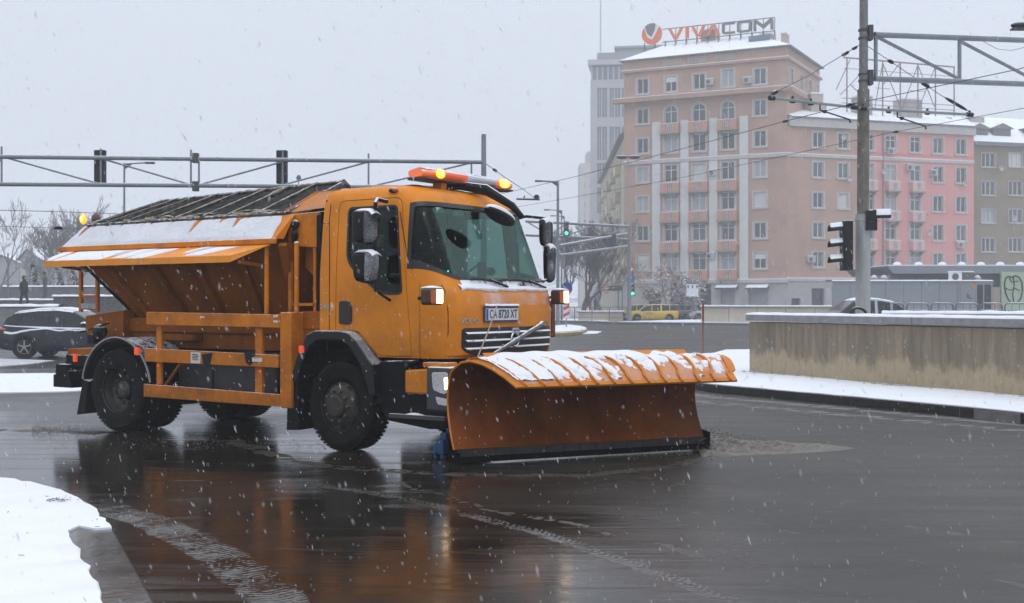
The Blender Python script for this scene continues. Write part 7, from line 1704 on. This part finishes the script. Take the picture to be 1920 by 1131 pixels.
# ------------------------------------------------------------------ people
def person(label, x, yfoot, Y, h, coat, hair=(.02,.015,.012), legs=(.02,.02,.025), group=None, rz=0, phase=.0):
    p = at(x, 567, Y); z0 = max(0, CH+(HZ-yfoot)/F0*Y) ; t = thing('person', label, 'person', (p.x, p.y, z0), rz, group); k = h/1.75
    def sk(nm, V, E, rad, m, lvl=2):
        me = bpy.data.meshes.new(nm); me.from_pydata([tuple(Vector(v)*k) for v in V], E, []); me.materials.append(m); o = bpy.data.objects.new(nm, me); COL.objects.link(o); o.parent = t
        md = o.modifiers.new('s', 'SKIN'); 
        for i, r in enumerate(rad): me.skin_vertices[0].data[i].radius = (r*k, r*k)
        me.skin_vertices[0].data[0].use_root = True; sb_ = o.modifiers.new('u', 'SUBSURF'); sb_.levels = lvl; sb_.render_levels = lvl; return o
    c = mat('coat_%d%d%d' % tuple(int(q*99) for q in coat), coat, .85, var=.2); tr = mat('trousers', legs, .85); skn = mat('skin', (.42,.26,.19), .6, var=.05)
    me_ = bpy.data.meshes.new
    V = [(0,0,.95),(0,0,1.15),(0,0,1.38),(0,0,1.50),(0,-.01,1.60),(0,-.01,1.70),(.19,0,1.40),(.24,.03,1.14),(.22,-.06,.90),(-.19,0,1.40),(-.24,.03,1.14),(-.22,-.04,.90),(.10,0,.90),(.11,-.04-.08*phase,.50),(.11,.02-.16*phase,.07),(.11,-.14-.16*phase,.04),(-.10,0,.90),(-.11,.02+.08*phase,.50),(-.11,.06+.16*phase,.07),(-.11,-.10+.12*phase,.04)]
    E_ = [(0,1),(1,2),(2,3),(3,4),(4,5),(2,6),(6,7),(7,8),(2,9),(9,10),(10,11),(0,12),(12,13),(13,14),(14,15),(0,16),(16,17),(17,18),(18,19)]
    sk('body', V, E_, [.15,.15,.17,.07,.095,.085,.075,.055,.035,.075,.055,.035,.10,.07,.05,.04,.10,.07,.05,.04], c)
    mb = MB(); mb.ell((0,-.055*k,1.64*k), (.07*k,.06*k,.09*k), 10, 8); mb.ell((0,-.118*k,1.63*k), (.014*k,.02*k,.02*k), 6, 4); obj('face', mb, skn, t, smooth=True)
    mb = MB(); mb.ell((0,.01*k,1.68*k), (.10*k,.11*k,.10*k), 12, 8); obj('hair', mb, mat('hair', hair, .8), t, smooth=True)
    return t
person('person in dark clothes walking past the low walls at far left', 45, 582, 58, 1.7, (.03,.033,.04), phase=1, rz=R(70))
person('person with a pale hood standing by the left walls behind the truck', 84, 562, 72, 1.7, (.10,.105,.12), hair=(.3,.16,.1), rz=R(100))
person('person in a red jacket, small, on the snowy square beyond the bare tree', 1106, 590, 112, 1.7, (.30,.05,.05), rz=R(120))
person('person in a dark blue coat on the snowy square beyond the bare tree', 1116, 590, 112, 1.75, (.03,.06,.10), rz=R(60))
# driver in the cab (left seat = far side), seated, hands on the wheel
Mt = Matrix.Translation((O2[0], O2[1], 0)) @ Matrix.Rotation(R(-33), 4, 'Z')
def seated(label, v, reach):
    base = Mt @ Vector((-.06, v, 1.56)); t = thing('person', label, 'person', tuple(base), R(-33)); dk = mat('work_jacket', (.022,.024,.026), .9, var=.2); skn = mat('skin', (.42,.26,.19))
    V = [(0,0,.06),(-.04,0,.3),(-.02,0,.52),(0,0,.62),(.03,0,.74),(.02,0,.82),(.02,-.2,.50),(.14,-.26,.28),(.36,-.17,.32),(.02,.2,.50),(.14,.26,.28),(.36,.17,.32),(.12,-.1,.05),(.45,-.12,.08),(.52,-.12,-.30),(.12,.1,.05),(.45,.12,.08),(.52,.12,-.30)]
    E_ = [(0,1),(1,2),(2,3),(3,4),(4,5),(2,6),(6,7),(7,8),(2,9),(9,10),(10,11),(0,12),(12,13),(13,14),(0,15),(15,16),(16,17)]
    rad = [.14,.14,.16,.06,.085,.07,.075,.055,.04,.075,.055,.04,.10,.08,.06,.10,.08,.06]
    me = bpy.data.meshes.new('body'); me.from_pydata(V, E_, []); me.materials.append(dk); o = bpy.data.objects.new('body', me); COL.objects.link(o); o.parent = t
    o.modifiers.new('s', 'SKIN')
    for i, r in enumerate(rad): me.skin_vertices[0].data[i].radius = (r, r)
    me.skin_vertices[0].data[0].use_root = True; sb_ = o.modifiers.new('u', 'SUBSURF'); sb_.levels = 2; sb_.render_levels = 2
    mb = MB(); mb.ell((.055,0,.74), (.075,.068,.10), 14, 10); mb.ell((.135,0,.73), (.018,.014,.024), 6, 5); obj('face', mb, skn, t, smooth=True)
    mb = MB(); mb.ell((.135*0+.118,-.028,.755), (.008,.014,.008), 6, 4); mb.ell((.118,.028,.755), (.008,.014,.008), 6, 4); obj('eyes', mb, black_hole, t)
    mb = MB(); mb.ell((.02,0,.785), (.10,.085,.09), 14, 10); obj('cap', mb, mat('cap_dark', (.015,.016,.018), .9), t, smooth=True)
    for s in (-1, 1):
        mb = MB(); mb.ell((.40,s*.16,.33), (.05,.04,.03), 8, 6)
        for q in range(4): mb.tube([(.43,s*(.135+.018*q),.34),(.475,s*(.135+.018*q),.35-.004*q),(.485,s*(.137+.018*q),.325)], .009, 5)
        mb.tube([(.40,s*.125,.34),(.44,s*.11,.33)], .010, 5); obj('hand', mb, skn, t, smooth=True)
    return t
seated('driver in a dark jacket and cap at the wheel inside the orange cab', 1.70, 1)
seated('dark-clothed passenger seen through the side window of the orange cab', .56, 0)
# ------------------------------------------------------------------ trees
barkm = mat('bare_bark', (.075,.068,.065), .9, var=.25, snow=(.3,.9,.45), sns=6)
bark_snowy = mat('frosted_twigs', (.30,.25,.235), .9, var=.3, snow=(.0,.7,.5), sns=5)
def tree(label, base, H, seed, m=barkm, spread=.5, depth=6, r0=None, fork=(2,3), trunk_f=.28, group=None, up=.12, thin=.62, nm='bare_tree', mind=.012):
    rg = random.Random(seed); t = thing(nm, label, 'tree', tuple(base), 0, group); r0 = r0 or H*.022; TRK, CRW = MB(), MB()
    def br(p, d, L, r, k):
        n = 3 if k < 2 else 2; pts = [p]; q = p
        for i in range(n):
            d = (d + Vector((rg.gauss(0,.13), rg.gauss(0,.13), rg.gauss(0,.08)+up*.3))).normalized(); q = q + d*L/n; pts.append(q)
        (TRK if k == 0 else CRW).tube(pts, [max(mind, r*(1-.35*i/n)) for i in range(n+1)], 7 if k == 0 else (4 if k < 3 else 3), cap=False)
        if k >= depth: return
        c = rg.randint(*fork) + (1 if k == 0 else 0)
        for j in range(c):
            f = rg.uniform(.45, 1) if j else 1; bp_ = pts[0].lerp(pts[-1], f) if f < 1 else pts[-1]
            ax = Vector((rg.gauss(0,1), rg.gauss(0,1), rg.gauss(0,.35))).normalized(); nd = (d + ax*spread*(1.2 if j else .5) + Vector((0,0,up))).normalized(); br(bp_, nd, L*rg.uniform(.62,.88), r*thin*rg.uniform(.8,1.1), k+1)
    br(Vector((0,0,-.05)), Vector((0,0,1)), H*trunk_f, r0, 0)
    zmax = max(v[2] for v in CRW.v); kz = H/zmax
    for M_ in (TRK, CRW): M_.v = [(v[0]*kz, v[1]*kz, v[2]*kz) if M_ is CRW or True else v for v in M_.v]
    obj('trunk', TRK, m, t, smooth=True); obj('crown', CRW, m, t); return t
def tb(x, Y, ytop): p = at(x, 567, Y); return (p.x, p.y, 0), CH+(HZ-ytop)/F0*Y
b, H = tb(1094, 102, 408); tree('big dark bare tree right of the cab, in front of the beige houses', b, H, 3, depth=8, spread=.55, r0=.34, trunk_f=.30, fork=(2,3), up=.16, mind=.017, thin=.56)
b, H = tb(1062, 118, 425); tree('bare tree behind the lamp posts right of the cab', b, H, 14, depth=8, spread=.5, r0=.24, up=.2, mind=.018, thin=.56)
b, H = tb(1128, 120, 400); tree('bare tree against the beige houses, just left of the tan pink block', b, H, 25, depth=8, spread=.5, r0=.24, up=.2, mind=.018, thin=.56)
b, H = tb(1246, 104, 492); tree('small frosted tree in front of the shops of the tan pink block', b, H, 8, m=bark_snowy, depth=8, spread=.85, r0=.10, trunk_f=.16, fork=(2,3), up=.0, mind=.022, nm='frosted_tree')
b, H = tb(158, 92, 364); tree('bare tree with fine twigs above the left end of the hopper', b, H, 5, m=mat('hazed_bark', (.20,.195,.195), .9, var=.3, snow=(.3,.9,.5), sns=6), depth=8, spread=.5, r0=.2, mind=.022, up=.18)  # bark colour lightened to stand for haze over the left trees
b, H = tb(118, 108, 440); tree('lower bare tree left of the hopper\'s amber beacon', b, H, 11, m=mat('hazed_bark', (1,1,1)), depth=7, spread=.6, r0=.16, mind=.024)
b, H = tb(212, 115, 385); tree('bare tree hidden behind the salt hopper, only its top twigs showing', b, H, 17, m=mat('hazed_bark', (1,1,1)), depth=7, spread=.5, r0=.16, mind=.024)
b, H = tb(-28, 66, 355); tree('bare tree whose twigs enter at the left edge', b, H, 21, m=mat('hazed_bark', (1,1,1)), depth=7, spread=.55, r0=.15, mind=.014)
def conifer(label, x, Y, ytop, w, seed, group=None):
    p = at(x, 567, Y); H = CH+(HZ-ytop)/F0*Y; rg = random.Random(seed); t = thing('conifer', label, 'tree', (p.x, p.y, 0), 0, group); mb = MB(); mb.tube([(0,0,0),(0,0,H*.95)], [.12,.02], 6); obj('trunk', mb, barkm, t); mb = MB()
    for i in range(650):
        f = rg.random(); z = H*(.06+.92*f); r = w*(1-f)**.75*rg.uniform(.55,1.05); a = rg.random()*2*pi; c = Vector((r*cos(a), r*sin(a), z)); e = Vector((cos(a),sin(a),-.5))*rg.uniform(.25,.5); s = Vector((-sin(a),cos(a),0))*rg.uniform(.10,.2)
        mb.add([c-e*.4-s, c-e*.4+s, c+e*.6], [(0,1,2)]); mb.add([c-e*.4-s+Vector((0,0,.12)), c+e*.5, c-e*.4+Vector((0,0,-.15))], [(0,1,2)])
    obj('crown', mb, mat('conifer_green', (.035,.05,.04), .9, var=.4, vs=2, snow=(.3,.9,.5), sns=3), t); return t
conifer('dark clipped conifer by the pale house at far left', 62, 90, 497, .75, 1, 'conifers at far left')
conifer('broad dark conifer left of the hopper ladder', 107, 84, 503, 1.1, 2, 'conifers at far left'); conifer('conifer half hidden by the hopper underside', 137, 86, 508, .9, 3, 'conifers at far left')
# ------------------------------------------------------------------ far left: terraces, walls, houses
terr = mat('terrace_wall', (.16,.17,.18), .85, var=.3, vs=1, snow=(.7,.95,.7), sns=2)
def lwall(label, x0, x1, Y, yt, nm='terrace_wall', th=.6, m=terr):
    a = at(x0, 567, Y); b = at(x1, 567, Y); h = CH+(HZ-yt)/F0*Y; t = thing(nm, label, 'wall', (a.x, a.y, 0)); mb = MB(); mb.box(0, b.x-a.x, 0, th, 0, h); obj('wall_body', mb, m, t); snowstrip(-.05, b.x-a.x+.05, -.08, th+.08, h, .10, 60, parent=t); return t
lwall('rear grey terrace wall with a white snow line at far left', -60, 215, 80, 538)
lwall('middle grey terrace wall at far left with people walking before it', -60, 100, 66, 563)
lwall('clipped grey hedge-like wall between the ladder and the middle terrace', 100, 240, 62, 556, m=mat('hedge_grey', (.10,.105,.10), .9, var=.5, vs=6, snow=(.3,.8,.5), sns=5, bump=.5))
lwall('front low parapet with snow just above the blue hatchback', -60, 108, 48, 575, m=mat('parapet_grey', (.22,.23,.24), .8, var=.2))
def house(label, x0, x1, Y, ye, yr, wallc, group='hazy houses at far left', wins=((.2,.5),(.6,.5)), roofc=None, ridge=.35):
    a = at(x0, 567, Y); b = at(x1, 567, Y); W_ = b.x-a.x; h = CH+(HZ-ye)/F0*Y; hr = CH+(HZ-yr)/F0*Y; t = thing('house', label, 'house', (a.x, a.y, 0), 0, group); D_ = 8
    mb = MB(); mb.prism([(0,0),(W_,0),(W_,h),(W_*ridge,hr),(0,h)], 1, 0, D_); obj('wall', mb, wallc, t)
    mb = MB(); mb.prism([(-.4,h-.15),(W_*ridge,hr+.12),(W_+.4,h-.15),(W_+.4,h+.02),(W_*ridge,hr+.32),(-.4,h+.02)], 1, -.3, D_+.3); obj('roof', mb, mat('house_roof', (.14,.14,.15), .8, snow=(.1,.6,.65), sns=.7), t)
    for fx, fz in wins: mb = MB(); mb.box(W_*fx-.5, W_*fx+.5, -.04, -.01, h*fz-.7, h*fz+.7); obj('window', mb, pane_ms[0], t)
    return t
hs = mat('house_render', (.36,.35,.32), .85, var=.08)
house('pale gabled house with a snow-streaked roof behind the far left trees', 38, 73, 150, 487, 471, hs, wins=((.7,.55),(.3,.5)))
house('low hazy house at the left edge, roof just under the hills', -15, 36, 160, 494, 481, mat('house_grey', (.28,.28,.28), .85))
house('small hazy building behind the clipped conifer', 75, 98, 165, 497, 488, hs); house('dim building seen under the hopper\'s rear end', 100, 150, 150, 500, 486, mat('house_grey', (1,1,1)))
slab('snowy_bank', [at(-200,567,81), at(260,567,81), at(260,567,200), at(-400,567,200)], 0, CH+(HZ-540)/F0*81, mat('bank_snow', (.40,.42,.45), .85, var=.35, vs=.5))
for i, (x, Y, yt, lb_) in enumerate(((15,74,475,'thin pole at the left edge near the hazy houses'),(50,84,480,'left one of a pair of thin poles before the pale house'),(54,86,481,'right one of a pair of thin poles before the pale house'),(98,88,505,'thin pole beside the broad dark conifer'),(84,130,432,'faint tall pole against the hazy hills'))):
    tpost('thin_pole', lb_, 'pole', x, Y, yt, .06, .05, faded, 'thin poles at far left', n=6)
for x, y, Y, c_ in ((16,508,100,(.05,.05,.06)),(26,508,104,(.4,.08,.1))): pass
# shop front clutter by the beige street, mid-left poles
b_ = at(1000, 567, 108); 
for i, (x0, x1, Y, yt, col_, lb_) in enumerate(((1040,1062,112,585,(.35,.37,.40),'pale parked van right behind the far end of the cab'),)):
    pass
# ------------------------------------------------------------------ falling snow
fl_ = MB(); rg = random.Random(99)
fall = Vector((.30,.05,-1)).normalized()
for i in range(14000):
    Y = 2.2 + 42*rg.random()**1.2; x = rg.uniform(-.52,.52)*Y; z = CH+rg.uniform(-.30,.30)*Y
    if z < .03: continue
    r_ = rg.uniform(.0007,.0017)*(1+.05*Y)*(.9 if Y > 4 else .6); r_ *= rg.choice((.7,.85,1,1,1.2,1.6)); d_ = (fall + Vector((rg.gauss(0,.16), rg.gauss(0,.2), 0))).normalized(); c = Vector((x, Y, z)); a1 = d_.cross(Vector((0,1,0))).normalized(); a2 = d_.cross(a1); L_ = r_*rg.uniform(2.0, 8.5)
    P_ = [c+d_*L_, c-d_*L_, c+a1*r_, c-a1*r_*.9+a2*.2*r_, c+a2*r_, c-a2*r_*.8]
    fl_.add(P_, [(0,2,4),(0,4,3),(0,3,5),(0,5,2),(1,4,2),(1,3,4),(1,5,3),(1,2,5)])
me = bpy.data.meshes.new('falling_snow'); me.from_pydata(fl_.v, [], fl_.f); me.materials.append(mat('flake', (.62,.64,.68), .9, var=0)); fo_ = bpy.data.objects.new('falling_snow', me); COL.objects.link(fo_); tag(fo_, kind='stuff')
# ------------------------------------------------------------------ haze
hzb = MB(); hzb.box(-425, 425, -18, 775, -1.2, 72); hm_ = bpy.data.materials.new('haze'); hm_.use_nodes = True; t_ = hm_.node_tree; t_.nodes.clear(); o_ = t_.nodes.new('ShaderNodeOutputMaterial'); v_ = t_.nodes.new('ShaderNodeVolumePrincipled'); v_.inputs['Color'].default_value = (.94,.96,.99,1); v_.inputs['Density'].default_value = .0021; v_.inputs['Anisotropy'].default_value = .2; t_.links.new(v_.outputs[0], o_.inputs['Volume'])
tag(obj('haze', hzb, hm_), kind='stuff')
